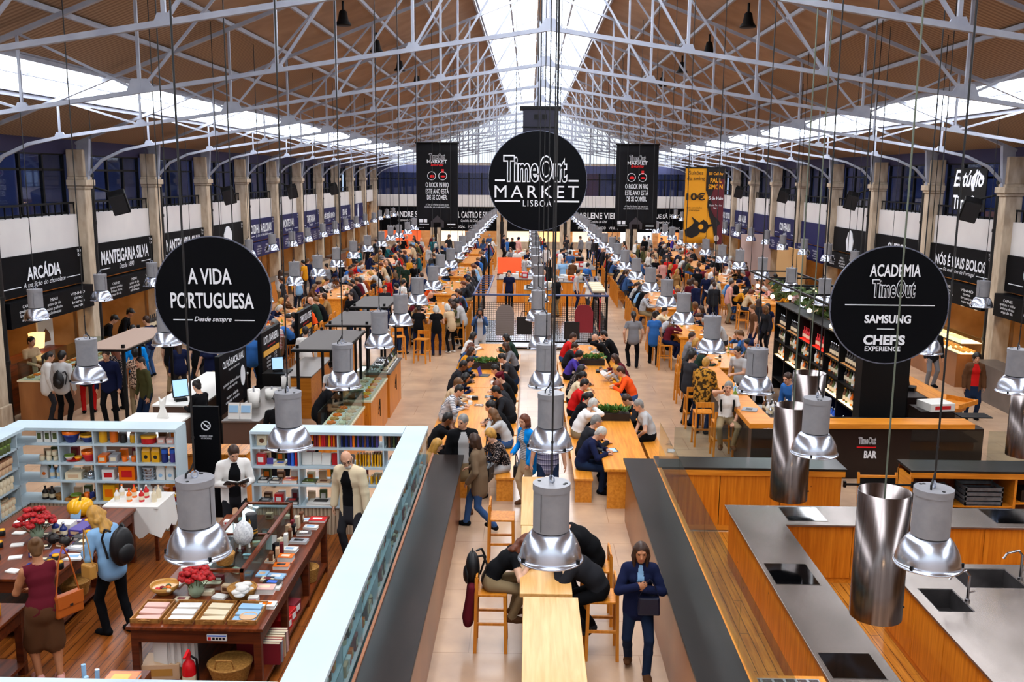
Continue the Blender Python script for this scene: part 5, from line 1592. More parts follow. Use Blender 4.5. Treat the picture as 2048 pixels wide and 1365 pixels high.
# extraction hoods: open steel tubes hung from the roof
for i, (x, y, z0, z1, lb) in enumerate(((3.5, 8.9, 1.5, 2.8, 'nearest brushed steel hood cylinder hanging over the worktop'), (3.57, 12.4, 1.5, 2.8, 'brushed steel hood cylinder hanging over the corner hob'), (4.42, 14.6, 1.5, 2.8, 'half hidden brushed steel hood cylinder behind the corner one'), (7.86, 14.6, 1.5, 2.8, 'brushed steel hood cylinder at the right edge'))):
  t = thing('extraction_hood', lb, 'hood', (x, y, z0))
  h = z1 - z0
  MB().lathe([(.25, 0), (.25, h), (.244, h), (.244, .001), (.25, 0)], n=48).build('steel_tube', M_hood, t)
  MB().lathe([(.0001, .18), (.243, .18)], n=32).build('filter', M_black, t)
  b = MB().cyl((-.24, 0, h - .1), (.24, 0, h - .1), .012, n=8)
  b.build('cross_bar', M_black, t)
  MB().cyl((0, 0, h - .1), (0, 0, roof_z(x) - z0), .009, n=6).build('suspension_rod', mat('rod_greenish', '#5c6456', .5), t)
  MB().cyl((.243, -.06, .12), (.255, -.06, .12), .012, n=8).build('button', M_black, t)
# ---------------------------------------------------------------- bar
t = thing('bar_counter', 'U-shaped bar counter with thick pine top and black body', 'bar counter', (4.3, 17.8, 0))
MB().prism([(0, 0), (4.40, .15), (4.40, .62), (.52, .50), (.48, 5.6), (.02, 5.6)], 'z', 1.02, 1.12).build('pine_top', M_pinex, t, bevel=.006)
MB().prism([(.06, .06), (4.6, .2), (4.6, .5), (.42, .45), (.40, 5.5), (.08, 5.5)], 'z', 0, 1.02).build('body', mat('bar_brown_black', '#1d1210', .32), t)
MB().prism([(4.42, 1.2), (4.95, 1.75), (4.95, 7.4), (4.45, 7.4)], 'z', 1.02, 1.12).build('pine_top', M_piney, t, bevel=.006)
MB().prism([(4.5, 1.3), (4.9, 1.8), (4.9, 7.3), (4.5, 7.3)], 'z', 0, 1.02).build('body', MATS['bar_brown_black'], t)
logo(t, 2.32, .78, .34, .15, -.0, fill=MATS['bar_brown_black'])
for c in list(t.children):
  if c.name.startswith('lettering'):
    c.location.y = .11
lettering('lettering', 'BAR', M_white, t, (2.40, .11, .50), .25, .15, off=.04)
MB().box(2.13, 2.5, .105, .118, .635, .655).build('rule', M_red, t)
b = MB().cb((.95, 1.4, .93), (.75, 1.4, .12)).cb((2.6, .95, .93), (3.0, .4, .12))
tag(b.build('bar_worktop', mat('bar_steel', '#3b3a3c', .3, .8)), 'dark steel working counter inside the bar', 'counter').location = (4.3, 17.8, 0)
put('flat', ('grey', 'black', .3, .3, .02), 4.55, 18.9, 1.12, R(70), 'grey grille mat on the pine bar top')
for i in range(14):
  a = (i * 7) % 5
  put('bottle', (['silver', 'dark', 'green', 'white', 'brown'][a], 'silver', .04, .2 + .03 * (i % 3)), 5.0 + .14 * (i % 4), 19.0 + .15 * (i // 4) + .02 * a, .99, 0, '%s bottle standing on the working counter inside the bar' % ['silver', 'dark', 'green', 'white', 'brown'][a], '%s bottles inside the bar' % ['silver', 'dark', 'green', 'white', 'brown'][a])
for i in range(8):
  put('mug', ('silver',), 4.62 + .1 * (i % 2), 20.3 + .13 * (i // 2), 1.12, i, 'metal cup on the left arm of the bar', 'metal cups on the bar')
put('bottle', ('sky', 'white', .045, .3), 4.5, 20.1, 1.12, 0, 'clear water bottle on the left arm of the bar')
put('bottle', ('green', 'green', .04, .24), 4.45, 19.85, 1.12, 0, 'green bottle on the left arm of the bar')
# back shelving of the bar: black frame with bottles, red and blue lit bays
t = thing('bar_shelf', 'tall black bottle shelf in the middle of the bar with lit shelves', 'shelf', (6.85, 19.1, 0))
MB().box(0, .95, 0, .35, 0, 2.95).build('end_pillar', M_black, t)
b = MB()
for z in (.35, .98, 1.42, 1.82, 2.42):
  b.box(0, .45, .35, 7.0, z - .03, z)
for i in range(7):
  b.box(0, .45, .35 + i * 1.1, .40 + i * 1.1, 0, 2.42)
b.box(.42, .45, .35, 7.0, 0, 2.42)
b.build('frame', M_black, t)
M_glow = mat('lit_shelf', '#ffe9c4', .5, emit='#ffd796', strength=5.0)
M_glowb = mat('lit_fridge_blue', '#2030c0', .5, emit='#2a3cff', strength=1.6)
M_glowr = mat('lit_red', '#d01808', .5, emit='#ff2a10', strength=2.5)
M_glowd = mat('lit_shelf_dim', '#c08850', .5, emit='#c08040', strength=.6)
for i in range(6):
  MB().box(.02, .41, .42 + i * 1.1, 1.42 + i * 1.1, .98, .984).build('light_panel', M_glow, t)
  MB().box(.02, .41, .42 + i * 1.1, 1.42 + i * 1.1, 1.82, 1.824).build('light_panel', M_glowr if i in (2, 3) else M_glowd, t)
  if i < 3:
    MB().box(.02, .41, .42 + i * 1.1, 1.42 + i * 1.1, .35, .354).build('light_panel', M_glowb, t)
bi = 0
for bay in range(6):
  for lev, z in ((0, .98), (1, 1.42), (2, 1.82), (3, .35)):
    if lev == 3 and bay > 2:
      continue
    for q in range(6):
      y = 19.1 + .35 + bay * 1.1 + .17 + q * .155
      if lev == 2:
        c, cp = ('red', 'red') if bay in (2, 3) else ('dark', 'silver')
      elif lev == 3:
        c, cp = 'blue', 'silver'
      else:
        c, cp = [('brown', 'yellow'), ('dark', 'yellow'), ('orange', 'brown'), ('white', 'silver'), ('olive', 'dark')][(q + bay + lev) % 5]
      lb = '%s bottle with %s cap, %s lit bar shelf, %s bay from the viewer' % (c, cp, ('lower', 'middle', 'upper', 'bottom')[lev], ORD[bay])
      put('bottle', (c, cp, .045, .30), 6.98, y, z + .004, 0, lb, lb.split(', ')[0] + 's, %s shelf bay %s' % (('lower', 'middle', 'upper', 'bottom')[lev], ORD[bay]))
      bi += 1
t = thing('light_canopy', 'black steel frame with globe bulbs and hanging plants above the bar', 'frame', (7.55, 23.0, 0))
b = MB()
for x in (-.65, .65):
  b.bar((x, -3.5, 2.95), (x, 6.5, 2.95), .05)
for i in range(6):
  b.bar((-.65, -3.5 + 2 * i, 2.95), (.65, -3.5 + 2 * i, 2.95), .04)
for y in (-3.5, 1.5, 6.5):
  for x in (-.65, .65):
    b.bar((x, y, 2.95), (x, y, 8.9), .012)
for y in (-3.0, 6.4):
  b.bar((.6, y, 0), (.6, y, 2.95), .06)
b.build('frame', M_black, t)
M_bulb = mat('globe_bulb', '#fff2d8', .4, emit='#ffe0a8', strength=14.0)
for i in range(12):
  x, y = (-.6, .6)[i % 2], -3.3 + (i // 2) * 1.8
  z = 2.68 - .1 * (i % 3)
  MB().cyl((x, y, 2.95), (x, y, z + .05), .006, n=5).build('bulb_cord', M_cable, t)
  MB().ell((x, y, z), (.06, .06, .06), 12).build('globe_bulb', M_bulb, t)
def leafy(par, n, rx, ry, rz, m, size, name='foliage', hang=False):
  b = MB()
  for i in range(n):
    a, q = rnd.uniform(0, 6.28), math.sqrt(rnd.random())
    p = Vector((rx * q * math.cos(a), ry * q * math.sin(a), rz * (-rnd.random() if hang else rnd.random())))
    d = Vector((rnd.uniform(-1, 1), rnd.uniform(-1, 1), rnd.uniform(-.9, .1) if hang else rnd.uniform(.2, 1.2))).normalized()
    s = d.cross(Vector((rnd.uniform(-1, 1), rnd.uniform(-1, 1), rnd.uniform(-1, 1)))).normalized() * size * .22
    e = p + d * size
    mid = p + d * size * .5
    b.add([tuple(p), tuple(mid + s), tuple(e), tuple(mid - s)], [(0, 1, 2, 3)])
  return b.build(name, m, par)
M_leaf = noise_mat('leaf_green', '#4a7a2a', '#2c4f18', (12, 12, 12), .5)
M_leafd = noise_mat('leaf_dark', '#2e4a20', '#5a6a28', (8, 8, 8), .5)
for i in range(5):
  t = thing('hanging_plant', 'leafy green plant hanging from the frame above the bar, %s from the near end' % ORD[i], 'plant', (7.45 + .2 * (i % 2), 20.2 + 1.9 * i, 2.9))
  MB().lathe([(.09, -.12), (.12, 0), (.11, 0), (.085, -.1), (.0001, -.1)], n=14).build('pot', M_black, t)
  leafy(t, 130, .28, .55, .55, M_leafd, .24, hang=True)
t = thing('neon_sign', 'small glowing white box sign with a red mark hanging above the bar shelf', 'sign', (7.7, 26.2, 2.05))
MB().box(-.14, .14, -.05, .05, 0, .55).build('light_box', mat('lightbox_white', '#ffffff', .5, emit='#eaf2ff', strength=6.0), t, bevel=.03)
MB().box(-.02, .16, -.056, -.05, .24, .3).build('red_mark', mat('lightbox_red', '#ff2010', .5, emit='#ff2010', strength=3.0), t)
MB().cyl((0, 0, .55), (0, 0, .95), .012, n=6).build('suspension_wire', M_cable, t)
# right end of the bar
put('box', ('white', 'red', .55, .5, .16), 8.45, 19.2, 1.12, .2, 'white and red pizza box heap on the right of the bar top')
t = thing('cash_register', 'black till screen on the right arm of the bar', 'till', (8.55, 21.0, 1.12))
tag(MB().box(-.3, .2, -.6, .4, 0, 1.12).build('till_stand', mat('bar_brown_black')), 'dark stand under the till inside the bar', 'stand').location = (8.5, 20.8, 0)
MB().cb((0, 0, .22), (.36, .03, .28), R(60), rx=R(-15)).build('screen', M_black, t)
MB().cb((.05, 0, .04), (.3, .3, .08), R(60)).build('base', M_black, t)
tag(MB().box(-.35, .35, -.3, .3, 0, 1.12).build('bar_cabinet', mat('bar_brown_black')), 'dark cabinet at the right front corner inside the bar', 'cabinet').location = (8.4, 19.25, 0)
t = thing('serving_tray', 'pine serving tray with raised rim at the right corner of the bar', 'tray', (9.0, 19.6, 1.12))
MB().cb((0, 0, .01), (.8, .6, .02), .7).build('base', M_pinex, t)
MB().cb((.2, -.24, .06), (.8, .025, .1), .7).cb((.25, .25, .06), (.025, .6, .1), .7).build('rim', M_pinex, t)
tag(MB().cb((0, 0, 0), (.62, .38, .02)).build('serving_tray', M_black), 'black tray sticking out at the right end of the bar', 'tray').location = (9.0, 18.7, 1.11)
t = thing('hanging_banner', 'x', 'x') if False else None
# lit sign letters behind the right gallery windows
t = thing('neon_sign', 'white neon lettering behind the gallery windows at the upper right', 'sign', (XR - .05, 28.3, 5.4), R(-90))
lettering('lettering', 'Estúdio', mat('neon_white', '#f4f4ff', .5, emit='#eef2ff', strength=1.3), t, (0, 0, .45), 1.9, .5, shear=.3, off=.02)
lettering('lettering', 'Time Out', MATS['neon_white'], t, (0, 0, -.25), 1.8, .42, off=.02)
b = MB()
for i in range(7):
  a = .4 + i * .5
  b.bar((.55 + .3 * math.cos(a), 0, .3 + .3 * math.sin(a)), (.55 + .3 * math.cos(a + .5), 0, .3 + .3 * math.sin(a + .5)), .05)
b.build('neon_swirl', MATS['neon_white'], t)
MB().box(-1.05, 1.05, .03, .05, -.5, .75).build('mounting_rail', M_black, t)
# ---------------------------------------------------------------- hall furniture
M_oak = wood('table_wood_honey', '#eb9c38', '#d07c1e', 'y', .3)
M_oakp = wood('table_wood_pale', '#e8b673', '#d39a52', 'y', .3)
M_stool = wood('stool_wood', '#e3922f', '#c06e14', 'z', .42)
M_plant = mat('planter_dark', '#1d1411', .5)
def table(name, label, x0, x1, y0, y1, z, m, panel=True, group=None):
  t = thing(name, label, 'table', ((x0 + x1) / 2, (y0 + y1) / 2, 0), 0, group)
  w, d = (x1 - x0) / 2, (y1 - y0) / 2
  MB().box(-w, w, -d, d, z - .05, z).build('tabletop', m, t, bevel=.005)
  for s in (-1, 1):
    if panel:
      MB().box(-w + .06, w - .06, s * (d - .1) - .03, s * (d - .1) + .03, 0, z - .05).build('end_panel', m, t)
    else:
      for q in (-1, 1):
        MB().cb((q * (w - .07), s * (d - .12), (z - .05) / 2), (.07, .07, z - .05)).build('leg', m, t)
  MB().box(-.02, .02, -d + .12, d - .12, z - .2, z - .05).build('stretcher', m, t)
  return t
table('high_table', 'pale wooden high table at the bottom edge of the centre aisle', -.03, .60, 7.9, 10.16, 1.05, M_oakp)
table('high_table', 'pale wooden high table with three people writing in the centre aisle', -.07, .54, 10.24, 12.40, 1.05, M_oakp)
table('high_table', 'pale empty wooden high table farther up the centre aisle', -.08, .48, 12.43, 14.55, 1.05, M_oakp)
# bar stool
def make_stool():
  t = thing('bar_stool', 'x', 'stool')
  MB().box(-.20, .20, -.19, .19, .735, .765).build('seat', M_stool, t, bevel=.006)
  for sx in (-1, 1):
    MB().bar((sx * .20, -.18, 0), (sx * .175, -.165, .735), .04).build('leg', M_stool, t)
    MB().bar((sx * .20, .20, 0), (sx * .18, .18, .97), .04).build('leg', M_stool, t)
  MB().box(-.20, .20, .165, .19, .88, 1.0).build('backrest', M_stool, t, bevel=.005)
  MB().box(-.18, .18, -.19, -.16, .27, .31).build('footrest', M_stool, t)
  for sx in (-1, 1):
    MB().bar((sx * .193, -.17, .38), (sx * .193, .19, .38), .03).build('stretcher', M_stool, t)
  return t
stool0 = make_stool()
stool_used = [False]
def stool(x, y, rz, label, group=None):
  if not stool_used[0]:
    stool_used[0] = True
    o = stool0
    o.location, o.rotation_euler = (x, y, 0), (0, 0, rz)
    o['label'] = label
    if group:
      o['group'] = group
    return o
  o = dup(stool0, (x, y, 0), rz, label)
  if group:
    o['group'] = group
  elif 'group' in o:
    del o['group']
  return o
# rz: 0 means the backrest is on the far (+y) side; sitters face -y
LEFT_OF, RIGHT_OF = R(90), R(-90)        # backrest on the -x side / on the +x side
stool(-.37, 13.55, LEFT_OF, 'empty wooden bar stool on the left of the empty high table')
stool(-.42, 11.0, LEFT_OF, 'wooden bar stool under the blonde woman in black at the high table')
stool(.92, 10.85, RIGHT_OF, 'wooden bar stool under the dark-haired man with sneakers at the high table')
stool(.92, 11.75, RIGHT_OF, 'wooden bar stool under the person behind the dome lamp at the high table')
stool(4.06, 24.2, RIGHT_OF * -1, 'empty wooden bar stool standing beside the right aisle, left of the crowd tables')
stool(3.9, 21.7, R(180), 'wooden bar stool behind the person in the camouflage jacket')
stool(3.85, 20.2, R(180), 'wooden bar stool at the left arm of the bar, nearer the kitchen')
stool(4.1, 19.35, R(180), 'wooden bar stool under the man on the phone')
stool(5.15, 17.35, R(180), 'wooden bar stool in front of the bar, behind the hood cylinders')
# communal tables, benches and planters
table('communal_table', 'long low wooden communal table on the left of the middle, with planter', -1.50, -.74, 16.4, 22.3, .75, M_oak)
table('communal_table', 'long low wooden communal table behind the left one, reaching the clothes cage', -1.50, -.74, 22.33, 28.4, .75, M_oak)
table('communal_table', 'long low wooden communal table on the right of the middle, nearest one', 1.36, 2.18, 15.95, 22.3, .75, M_oak)
table('communal_table', 'long low wooden communal table behind the right one, reaching the clothes cage', 1.36, 2.18, 22.33, 28.4, .75, M_oak)
def bench(x, y0, y1, label):
  t = thing('bench', label, 'bench', (x, (y0 + y1) / 2, 0), 0, 'benches of the communal tables')
  d = (y1 - y0) / 2
  MB().box(-.17, .17, -d, d, .41, .45).build('seat', M_oak, t, bevel=.004)
  for s in (-1, 1):
    MB().box(-.15, .15, s * (d - .06) - .03, s * (d - .06) + .03, 0, .41).build('end_panel', M_oak, t)
  MB().box(-.02, .02, -d + .08, d - .08, .2, .41).build('stretcher', M_oak, t)
for nm, xs in (('left', (-1.85, -.40)), ('right', (1.02, 2.54))):
  for sd, x in zip(('left', 'right'), xs):
    for k, (a, b_) in enumerate(((16.3, 19.1), (19.2, 22.1), (22.3, 25.2), (25.3, 28.3))):
      bench(x, a, b_, 'wooden bench on the %s side of the %s communal tables, %s from the near end' % (sd, nm, ORD[k]))
def planter(x, y, w, lb):
  t = thing('planter_box', lb, 'planter', (x, y, .75))
  MB().box(-w / 2, w / 2, -.12, .12, 0, .16).build('box', M_plant, t, bevel=.004)
  MB().box(-w / 2 + .015, w / 2 - .015, -.105, .105, .155, .165).build('soil', mat('soil', '#2a1a10', .9), t)
  b = leafy(t, 130, w * .48, .10, .06, M_leaf, .15)
  b.location = (0, 0, .16)
planter(-1.12, 24.6, .74, 'dark planter box of green leaves on the left communal table')
planter(1.72, 25.3, .72, 'dark planter box of green leaves far down the right communal table')
planter(1.80, 19.4, .68, 'dark planter box of green leaves on the near right communal table')
# things on the communal tables
def tabl(u, v, kind, args, lb, z=.75, rz=None):
  return on(kind, args, u, v, z, lb, rz)
tabl(935, 795, 'flat', ('white', 'grey', .3, .22, .02), 'white tray with papers on the left communal table')
tabl(958, 812, 'flat', ('silver', 'white', .2, .14, .02), 'white papers beside the camera on the left communal table')
tabl(950, 800, 'box', ('black', 'dark', .14, .1, .08), 'black camera on the left communal table')
tabl(980, 795, 'flat', ('black', 'grey', .25, .2, .02), 'dark tray on the left communal table')
x, y = at(970, 752, .75)
t = thing('laptop', 'open laptop with dark lid on the left communal table', 'laptop', (x, y, .75), R(80))
MB().box(-.16, .16, -.11, .11, 0, .015).build('keyboard_base', pc('black'), t)
MB().cb((0, .14, .11), (.32, .008, .21), rx=R(-15)).build('lid', pc('purple'), t)
for i, (u, v) in enumerate(((985, 770), (940, 810), (1004, 730), (1180, 700), (1190, 705))):
  tabl(u, v, 'mug', ('white',), 'white cup on the communal table, %s from the viewer' % ORD[[1, 0, 2, 4, 3][i]])
x, y = at(1222, 902, .75)
t = thing('tablet', 'tablet in black case lying on the near right communal table', 'tablet', (x - .05, y, .75), .15)
MB().box(-.17, .17, -.13, .13, 0, .012).build('case', pc('black'), t, bevel=.004)
MB().box(-.145, .145, -.105, .105, .012, .0135).build('screen', mat('tablet_screen', '#bcd4e8', .08, emit='#bcd8f0', strength=.5), t)
tabl(1240, 755, 'flat', ('white', 'grey', .4, .24, .02), 'white notebook beside the baby on the right communal table')
tabl(1203, 745, 'box', ('dark', 'black', .3, .18, .06), 'dark bag lying on the right communal table')
tabl(1162, 705, 'flat', ('black', 'sky', .2, .14, .015), 'black phone far down the right communal table')
tabl(1190, 706, 'flat', ('white', 'silver', .24, .2, .03), 'white paper far down the right communal table')
# centre aisle high table: papers and hands at work
put('flat', ('white', 'cream', .24, .18, .006), .12, 11.3, 1.05, .4, 'white sheet of paper on the high table under the dome lamp')
put('flat', ('cream', 'white', .2, .15, .006), .36, 11.1, 1.05, -.3, 'cream sheet of paper on the high table under the dome lamp')
# ---------------------------------------------------------------- clothes cage in the middle
def cage(x0, x1, y0, y1, z):
  t = thing('display_cage', 'black metal cage stall with blue rails and hanging aprons behind the communal tables', 'stall', ((x0 + x1) / 2, (y0 + y1) / 2, 0))
  w, d = (x1 - x0) / 2, (y1 - y0) / 2
  for s in (-1, 1):
    for q in (-1, 0, 1):
      MB().cb((s * w, q * d, z / 2), (.07, .07, z)).build('post', M_black, t)
  for xx in (-w * .47, 0, w * .4):
    MB().cb((xx, -d, z / 2), (.07, .07, z)).build('post', M_black, t)
  M_rail = mat('rail_blue_steel', '#44507c', .35, .5)
  MB().bar((-w - .05, -d, z), (w + .05, -d, z), .06).bar((-w - .05, -d - .12, z), (w + .05, -d - .12, z), .04).build('front_rail', M_rail, t)
  for s in (-1, 1):
    b = MB().bar((s * w, -d, z), (s * w, d, z), .05).bar((s * (w - .45), -d, z), (s * (w - .45), d, z), .05)
    for i in range(9):
      yy = -d + 2 * d * i / 8
      b.bar((s * w, yy, z), (s * (w - .45), yy, z), .03)
    b.build('side_rail', M_rail, t)
  b = MB()
  for zz in (.28,):
    b.bar((-w, -d, zz), (w, -d, zz), .05)
  n = 60
  for i in range(n + 1):
    xx = -w + 2 * w * i / n
    b.box(xx - .006, xx + .006, -d - .006, -d + .006, .28, z * .86)
  for i in range(20):
    zz = .28 + (z * .86 - .28) * i / 19
    b.box(-w, w, -d - .005, -d + .005, zz - .005, zz + .005)
  b.build('mesh_panel', M_black, t)
  MB().box(-w + .05, w - .05, -d + .1, d, .06, .1).build('floor_plate', pc('silver', .4), t)
  for s in (-1, 1):
    MB().box(s * w - .02, s * w + .02, -d, d, .28, 1.0).build('side_panel', M_black, t)
  return t
CX0, CX1, CY0, CY1, CZ = -1.85, 2.62, 31.5, 37.5, 1.88
cage(CX0, CX1, CY0, CY1, CZ)
def hung(kind, x, z, w, h, c, lb, m=None):
  t = thing(kind, lb, kind.split('_')[-1], (x, CY0 - .10, z))
  if 'apron' in kind:
    MB().prism([(-w * .5, -h), (w * .5, -h), (w * .5, -h * .25), (w * .36, -h * .06), (w * .18, 0), (-w * .18, 0), (-w * .36, -h * .06), (-w * .5, -h * .25)], 'y', -.025, .025).build('cloth', m or pc(c, .9), t, bevel=.01)
  else:
    MB().box(-w / 2, w / 2, -.04, .04, -h, 0).build('bag_body', m or pc(c, .8), t, bevel=.01)
    MB().tube([(-w * .22, 0, 0), (-w * .16, 0, .18), (w * .16, 0, .18), (w * .22, 0, 0)], .012).build('handle', pc(c), t)
  MB().cyl((0, .06, .02), (0, .06, CZ - z), .008, n=5).build('hook', pc('silver'), t)
hung('hanging_apron', -.80, 1.55, .62, 1.05, 'grey', 'grey checked apron hanging on the front of the cage', stripes('grey_check', [(0, '#8d8480'), (.5, '#5d5450')], 30.0, (0, 0, 1)))
hung('hanging_apron', 1.85, 1.58, .62, .95, 'maroon', 'dark red apron hanging on the front of the cage')
hung('hanging_bag', -.15, 1.15, .52, .6, 'black', 'black cloth bag hanging left on the front of the cage')
hung('hanging_bag', 1.45, 1.0, .52, .6, 'black', 'black cloth bag hanging right on the front of the cage')
for i in range(6):
  x = CX1 - .42 + .07 * i
  t = thing('hanging_apron', '%s apron hanging sideways at the right end of the cage' % ['red', 'maroon', 'black', 'dark', 'black', 'brown'][i], 'apron', (CX1 - .22, CY0 + .3 + .12 * i, 1.75), R(90), 'aprons at the right end of the cage, ' + ['red', 'maroon', 'black', 'dark', 'black', 'brown'][i])
  MB().prism([(-.25, -1.1), (.25, -1.1), (.22, -.1), (.06, 0), (-.06, 0), (-.22, -.1)], 'y', -.02, .02).build('cloth', pc(['red', 'maroon', 'black', 'dark', 'black', 'brown'][i], .9), t)
  MB().cyl((0, 0, 0), (0, 0, .14), .008, n=5).build('hook', pc('silver'), t)
for i in range(5):
  t = thing('folded_textile', 'cream rolled cloth on top of the right end of the cage', 'textile', (CX1 - .25, CY0 + .5 + .55 * i, CZ + .03), 0, 'rolled cloths on the cage')
  MB().cyl((-.22, 0, .07), (.22, 0, .07), .07, n=12).build('roll', pc('cream', .9), t)
# ---------------------------------------------------------------- left food kiosks
M_grm = mat('canopy_grey_mesh', '#5f5a58', .8)
M_greyc = noise_mat('kiosk_steel', '#7d7570', '#665f5b', (1.5, 1.5, 1.5), .35, .6)
def canopy(x0, x1, y0, y1, lb, m=None):
  t = thing('canopy', lb, 'canopy', ((x0 + x1) / 2, (y0 + y1) / 2, 0))
  w, d = (x1 - x0) / 2, (y1 - y0) / 2
  MB().box(-w, w, -d, d, 2.18, 2.21).build('roof_sheet', m or M_grm, t)
  b = MB()
  for s in (-1, 1):
    b.bar((s * w, -d, 2.17), (s * w, d, 2.17), .04).bar((-w, s * d, 2.17), (w, s * d, 2.17), .04)
  b.build('edge_frame', M_black, t)
  for sx in (-1, 1):
    for sy in (-1, 1):
      MB().cb((sx * (w - .1), sy * (d - .1), 1.14), (.06, .06, 2.28)).build('post', M_black, t)
canopy(-4.95, -3.85, 19.3, 21.85, 'grey flat mesh canopy over the food kiosks, nearest of three')
canopy(-4.95, -3.85, 22.6, 25.0, 'grey flat mesh canopy over the food kiosks, middle of three')
canopy(-4.95, -3.92, 25.85, 28.2, 'grey flat mesh canopy over the food kiosks, farthest of three')
canopy(-9.3, -8.35, 19.1, 21.9, 'pale brown flat canopy near the left wall', mat('canopy_brown', '#9a8172', .8))
M_caseg = glass('case_glass', '#e8f2f0', .84)
def kiosk(lb, x0, x1, y0, y1, z, glass_h, m, food):
  t = thing('food_counter', lb, 'counter', ((x0 + x1) / 2, (y0 + y1) / 2, 0))
  w, d = (x1 - x0) / 2, (y1 - y0) / 2
  MB().box(-w, w, -d, d, 0, z - .04).build('body', m, t)
  MB().box(-w - .02, w + .02, -d - .02, d + .02, z - .04, z).build('worktop', pc('cream', .3) if glass_h else M_greyc, t)
  if glass_h:
    b = MB()
    b.box(w - .01, w, -d + .02, d - .02, z, z + glass_h).box(-w, w, -d + .02, -d + .03, z, z + glass_h).box(-w, w, d - .03, d - .02, z, z + glass_h)
    b.build('glass_front', M_caseg, t)
    MB().box(-w, w, -d + .02, d - .02, z + glass_h, z + glass_h + .012).build('glass_top', M_caseg, t)
  x, y = (x0 + x1) / 2, (y0 + y1) / 2
  n = int((y1 - y0) / .3)
  for i in range(n):
    for j in range(2):
      c = food[(i * 2 + j) % len(food)]
      xx, yy = x - w * .45 + w * .9 * j, y0 + .2 + i * .3
      f = thing('food_dish', '%s food dish in the %s' % ({'wicker': 'tan'}.get(c, c), lb.split(',')[0]), 'dish', (xx, yy, z + .001), 0, '%s dishes in the %s' % (c, lb.split(',')[0]))
      MB().box(-.11, .11, -.12, .12, 0, .02).build('plate', pc('white'), f)
      b = MB()
      for q in range(5):
        a = q * 1.257
        b.ell((.055 * math.cos(a), .06 * math.sin(a), .04), (.045, .045, .03), 8)
      b.build('food', pc(c, .5), f)
  return t
kiosk('pine food counter with glass case, nearest of three along the left aisle', -3.98, -3.45, 17.3, 19.3, 1.0, .35, M_pine, ['wicker', 'beige', 'orange', 'cream'])
kiosk('pine food counter with glass case, middle of three along the left aisle', -3.95, -3.36, 19.6, 21.9, 1.05, .3, M_pine, ['cream', 'orange', 'beige', 'yellow'])
kiosk('pine food counter with bottles, farthest of three along the left aisle', -3.92, -3.34, 22.2, 24.2, 1.1, 0, M_pine, ['silver', 'black', 'dark', 'silver'])
for k, (y, z) in enumerate(((20.7, .5), (23.2, .55))):
  t = tag(MB().bar((0, -.1, .1), (0, .1, .3), .02).bar((0, .1, .3), (0, -.06, .15), .02).bar((0, -.12, .0), (0, .02, .14), .02).bar((0, .1, .3), (0, .12, -.1), .02).build('painted_mark', M_black), 'black brush-like mark painted on the %s pine food counter front' % ('middle', 'farthest')[k], 'mark')
  t.location = (-3.36 + (.004 if k == 0 else .024), y, z)
for i in range(10):
  put('bottle', (['black', 'dark', 'silver', 'olive'][i % 4], 'dark', .045, .3), -3.46, 22.35 + .18 * i, 1.1, 0, '%s bottle along the front of the farthest pine food counter' % ['black', 'dark', 'silver', 'olive'][i % 4], '%s bottles along the farthest pine food counter' % ['black', 'dark', 'silver', 'olive'][i % 4])
# inner work counters
def block(name, lb, cat, x0, x1, y0, y1, z, m, top=None):
  t = thing(name, lb, cat, ((x0 + x1) / 2, (y0 + y1) / 2, 0))
  w, d = (x1 - x0) / 2, (y1 - y0) / 2
  MB().box(-w, w, -d, d, 0, z - .04).build('body', m, t)
  MB().box(-w - .02, w + .02, -d - .02, d + .02, z - .04, z).build('worktop', top or M_greyc, t, bevel=.004)
  return t
block('work_counter', 'brown kiosk counter with paper rolls behind the dark menu boards', 'counter', -5.9, -5.2, 17.6, 20.6, 1.1, mat('kiosk_brown', '#5a4236', .5))
block('work_counter', 'pine kiosk cabinet behind the gap in the shop shelves', 'counter', -6.4, -4.95, 15.9, 16.5, .95, M_pine, M_kfloor)
block('work_counter', 'pale kiosk counter full of food behind the middle menu board', 'counter', -5.9, -5.2, 22.0, 24.4, 1.05, M_pinex)
block('work_counter', 'pale kiosk counter behind the farthest menu board', 'counter', -5.9, -5.2, 25.6, 28.0, 1.05, M_pinex)
for i, (x, y, r, h) in enumerate(((-5.75, 19.2, .13, .26), (-5.45, 19.5, .14, .2), (-5.6, 18.7, .10, .32), (-5.35, 20.3, .10, .3))):
  t = thing('paper_roll', 'big white paper towel roll on the brown kiosk counter, %s from the viewer' % ORD[[1, 2, 0, 3][i]], 'paper roll', (x, y, 1.1))
  MB().lathe([(.03, 0), (r, 0), (r, h), (.03, h), (.03, 0)], n=20).build('paper', pc('white', .9), t)
  MB().cyl((0, 0, 0), (0, 0, h + .06), .02, n=8).build('spindle', pc('grey'), t)
for i, (x, c) in enumerate(((-5.72, 'sky'), (-5.48, 'white'))):
  t = thing('poster_stand', '%s flyer stand on the brown kiosk counter' % ('left pale blue', 'right white')[i], 'flyer stand', (x, 17.75, 1.1))
  MB().cb((0, 0, .16), (.22, .012, .32), rx=R(-12)).build('board', pc('white', .3), t)
  MB().cb((0, -.012, .2), (.18, .004, .14), rx=R(-12)).build('printed_picture', pc(c if c != 'white' else 'sky', .3), t)
  MB().cb((-.03, -.014, .08), (.09, .004, .08), rx=R(-12)).build('dark_print', pc('black', .3), t)
put('box', ('orange', 'wicker', .4, .8, .25), -5.4, 21.2, 1.1, .1, 'orange wooden box beside the paper rolls on the kiosk counter') if False else None
block('ice_counter', 'white-topped ice counter with fish near the left aisle, nearer one', 'counter', -8.0, -6.85, 16.6, 18.6, .98, mat('kiosk_brown'), pc('white', .25))
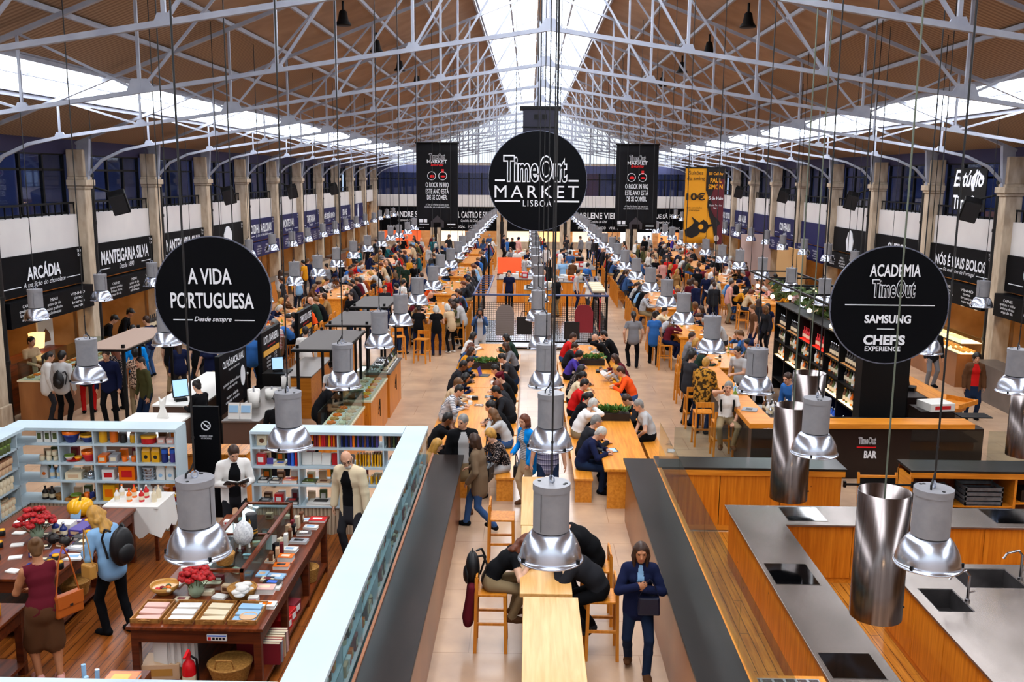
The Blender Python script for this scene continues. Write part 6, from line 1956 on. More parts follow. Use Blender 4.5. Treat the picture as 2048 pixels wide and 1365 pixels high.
block('ice_counter', 'white-topped ice counter with glass near the left aisle, farther one', 'counter', -7.9, -6.9, 19.2, 22.6, 1.0, mat('kiosk_brown'), pc('white', .25))
t = thing('till', 'computer till with pale blue screen on the farther ice counter', 'till', (-7.45, 19.6, 1.0), R(35))
MB().cb((0, 0, .28), (.34, .03, .40), rx=R(-12)).build('screen_housing', M_black, t)
MB().cb((0, -.02, .28), (.30, .02, .35), rx=R(-12)).build('screen', mat('till_screen', '#a8d0f0', .3, emit='#a8d4ff', strength=1.2), t)
MB().box(-.12, .12, -.1, .1, 0, .06).build('base', M_black, t)
t = thing('till', 'computer till with blue screen behind the middle menu board', 'till', (-6.1, 22.4, 1.08), R(25))
MB().cb((0, 0, .2), (.3, .03, .32), rx=R(-12)).cb((0, 0, .02), (.2, .2, .05)).build('screen_housing', M_black, t)
MB().cb((0, -.02, .2), (.26, .02, .28), rx=R(-12)).build('screen', MATS['till_screen'], t)
tag(MB().box(-.3, .3, -.3, .3, 0, 1.08).build('till_stand', M_black), 'black stand under the blue-screened till', 'stand').location = (-6.1, 22.4, 0)
t = thing('fish_ornament', 'white fish tail sticking out of the ice counter', 'ornament', (-7.3, 18.2, .98))
MB().prism([(-.12, 0), (.12, 0), (.05, .22), (.10, .46), (.0, .34), (-.06, .44), (-.04, .2)], 'y', -.03, .03).build('tail', pc('white', .4), t, bevel=.012)
def board(lb, x, y0, y1, z0, z1, title, sub, lines, accent=None):
  t = thing('menu_board', lb, 'sign', (x, (y0 + y1) / 2, 0), R(90))
  w = (y1 - y0)
  MB().box(-w / 2, w / 2, -.05, .05, z0, z1).build('board', M_sign, t)
  for s in (-1, 1):
    MB().cb((s * (w / 2 - .04), 0, z0 / 2), (.06, .08, z0)).build('leg', M_black, t)
  lettering('lettering', title, M_white, t, (0, -.055, z1 - .22), w * .8, .2, off=.02)
  lettering('lettering', sub, M_red if accent else M_white, t, (0, -.055, z1 - .40), w * .4, .07)
  lettering('lettering', lines, M_white, t, (0 if accent else -w * .1, -.055, (z0 + z1) / 2 - .25), w * .6, (z1 - z0) * .38)
  if accent:
    MB().box(-w * .42, w * .42, -.058, -.05, z1 - .62, z1 - .48).build('orange_band', pc('yellow'), t)
    MB().prism([(w * .25, z0 + .08), (w * .36, z0 + .08), (w * .4, z0 + .3), (w * .32, z0 + .22), (w * .28, z0 + .32)], 'y', -.058, -.05).build('orange_emblem', pc('yellow'), t)
  else:
    MB().prism([(w * .33 + .17 * math.cos(i * .5236), z1 - .72 + .24 * math.sin(i * .5236)) for i in range(12)], 'y', -.058, -.05).build('white_bubble', M_white, t)
  return t
board('black menu board with white speech bubble beside the left kiosks', -6.6, 19.5, 21.4, .7, 1.98, 'OLHÓ BACALHAU', 'Pastéis e petiscos', 'pastel de bacalhau\ncaldo verde\n\nsopa e salada\ncerveja e vinho')
board('black menu board with a yellow band beside the left kiosks', -6.55, 22.5, 24.2, .7, 1.98, 'LOTA DA RIBEIRA', 'peixe', 'ostras      2,50\ncamarão   9,80\nameijoas   8,50\npolvo         9,00\nsapateira 12,00', True)
board('black menu board with small tables printed on it, farthest of the three', -6.5, 26.0, 27.7, .7, 1.98, 'CREME DE LA CREME', 'gelado', 'copo      3,00\ncone      3,50\n\n1   2   3\n4   5   6', True)
t = thing('no_smoking_sign', 'tall black panel with a no smoking symbol in the gap of the shop shelves', 'sign', (-5.42, 15.35, 0))
MB().box(-.22, .22, -.03, .03, 0, 1.95).build('panel', M_sign, t)
b = MB()
for i in range(20):
  a0, a1 = i * math.pi / 10, (i + 1) * math.pi / 10
  b.bar((.075 * math.cos(a0), -.035, 1.62 + .075 * math.sin(a0)), (.075 * math.cos(a1), -.035, 1.62 + .075 * math.sin(a1)), .014)
b.bar((-.05, -.035, 1.67), (.05, -.035, 1.57), .014).box(-.03, .05, -.04, -.032, 1.612, 1.628)
b.build('symbol', M_white, t)
lettering('lettering', 'PROIBIDO FUMAR\nNO SMOKING', M_white, t, (0, -.035, 1.42), .22, .07)
# left wall stalls: bakery case and long cafe bar
t = kiosk('cream bakery case at the left wall', -11.95, -11.2, 21.4, 25.2, 1.0, .4, M_tan, ['wicker', 'beige', 'orange'])
block('work_counter', 'pale front counter of the second left wall shop', 'counter', -12.1, -11.5, 26.4, 30.1, 1.05, noise_mat('counter_plaster', '#c9b49c', '#b19a82'))
t = thing('table_lamp', 'cream table lamp glowing inside the left edge shop', 'lamp', (-12.6, 23.6, 1.25))
MB().lathe([(.16, .12), (.2, .5), (.19, .5), (.15, .12)], n=20).build('lamp_shade', mat('lit_shade', '#ffe0a8', .6, emit='#ffcb80', strength=3.5), t)
MB().lathe([(.08, 0), (.03, .03), (.02, .2)], n=12).build('base', pc('brown'), t)
tag(MB().box(-.3, .3, -1.5, 1.5, 0, 1.25).build('side_cabinet', M_tblw), 'brown cabinet under the glowing table lamp', 'cabinet').location = (-12.7, 23.2, 0)
t = thing('poster', 'framed white poster with brown cake picture inside the left edge shop', 'poster', (-12.9, 24.6, 1.35), R(90))
MB().box(-.4, .4, -.02, .02, -.6, .6).build('panel', pc('white'), t)
MB().prism([(-.22, .0), (.22, .0), (.18, .2), (0, .36), (-.18, .22)], 'y', -.03, -.02).build('cake_picture', pc('brown'), t)
for i in range(9):
  put('bottle', ('dark', 'black', .06, .42), -11.75, 28.6 + .17 * i, 1.05, 0, 'dark wine bottle on the pale counter of the second left wall shop', 'wine bottles on the second left wall counter')
for k in range(2, 11):
  y0 = COL_Y[k] + .6
  m = [M_pine, M_greyc, mat('counter_plaster'), M_tblw][k % 4]
  block('work_counter', 'front counter of the left wall shop, %s bay from the viewer' % ORD[k], 'counter', -12.1, -11.6, y0, y0 + 3.9, 1.05, m)
for k in range(0, 11):
  y0 = COL_Y[k] + .6
  m = [M_greyc, M_tan, M_pine, M_tblw][k % 4]
  block('work_counter', 'front counter of the right wall shop, %s bay from the viewer' % ORD[k], 'counter', 12.1, 12.7, y0, y0 + 3.9, 1.0, m)
tag(MB().box(-.8, .8, -.06, .06, 0, 2.9).build('partition', mat('partition_pink', '#cdb3ac', .8)), 'pale pink partition wall in front of the right wall shops, farther one', 'partition').location = (11.9, 50.0, 0)
tag(MB().box(-.06, .06, -2.2, 2.2, 0, 2.7).build('partition', mat('partition_tan', '#c89b64', .8)), 'tan partition wall in front of the right wall shops, nearer one', 'partition').location = (11.9, 43.2, 0)
for i in range(4):
  t = thing('pastry_case', 'lit glass pastry case on the right wall counter, %s from the viewer' % ORD[i], 'display case', (12.35, 26.6 + 1.0 * i, 1.0), 0, 'pastry cases on the right wall')
  MB().box(-.28, .28, -.45, .45, 0, .02).box(-.28, .28, -.45, .45, .3, .32).build('shelf', M_glow, t)
  MB().box(-.3, -.29, -.46, .46, 0, .42).box(-.3, .3, -.46, .46, .42, .43).build('glass_pane', M_caseg, t)
  b = MB()
  for q in range(12):
    b.ell((-.15 + .15 * (q % 3), -.33 + .2 * (q // 3), .06), (.06, .07, .04), 8)
  b.build('pastry', pc('wicker'), t)
for i in range(5):
  t = thing('small_pendant_lamp', 'small white pendant lamp hanging in the right wall shop, %s from the viewer' % ORD[i], 'lamp', (13.4, 26.2 + .9 * i, 2.0), 0, 'small shades in the right wall shop')
  MB().lathe([(.17, 0), (.14, .1), (.03, .17)], n=16).build('shade', mat('shade_white_lit', '#fff4e0', .5, emit='#ffe9c8', strength=1.5), t)
  MB().cyl((0, 0, .17), (0, 0, 1.56), .008, n=5).build('cord', M_cable, t)
# ---------------------------------------------------------------- kiosks down the middle, far tables
FK = [(-1.5, .2, 43.5, 45.5, 'pine'), (1.2, 3.0, 42.5, 45.0, 'pine'), (-1.6, .4, 49.5, 52.0, 'honey'), (1.4, 3.4, 48.5, 51.5, 'honey'), (-1.4, .6, 56.5, 59.5, 'pine'), (1.5, 3.2, 56.0, 60.0, 'pine'), (-.2, 1.4, 39.5, 41.0, 'honey')]
for i, (a, b_, c, d, w_) in enumerate(FK):
  block('food_counter', '%s wooden kiosk counter down the middle of the hall, %s from the viewer' % (w_, ORD[[1, 2, 4, 3, 6, 5, 0][i]]), 'counter', a, b_, c, d, 1.12, M_pine if w_ == 'pine' else M_oak)
  for j in range(8):
    col = ['white', 'silver', 'orange', 'cream', 'white', 'red', 'black', 'white'][(j + i) % 8]
    put('box', (col, 'white', .28, .24, .16 + .05 * (j % 3)), a + .25 + (b_ - a - .5) * ((j * 3) % 8) / 8, c + .3 + (d - c - .6) * (j % 4) / 4, 1.12, rnd.uniform(-.4, .4), '%s box on the %s wooden kiosk counter down the middle' % (col, ORD[[1, 2, 4, 3, 6, 5, 0][i]]), '%s boxes on kiosk counter %s' % (col, ORD[[1, 2, 4, 3, 6, 5, 0][i]]))
t = thing('orange_sign_board', 'bright orange sign board standing on a middle kiosk', 'sign', (-.95, 45.3, 1.12))
MB().cb((0, 0, .45), (1.15, .05, .8), rx=R(-14)).build('board', mat('sign_orange', '#ff5a10', .5), t)
MB().box(-.6, .6, -.12, .12, 0, .06).build('base', pc('brown'), t)
for i, (x, y) in enumerate(((-2.0, 41.5), (3.6, 44.0), (-2.1, 49.0), (3.7, 52.0), (.9, 40.5))):
  t = thing('service_post', 'slim black post with small lamp beside the middle kiosks, %s from the viewer' % ORD[[1, 2, 3, 4, 0][i]], 'post', (x, y, 0), 0, 'posts by the middle kiosks')
  MB().cyl((0, 0, 0), (0, 0, 2.3), .04, n=8).build('pole', M_black, t)
  MB().ell((0, 0, 2.33), (.08, .08, .06), 10).build('lamp_head', pc('silver'), t)
TABS = []
def htable(x, y0, y1, lb, m=M_oak, w=.55):
  table('high_table', lb, x - w, x + w, y0, y1, 1.05, m, True, 'long high tables in the crowd')
  TABS.append((x, w, y0, y1, lb))
for k, (a, b_) in enumerate(((27.6, 33.6), (36.4, 41.2), (43.0, 48.0), (50.0, 55.0), (57.0, 62.0))):
  htable(-8.0 if k == 0 else -7.8, a, b_, 'long wooden high table in the outer left row, %s from the viewer' % ORD[k])
for k, (a, b_) in enumerate(((31.2, 35.6), (38.0, 43.0), (45.0, 50.0), (52.0, 57.0), (58.5, 63.0))):
  htable(-3.3, a, b_, 'long wooden high table in the inner left row, %s from the viewer' % ORD[k])
for k, (a, b_) in enumerate(((23.6, 26.6), (28.2, 32.6), (34.5, 39.5), (41.5, 46.5), (48.5, 53.5), (55.5, 61.0))):
  htable(5.1 + (.0 if k else .1), a, b_, 'long wooden high table in the inner right row, %s from the viewer' % ORD[k])
for k, (a, b_) in enumerate(((36.0, 41.0), (43.0, 48.0), (50.0, 55.0), (57.0, 62.0))):
  htable(9.2, a, b_, 'long wooden high table in the outer right row, %s from the viewer' % ORD[k])
# ---------------------------------------------------------------- people: one continuous skin grown around a posed skeleton
V = lambda *a: np.array(a, dtype=np.float64)
def unit(v):
  return v / max(np.linalg.norm(v), 1e-9)
class Fig:
  def __init__(s):
    s.p = []
  def cone(s, a, b, ra, rb, m, k=.03, side=None, f=1.0):
    s.p.append(('c', np.asarray(a, float), np.asarray(b, float), ra, rb, m, k, None if side is None else unit(np.asarray(side, float)), f))
  def ell(s, c, r, ax, m, k=.03, sub=False):
    s.p.append(('s' if sub else 'e', np.asarray(c, float), np.asarray(r, float), ax, None, m, k, None, 1.0))
  def mesh(s, h):
    lo, hi = V(9, 9, 9), V(-9, -9, -9)
    for q in s.p:
      if q[0] == 'c':
        r = max(q[3], q[4]) * max(1, q[8]) + h * 3
        lo = np.minimum(lo, np.minimum(q[1], q[2]) - r)
        hi = np.maximum(hi, np.maximum(q[1], q[2]) + r)
      elif q[0] == 'e':
        lo = np.minimum(lo, q[1] - q[2].max() - 3 * h)
        hi = np.maximum(hi, q[1] + q[2].max() + 3 * h)
    n = np.ceil((hi - lo) / h).astype(int) + 1
    D = np.full(n, .5, np.float32)
    RW = np.full(n, .5, np.float32)
    MI = np.zeros(n, np.int8)
    g = [lo[i] + h * np.arange(n[i]) for i in range(3)]
    for q in s.p:
      k = q[6]
      if q[0] == 'c':
        r = max(q[3], q[4]) * max(1, q[8]) + k + 2.5 * h
        a, b = np.minimum(q[1], q[2]) - r, np.maximum(q[1], q[2]) + r
      else:
        r = q[2].max() + k + 2.5 * h
        a, b = q[1] - r, q[1] + r
      i0 = np.clip(((a - lo) / h).astype(int), 0, n)
      i1 = np.clip(((b - lo) / h).astype(int) + 2, 0, n)
      if (i1 <= i0).any():
        continue
      sl = tuple(slice(i0[i], i1[i]) for i in range(3))
      X = (g[0][sl[0]][:, None, None], g[1][sl[1]][None, :, None], g[2][sl[2]][None, None, :])
      if q[0] == 'c':
        d = [X[i] - q[1][i] for i in range(3)]
        ba = q[2] - q[1]
        if q[7] is not None:
          t_ = (d[0] * q[7][0] + d[1] * q[7][1] + d[2] * q[7][2]) * (1 - 1 / q[8])
          d = [d[i] - t_ * q[7][i] for i in range(3)]
          ba = ba - q[7] * (ba @ q[7]) * (1 - 1 / q[8])
        bb = max(ba @ ba, 1e-9)
        t = np.clip((d[0] * ba[0] + d[1] * ba[1] + d[2] * ba[2]) / bb, 0, 1)
        dd = np.sqrt((d[0] - t * ba[0]) ** 2 + (d[1] - t * ba[1]) ** 2 + (d[2] - t * ba[2]) ** 2) - (q[3] + t * (q[4] - q[3]))
      else:
        d = [X[i] - q[1][i] for i in range(3)]
        ax = q[3]
        e = [(d[0] * ax[j][0] + d[1] * ax[j][1] + d[2] * ax[j][2]) / q[2][j] for j in range(3)]
        dd = (np.sqrt(e[0] ** 2 + e[1] ** 2 + e[2] ** 2) - 1) * q[2].min()
      dd = dd.astype(np.float32)
      if q[0] == 's':
        D[sl] = np.maximum(D[sl], -dd)
        continue
      o = D[sl]
      hm = np.maximum(k - np.abs(o - dd), 0) / k
      D[sl] = np.minimum(o, dd) - hm * hm * k * .25
      w = dd < RW[sl]
      RW[sl] = np.where(w, dd, RW[sl])
      MI[sl] = np.where(w, q[5], MI[sl])
    S = D < 0
    c = [S[i:n[0] - 1 + i, j:n[1] - 1 + j, l:n[2] - 1 + l] for i in (0, 1) for j in (0, 1) for l in (0, 1)]
    allc, anyc = c[0].copy(), c[0].copy()
    for q in c[1:]:
      allc &= q
      anyc |= q
    act = anyc & ~allc
    idx = np.argwhere(act)
    num = np.full(act.shape, -1, np.int64)
    num[act] = np.arange(len(idx))
    acc = np.zeros((len(idx), 3))
    cnt = np.zeros(len(idx))
    for axx in range(3):
      o1, o2 = [q for q in range(3) if q != axx]
      for u in (0, 1):
        for w in (0, 1):
          a = idx.copy()
          a[:, o1] += u
          a[:, o2] += w
          b = a.copy()
          b[:, axx] += 1
          da, db = D[a[:, 0], a[:, 1], a[:, 2]], D[b[:, 0], b[:, 1], b[:, 2]]
          x = (da < 0) != (db < 0)
          t = np.where(x, da / np.where(x, da - db, 1), 0)
          p = a.astype(float)
          p[:, axx] += t
          acc[x] += p[x]
          cnt[x] += 1
    co = lo + h * acc / cnt[:, None]
    faces = []
    for axx in range(3):
      o1, o2 = [(1, 2), (2, 0), (0, 1)][axx]
      A = [slice(None)] * 3
      B = [slice(None)] * 3
      A[axx], B[axx] = slice(0, -1), slice(1, None)
      sa, sb = S[tuple(A)], S[tuple(B)]
      e = np.argwhere(sa != sb)
      ok = (e[:, o1] > 0) & (e[:, o2] > 0) & (e[:, o1] < n[o1] - 1) & (e[:, o2] < n[o2] - 1)
      e = e[ok]
      ins = sa[e[:, 0], e[:, 1], e[:, 2]]
      q = []
      for u, w in ((-1, -1), (0, -1), (0, 0), (-1, 0)):
        z = e.copy()
        z[:, o1] += u
        z[:, o2] += w
        q.append(num[z[:, 0], z[:, 1], z[:, 2]])
      f = np.stack(q, 1)
      f[~ins] = f[~ins][:, ::-1]
      faces.append(f)
    F = np.concatenate(faces)
    fc = co[F].mean(1)
    ii = np.clip(np.round((fc - lo) / h).astype(int), 0, n - 1)
    return co, F, MI[ii[:, 0], ii[:, 1], ii[:, 2]]
def np_mesh(name, co, F, mi=None):
  me = bpy.data.meshes.new(name)
  me.vertices.add(len(co))
  me.vertices.foreach_set('co', co.astype(np.float32).ravel())
  me.loops.add(F.size)
  me.loops.foreach_set('vertex_index', F.astype(np.int32).ravel())
  me.polygons.add(len(F))
  me.polygons.foreach_set('loop_start', np.arange(0, F.size, 4, dtype=np.int32))
  me.polygons.foreach_set('use_smooth', np.ones(len(F), dtype=bool))
  if mi is not None:
    me.polygons.foreach_set('material_index', mi.astype(np.int32))
  me.update(calc_edges=True)
  return me
def smooth(co, F, it=2):
  for _ in range(it):
    s = np.zeros_like(co)
    c = np.zeros(len(co))
    for a, b in ((0, 1), (1, 2), (2, 3), (3, 0)):
      np.add.at(s, F[:, a], co[F[:, b]])
      np.add.at(c, F[:, a], 1)
    co = co * .5 + .5 * s / np.maximum(c, 1)[:, None]
  return co
def ik(a, t, l1, l2, pole):
  d = t - a
  L = np.linalg.norm(d)
  u = d / max(L, 1e-6)
  L = min(L, (l1 + l2) * .999)
  t = a + u * L
  x = (l1 * l1 - l2 * l2 + L * L) / (2 * L)
  y = math.sqrt(max(l1 * l1 - x * x, 0))
  p = pole - u * (pole @ u)
  return a + u * x + unit(p) * y, t
SKIN, TOP, BOT, SHOE, INN, EYE, LIP, ARM = range(8)
def rotx(v, a):
  return V(v[0], v[1] * math.cos(a) + v[2] * math.sin(a), -v[1] * math.sin(a) + v[2] * math.cos(a))
def rotz(v, a):
  return V(v[0] * math.cos(a) - v[1] * math.sin(a), v[0] * math.sin(a) + v[1] * math.cos(a), v[2])
def figure(P, detail=1):
  """faces +y; x to the figure's right.  detail 0 crowd, 1 middle distance, 2 near"""
  s = P.get('h', 1.72) / 1.72
  fem = P.get('fem', False)
  bulk = P.get('bulk', 0.0)
  F = Fig()
  hip = V(*P.get('hip', (0, 0, .93 * s)))
  lean, tw = R(P.get('lean', 2)), R(P.get('twist', 0))
  hun = R(P.get('hunch', 6))
  up1, up2 = rotx(V(0, 0, 1), lean), rotx(V(0, 0, 1), lean + hun)
  fw2 = rotx(V(0, 1, 0), lean + hun)
  fw1 = rotx(V(0, 1, 0), lean)
  sd1 = V(1, 0, 0)
  sd = unit(V(1, 0, 0) * math.cos(tw) + fw2 * math.sin(-tw) * -1)
  fwd = unit(np.cross(up2, sd))
  waist = hip + up1 * .17 * s
  chest = waist + up2 * .19 * s
  neck = waist + up2 * .345 * s
  sh = .165 * s if fem else .185 * s
  W_ = .9 if fem else 1.0
  # torso
  F.ell(hip + up1 * .01, (.155 * s, .118 * s, .125 * s), (sd1, fw1, up1), BOT, .05)
  F.cone(hip + up1 * .06, waist, (.105 + bulk * .7) * s, (.098 * W_ + bulk) * s, TOP, .05, sd1, 1.32)
  F.cone(waist, chest, (.100 * W_ + bulk) * s, (.112 * W_ + bulk) * s, TOP, .05, sd, 1.36)
  F.cone(chest, neck - up2 * .075 * s, (.112 * W_ + bulk) * s, (.088 * W_ + bulk) * s, TOP, .04, sd, 1.42)
  if fem:
    for q in (-1, 1):
      F.ell(chest + fwd * .085 * s + sd * q * .068 * s, (.058 * s,) * 3, (sd, fwd, up2), TOP, .04)
  SH = {-1: neck - up2 * .062 * s - sd * sh, 1: neck - up2 * .062 * s + sd * sh}
  F.cone(SH[-1] + sd * .03, SH[1] - sd * .03, (.058 + bulk * .6) * s, (.058 + bulk * .6) * s, TOP, .05)
  hem = P.get('hem', .06)
  if hem > 0:
    F.cone(hip + up1 * .07, hip - V(0, 0, hem), (.120 + bulk * .8) * s, (.124 + bulk * .6) * s, TOP, .02, sd1, 1.36)
  # neck and head
  pt, yw, rl = [R(q) for q in P.get('head', (8, 0, 0))]
  hu = rotx(V(0, 0, 1), lean * .5 + hun * .5 + pt)
  hf = rotx(V(0, 1, 0), lean * .5 + hun * .5 + pt)
  hs = V(1, 0, 0)
  hf, hs = unit(hf * math.cos(yw) + hs * math.sin(yw)), unit(hs * math.cos(yw) - hf * math.sin(yw))
  hu, hs = unit(hu * math.cos(rl) + hs * math.sin(rl)), unit(hs * math.cos(rl) - hu * math.sin(rl))
  nb = neck - up2 * .03 * s
  hc = neck + up2 * .06 * s + hu * .115 * s + hf * .018 * s
  ax = (hs, hf, hu)
  hp = lambda x, y, z: hc + (hs * x + hf * y + hu * z) * s
  F.cone(nb, hp(0, -.02, -.06), .056 * s, .052 * s, SKIN, .03)
  if P.get('collar'):
    F.cone(nb - up2 * .01, nb + up2 * .05 * s, .075 * s, .066 * s, TOP, .02)
  F.ell(hp(0, -.008, .022), (.076 * s, .094 * s, .098 * s), ax, SKIN, .02)
  F.ell(hp(0, .022, -.045), (.058 * s, .068 * s, .075 * s), ax, SKIN, .03)
  F.ell(hp(0, .062, -.092), (.026 * s, .022 * s, .022 * s), ax, SKIN, .03)
  if detail:
    F.cone(hp(0, .088, .012), hp(0, .108, -.028), .010 * s, .0155 * s, SKIN, .014)
    for q in (-1, 1):
      F.ell(hp(q * .077, -.005, -.01), (.012 * s, .024 * s, .032 * s), ax, SKIN, .008)
      F.ell(hp(q * .033, .079, .014), (.0105 * s, .009 * s, .0062 * s), ax, EYE, .002)
      F.cone(hp(q * .016, .088, .034), hp(q * .046, .078, .036), .009 * s, .007 * s, SKIN, .01)
    F.cone(hp(-.02, .083, -.062), hp(.02, .083, -.062), .0085 * s, .0085 * s, LIP, .006)
  else:
    F.cone(hp(0, .09, .012), hp(0, .105, -.02), .014 * s, .018 * s, SKIN, .02)
  # legs
  legs = P.get('legs', 'trousers')
  lt = .43 * s
  for q, key in ((-1, 'LF'), (1, 'RF')):
    hj = hip + V(q * .088 * s, 0, -.03 * s)
    ft = P.get(key, (q * .1, 0, 0))
    toe = R(ft[3] if len(ft) > 3 else -q * 8)
    an = V(ft[0], ft[1], ft[2] + .085 * s)
    kn, an = ik(hj, an, lt, .42 * s, rotz(V(q * .12, 1, .15), toe))
    bare = legs in ('skirt', 'shorts')
    mu, ml = (SKIN if legs == 'skirt' else BOT), (SKIN if bare else BOT)
    F.cone(hj, kn, .084 * s * (1.04 if fem else 1), .056 * s, mu, .03)
    F.cone(kn, kn + (an - kn) * .38, .054 * s, .053 * s, ml, .02)
    F.cone(kn + (an - kn) * .38, an, .053 * s, (.036 if bare else P.get('cuff', .048)) * s, ml, .02)
    pd = rotz(V(0, 1, 0), toe)
    pd = rotx(pd, R(P.get('toe' + key[0], 0)))
    F.cone(an - pd * .035 * s - V(0, 0, .035 * s), an + pd * .06 * s - V(0, 0, .045 * s), .043 * s, .040 * s, SHOE, .02)
    F.cone(an + pd * .06 * s - V(0, 0, .045 * s), an + pd * .15 * s - V(0, 0, .055 * s), .040 * s, .030 * s, SHOE, .02, np.cross(pd, V(0, 0, 1)), 1.25)
    if legs == 'skirt':
      F.cone(hj + V(-q * .02, 0, .04), kn + (an - kn) * P.get('skirt', .15) + V(-q * .03, 0, 0), .11 * s, P.get('flare', .12) * s, BOT, .05)
  if legs == 'skirt':
    F.cone(hip, hip - V(0, 0, .06), .125 * s, .13 * s, BOT, .05, sd1, 1.2)
  # arms
  sl = P.get('sleeve', 'long')
  for q, key in ((-1, 'LH'), (1, 'RH')):
    t = P.get(key)
    a = SH[q]
    t = V(*t) if t is not None else a + V(q * .07, .05, -.52 * s)
    pole = V(*P.get('pole' + key[0], (q * .5, -.5, -.9)))
    el, wr = ik(a, t, .285 * s, .25 * s, pole)
    mu, mf = (SKIN if sl == 'none' else ARM), (ARM if sl == 'long' else SKIN)
    ab = bulk * .55 if sl == 'long' else 0
    F.cone(a, a + (el - a) * .55, (.052 + ab) * s * W_ ** .5, (.046 + ab) * s * W_ ** .5, mu, .03)
    F.cone(a + (el - a) * .5, el, (.045 + ab) * s, (.041 + ab) * s, mf if sl != 'long' else ARM, .02)
    F.cone(el, wr, (.041 + ab) * s, ((.030 if sl != 'long' else .036) + ab * .8) * s, mf, .02)
    d = unit(wr - el)
    hd = P.get('dir' + key[0])
    if hd is not None:
      d = unit(V(*hd))
    nrm = V(*P.get('palm' + key[0], (-q * .6, 0, -.8)))
    nrm = unit(nrm - d * (nrm @ d))
    sidev = np.cross(d, nrm)
    th = P.get('thumb' + key[0], None)
    ts = sidev * (1 if (sidev @ V(-q, .6, .6)) > 0 else -1) if th is None else sidev * th
    hs_ = s * (.93 if fem else 1)
    if detail == 0:
      F.cone(wr, wr + d * .10 * hs_, .030 * s, .034 * s, SKIN, .02)
      F.cone(wr + d * .1 * hs_, wr + d * .15 * hs_ + nrm * .02, .028 * s, .02 * s, SKIN, .02)
    else:
      fr = (.0088 if detail == 2 else .0100) * hs_
      cu = P.get('curl' + key[0], .35)
      F.cone(wr, wr + d * .03, .027 * hs_, .026 * hs_, SKIN, .015)
      F.cone(wr + d * .025 * hs_, wr + d * .085 * hs_, .0165 * hs_, .0155 * hs_, SKIN, .012, ts, 2.2)
      for i, (o, ln) in enumerate(((.031, .068), (.0105, .078), (-.0105, .073), (-.031, .056))):
        b0 = wr + d * (.092 - abs(o) * .25) * hs_ + ts * o * hs_
        dr = unit(d + ts * o * 2.2)
        for j, fl in enumerate((.46, .30, .24)):
          c = cu * (j + .6) + i * .05
          dv = dr * math.cos(c) + nrm * math.sin(c)
          b1 = b0 + dv * ln * fl * 1.05 * hs_
          F.cone(b0, b1, fr * (1 - .1 * j), fr * (.92 - .1 * j), SKIN, .004)
          b0 = b1
      t0 = wr + d * .028 * hs_ + ts * .026 * hs_
      t1 = t0 + unit(d * .75 + ts * .6 + nrm * .35) * .042 * hs_
      t2 = t1 + unit(d * .9 + ts * .1 + nrm * .5) * .032 * hs_
      F.cone(t0, t1, .0125 * hs_, .0105 * hs_, SKIN, .008)
      F.cone(t1, t2, .0105 * hs_, .0085 * hs_, SKIN, .004)
  for e in P.get('extra', ()):
    F.cone(*e)
  F.torso = (hip, up2, sd, fwd, waist)
  return F, hc, ax, s
def hair_fig(style):
  I = (V(1, 0, 0), V(0, 1, 0), V(0, 0, 1))
  F = Fig()
  big = .014 if style == 'curly' else 0
  F.ell((0, -.016, .030), (.084 + big, .099 + big, .100 + big), I, 0, .02)
  F.cone((0, -.05, 0), (0, -.055, -.06), .062 + big, .045 + big, 0, .02, V(1, 0, 0), 1.25)
  if style in ('long', 'bob', 'wavy'):
    L = {'long': -.30, 'bob': -.13, 'wavy': -.24}[style]
    if style == 'wavy':
      for q in range(9):
        F.ell((.085 * math.cos(q * 1.1), -.07 + .02 * math.sin(q * 2.0), -.02 - .028 * q), (.04, .035, .035), I, 0, .012)
    F.cone((0, -.045, .0), (0, -.07, L), .066, .05, 0, .04, V(1, 0, 0), 1.35)
    for q in (-1, 1):
      F.cone((q * .068, .005, .04), (q * .082, .0, -.05), .026, .028, 0, .03)
      F.cone((q * .082, .0, -.05), (q * .075, -.01, L * .85), .028, .022, 0, .03)
      F.cone((q * .082, .02, -.05), (q * .07, .045, L * .8), .02, .016, 0, .03)
  if style == 'bun':
    F.ell((0, -.105, .075), (.045, .04, .045), I, 0, .015)
  if style == 'pony':
    F.cone((0, -.10, .05), (0, -.145, -.02), .03, .036, 0, .02)
    F.cone((0, -.145, -.02), (0, -.125, -.2), .036, .018, 0, .02)
  if style == 'cap':
    F.ell((0, -.004, .05), (.089, .105, .082), I, 0, .02)
    F.cone((0, .07, .052), (0, .145, .04), .012, .008, 0, .02, V(1, 0, 0), 6.0)
  if style == 'hat':
    F.ell((0, -.004, .06), (.092, .108, .10), I, 0, .02)
    F.ell((0, 0, .03), (.135, .15, .018), I, 0, .02)
  if style == 'beret':
    F.ell((0, -.02, .085), (.115, .12, .055), I, 0, .02)
  if style == 'fringe':
    F.ell((0, -.01, .034), (.088, .104, .102), I, 0, .02)
    F.cone((-.05, .08, .075), (.05, .08, .075), .02, .02, 0, .02)
  zc = .0 if style not in ('fringe',) else -.02
  if style in ('cap', 'hat'):
    F.ell((0, .12, -.07), (.10, .10, .105), I, 0, .01, True)
  else:
    F.ell((0, .13, -.03 + zc), (.068, .105, .098), I, 0, .01, True)
    F.ell((0, .05, -.14), (.075, .085, .085), I, 0, .01, True) if style in ('short', 'bun', 'pony', 'curly', 'fringe', 'beret') else None
  return F
HAIR_ME = {}
def hair_mesh(style, h):
  key = (style, h)
  if key not in HAIR_ME:
    co, Fc, _ = hair_fig(style).mesh(h)
    HAIR_ME[key] = np_mesh('hair', smooth(co, Fc, 1), Fc)
  return HAIR_ME[key]
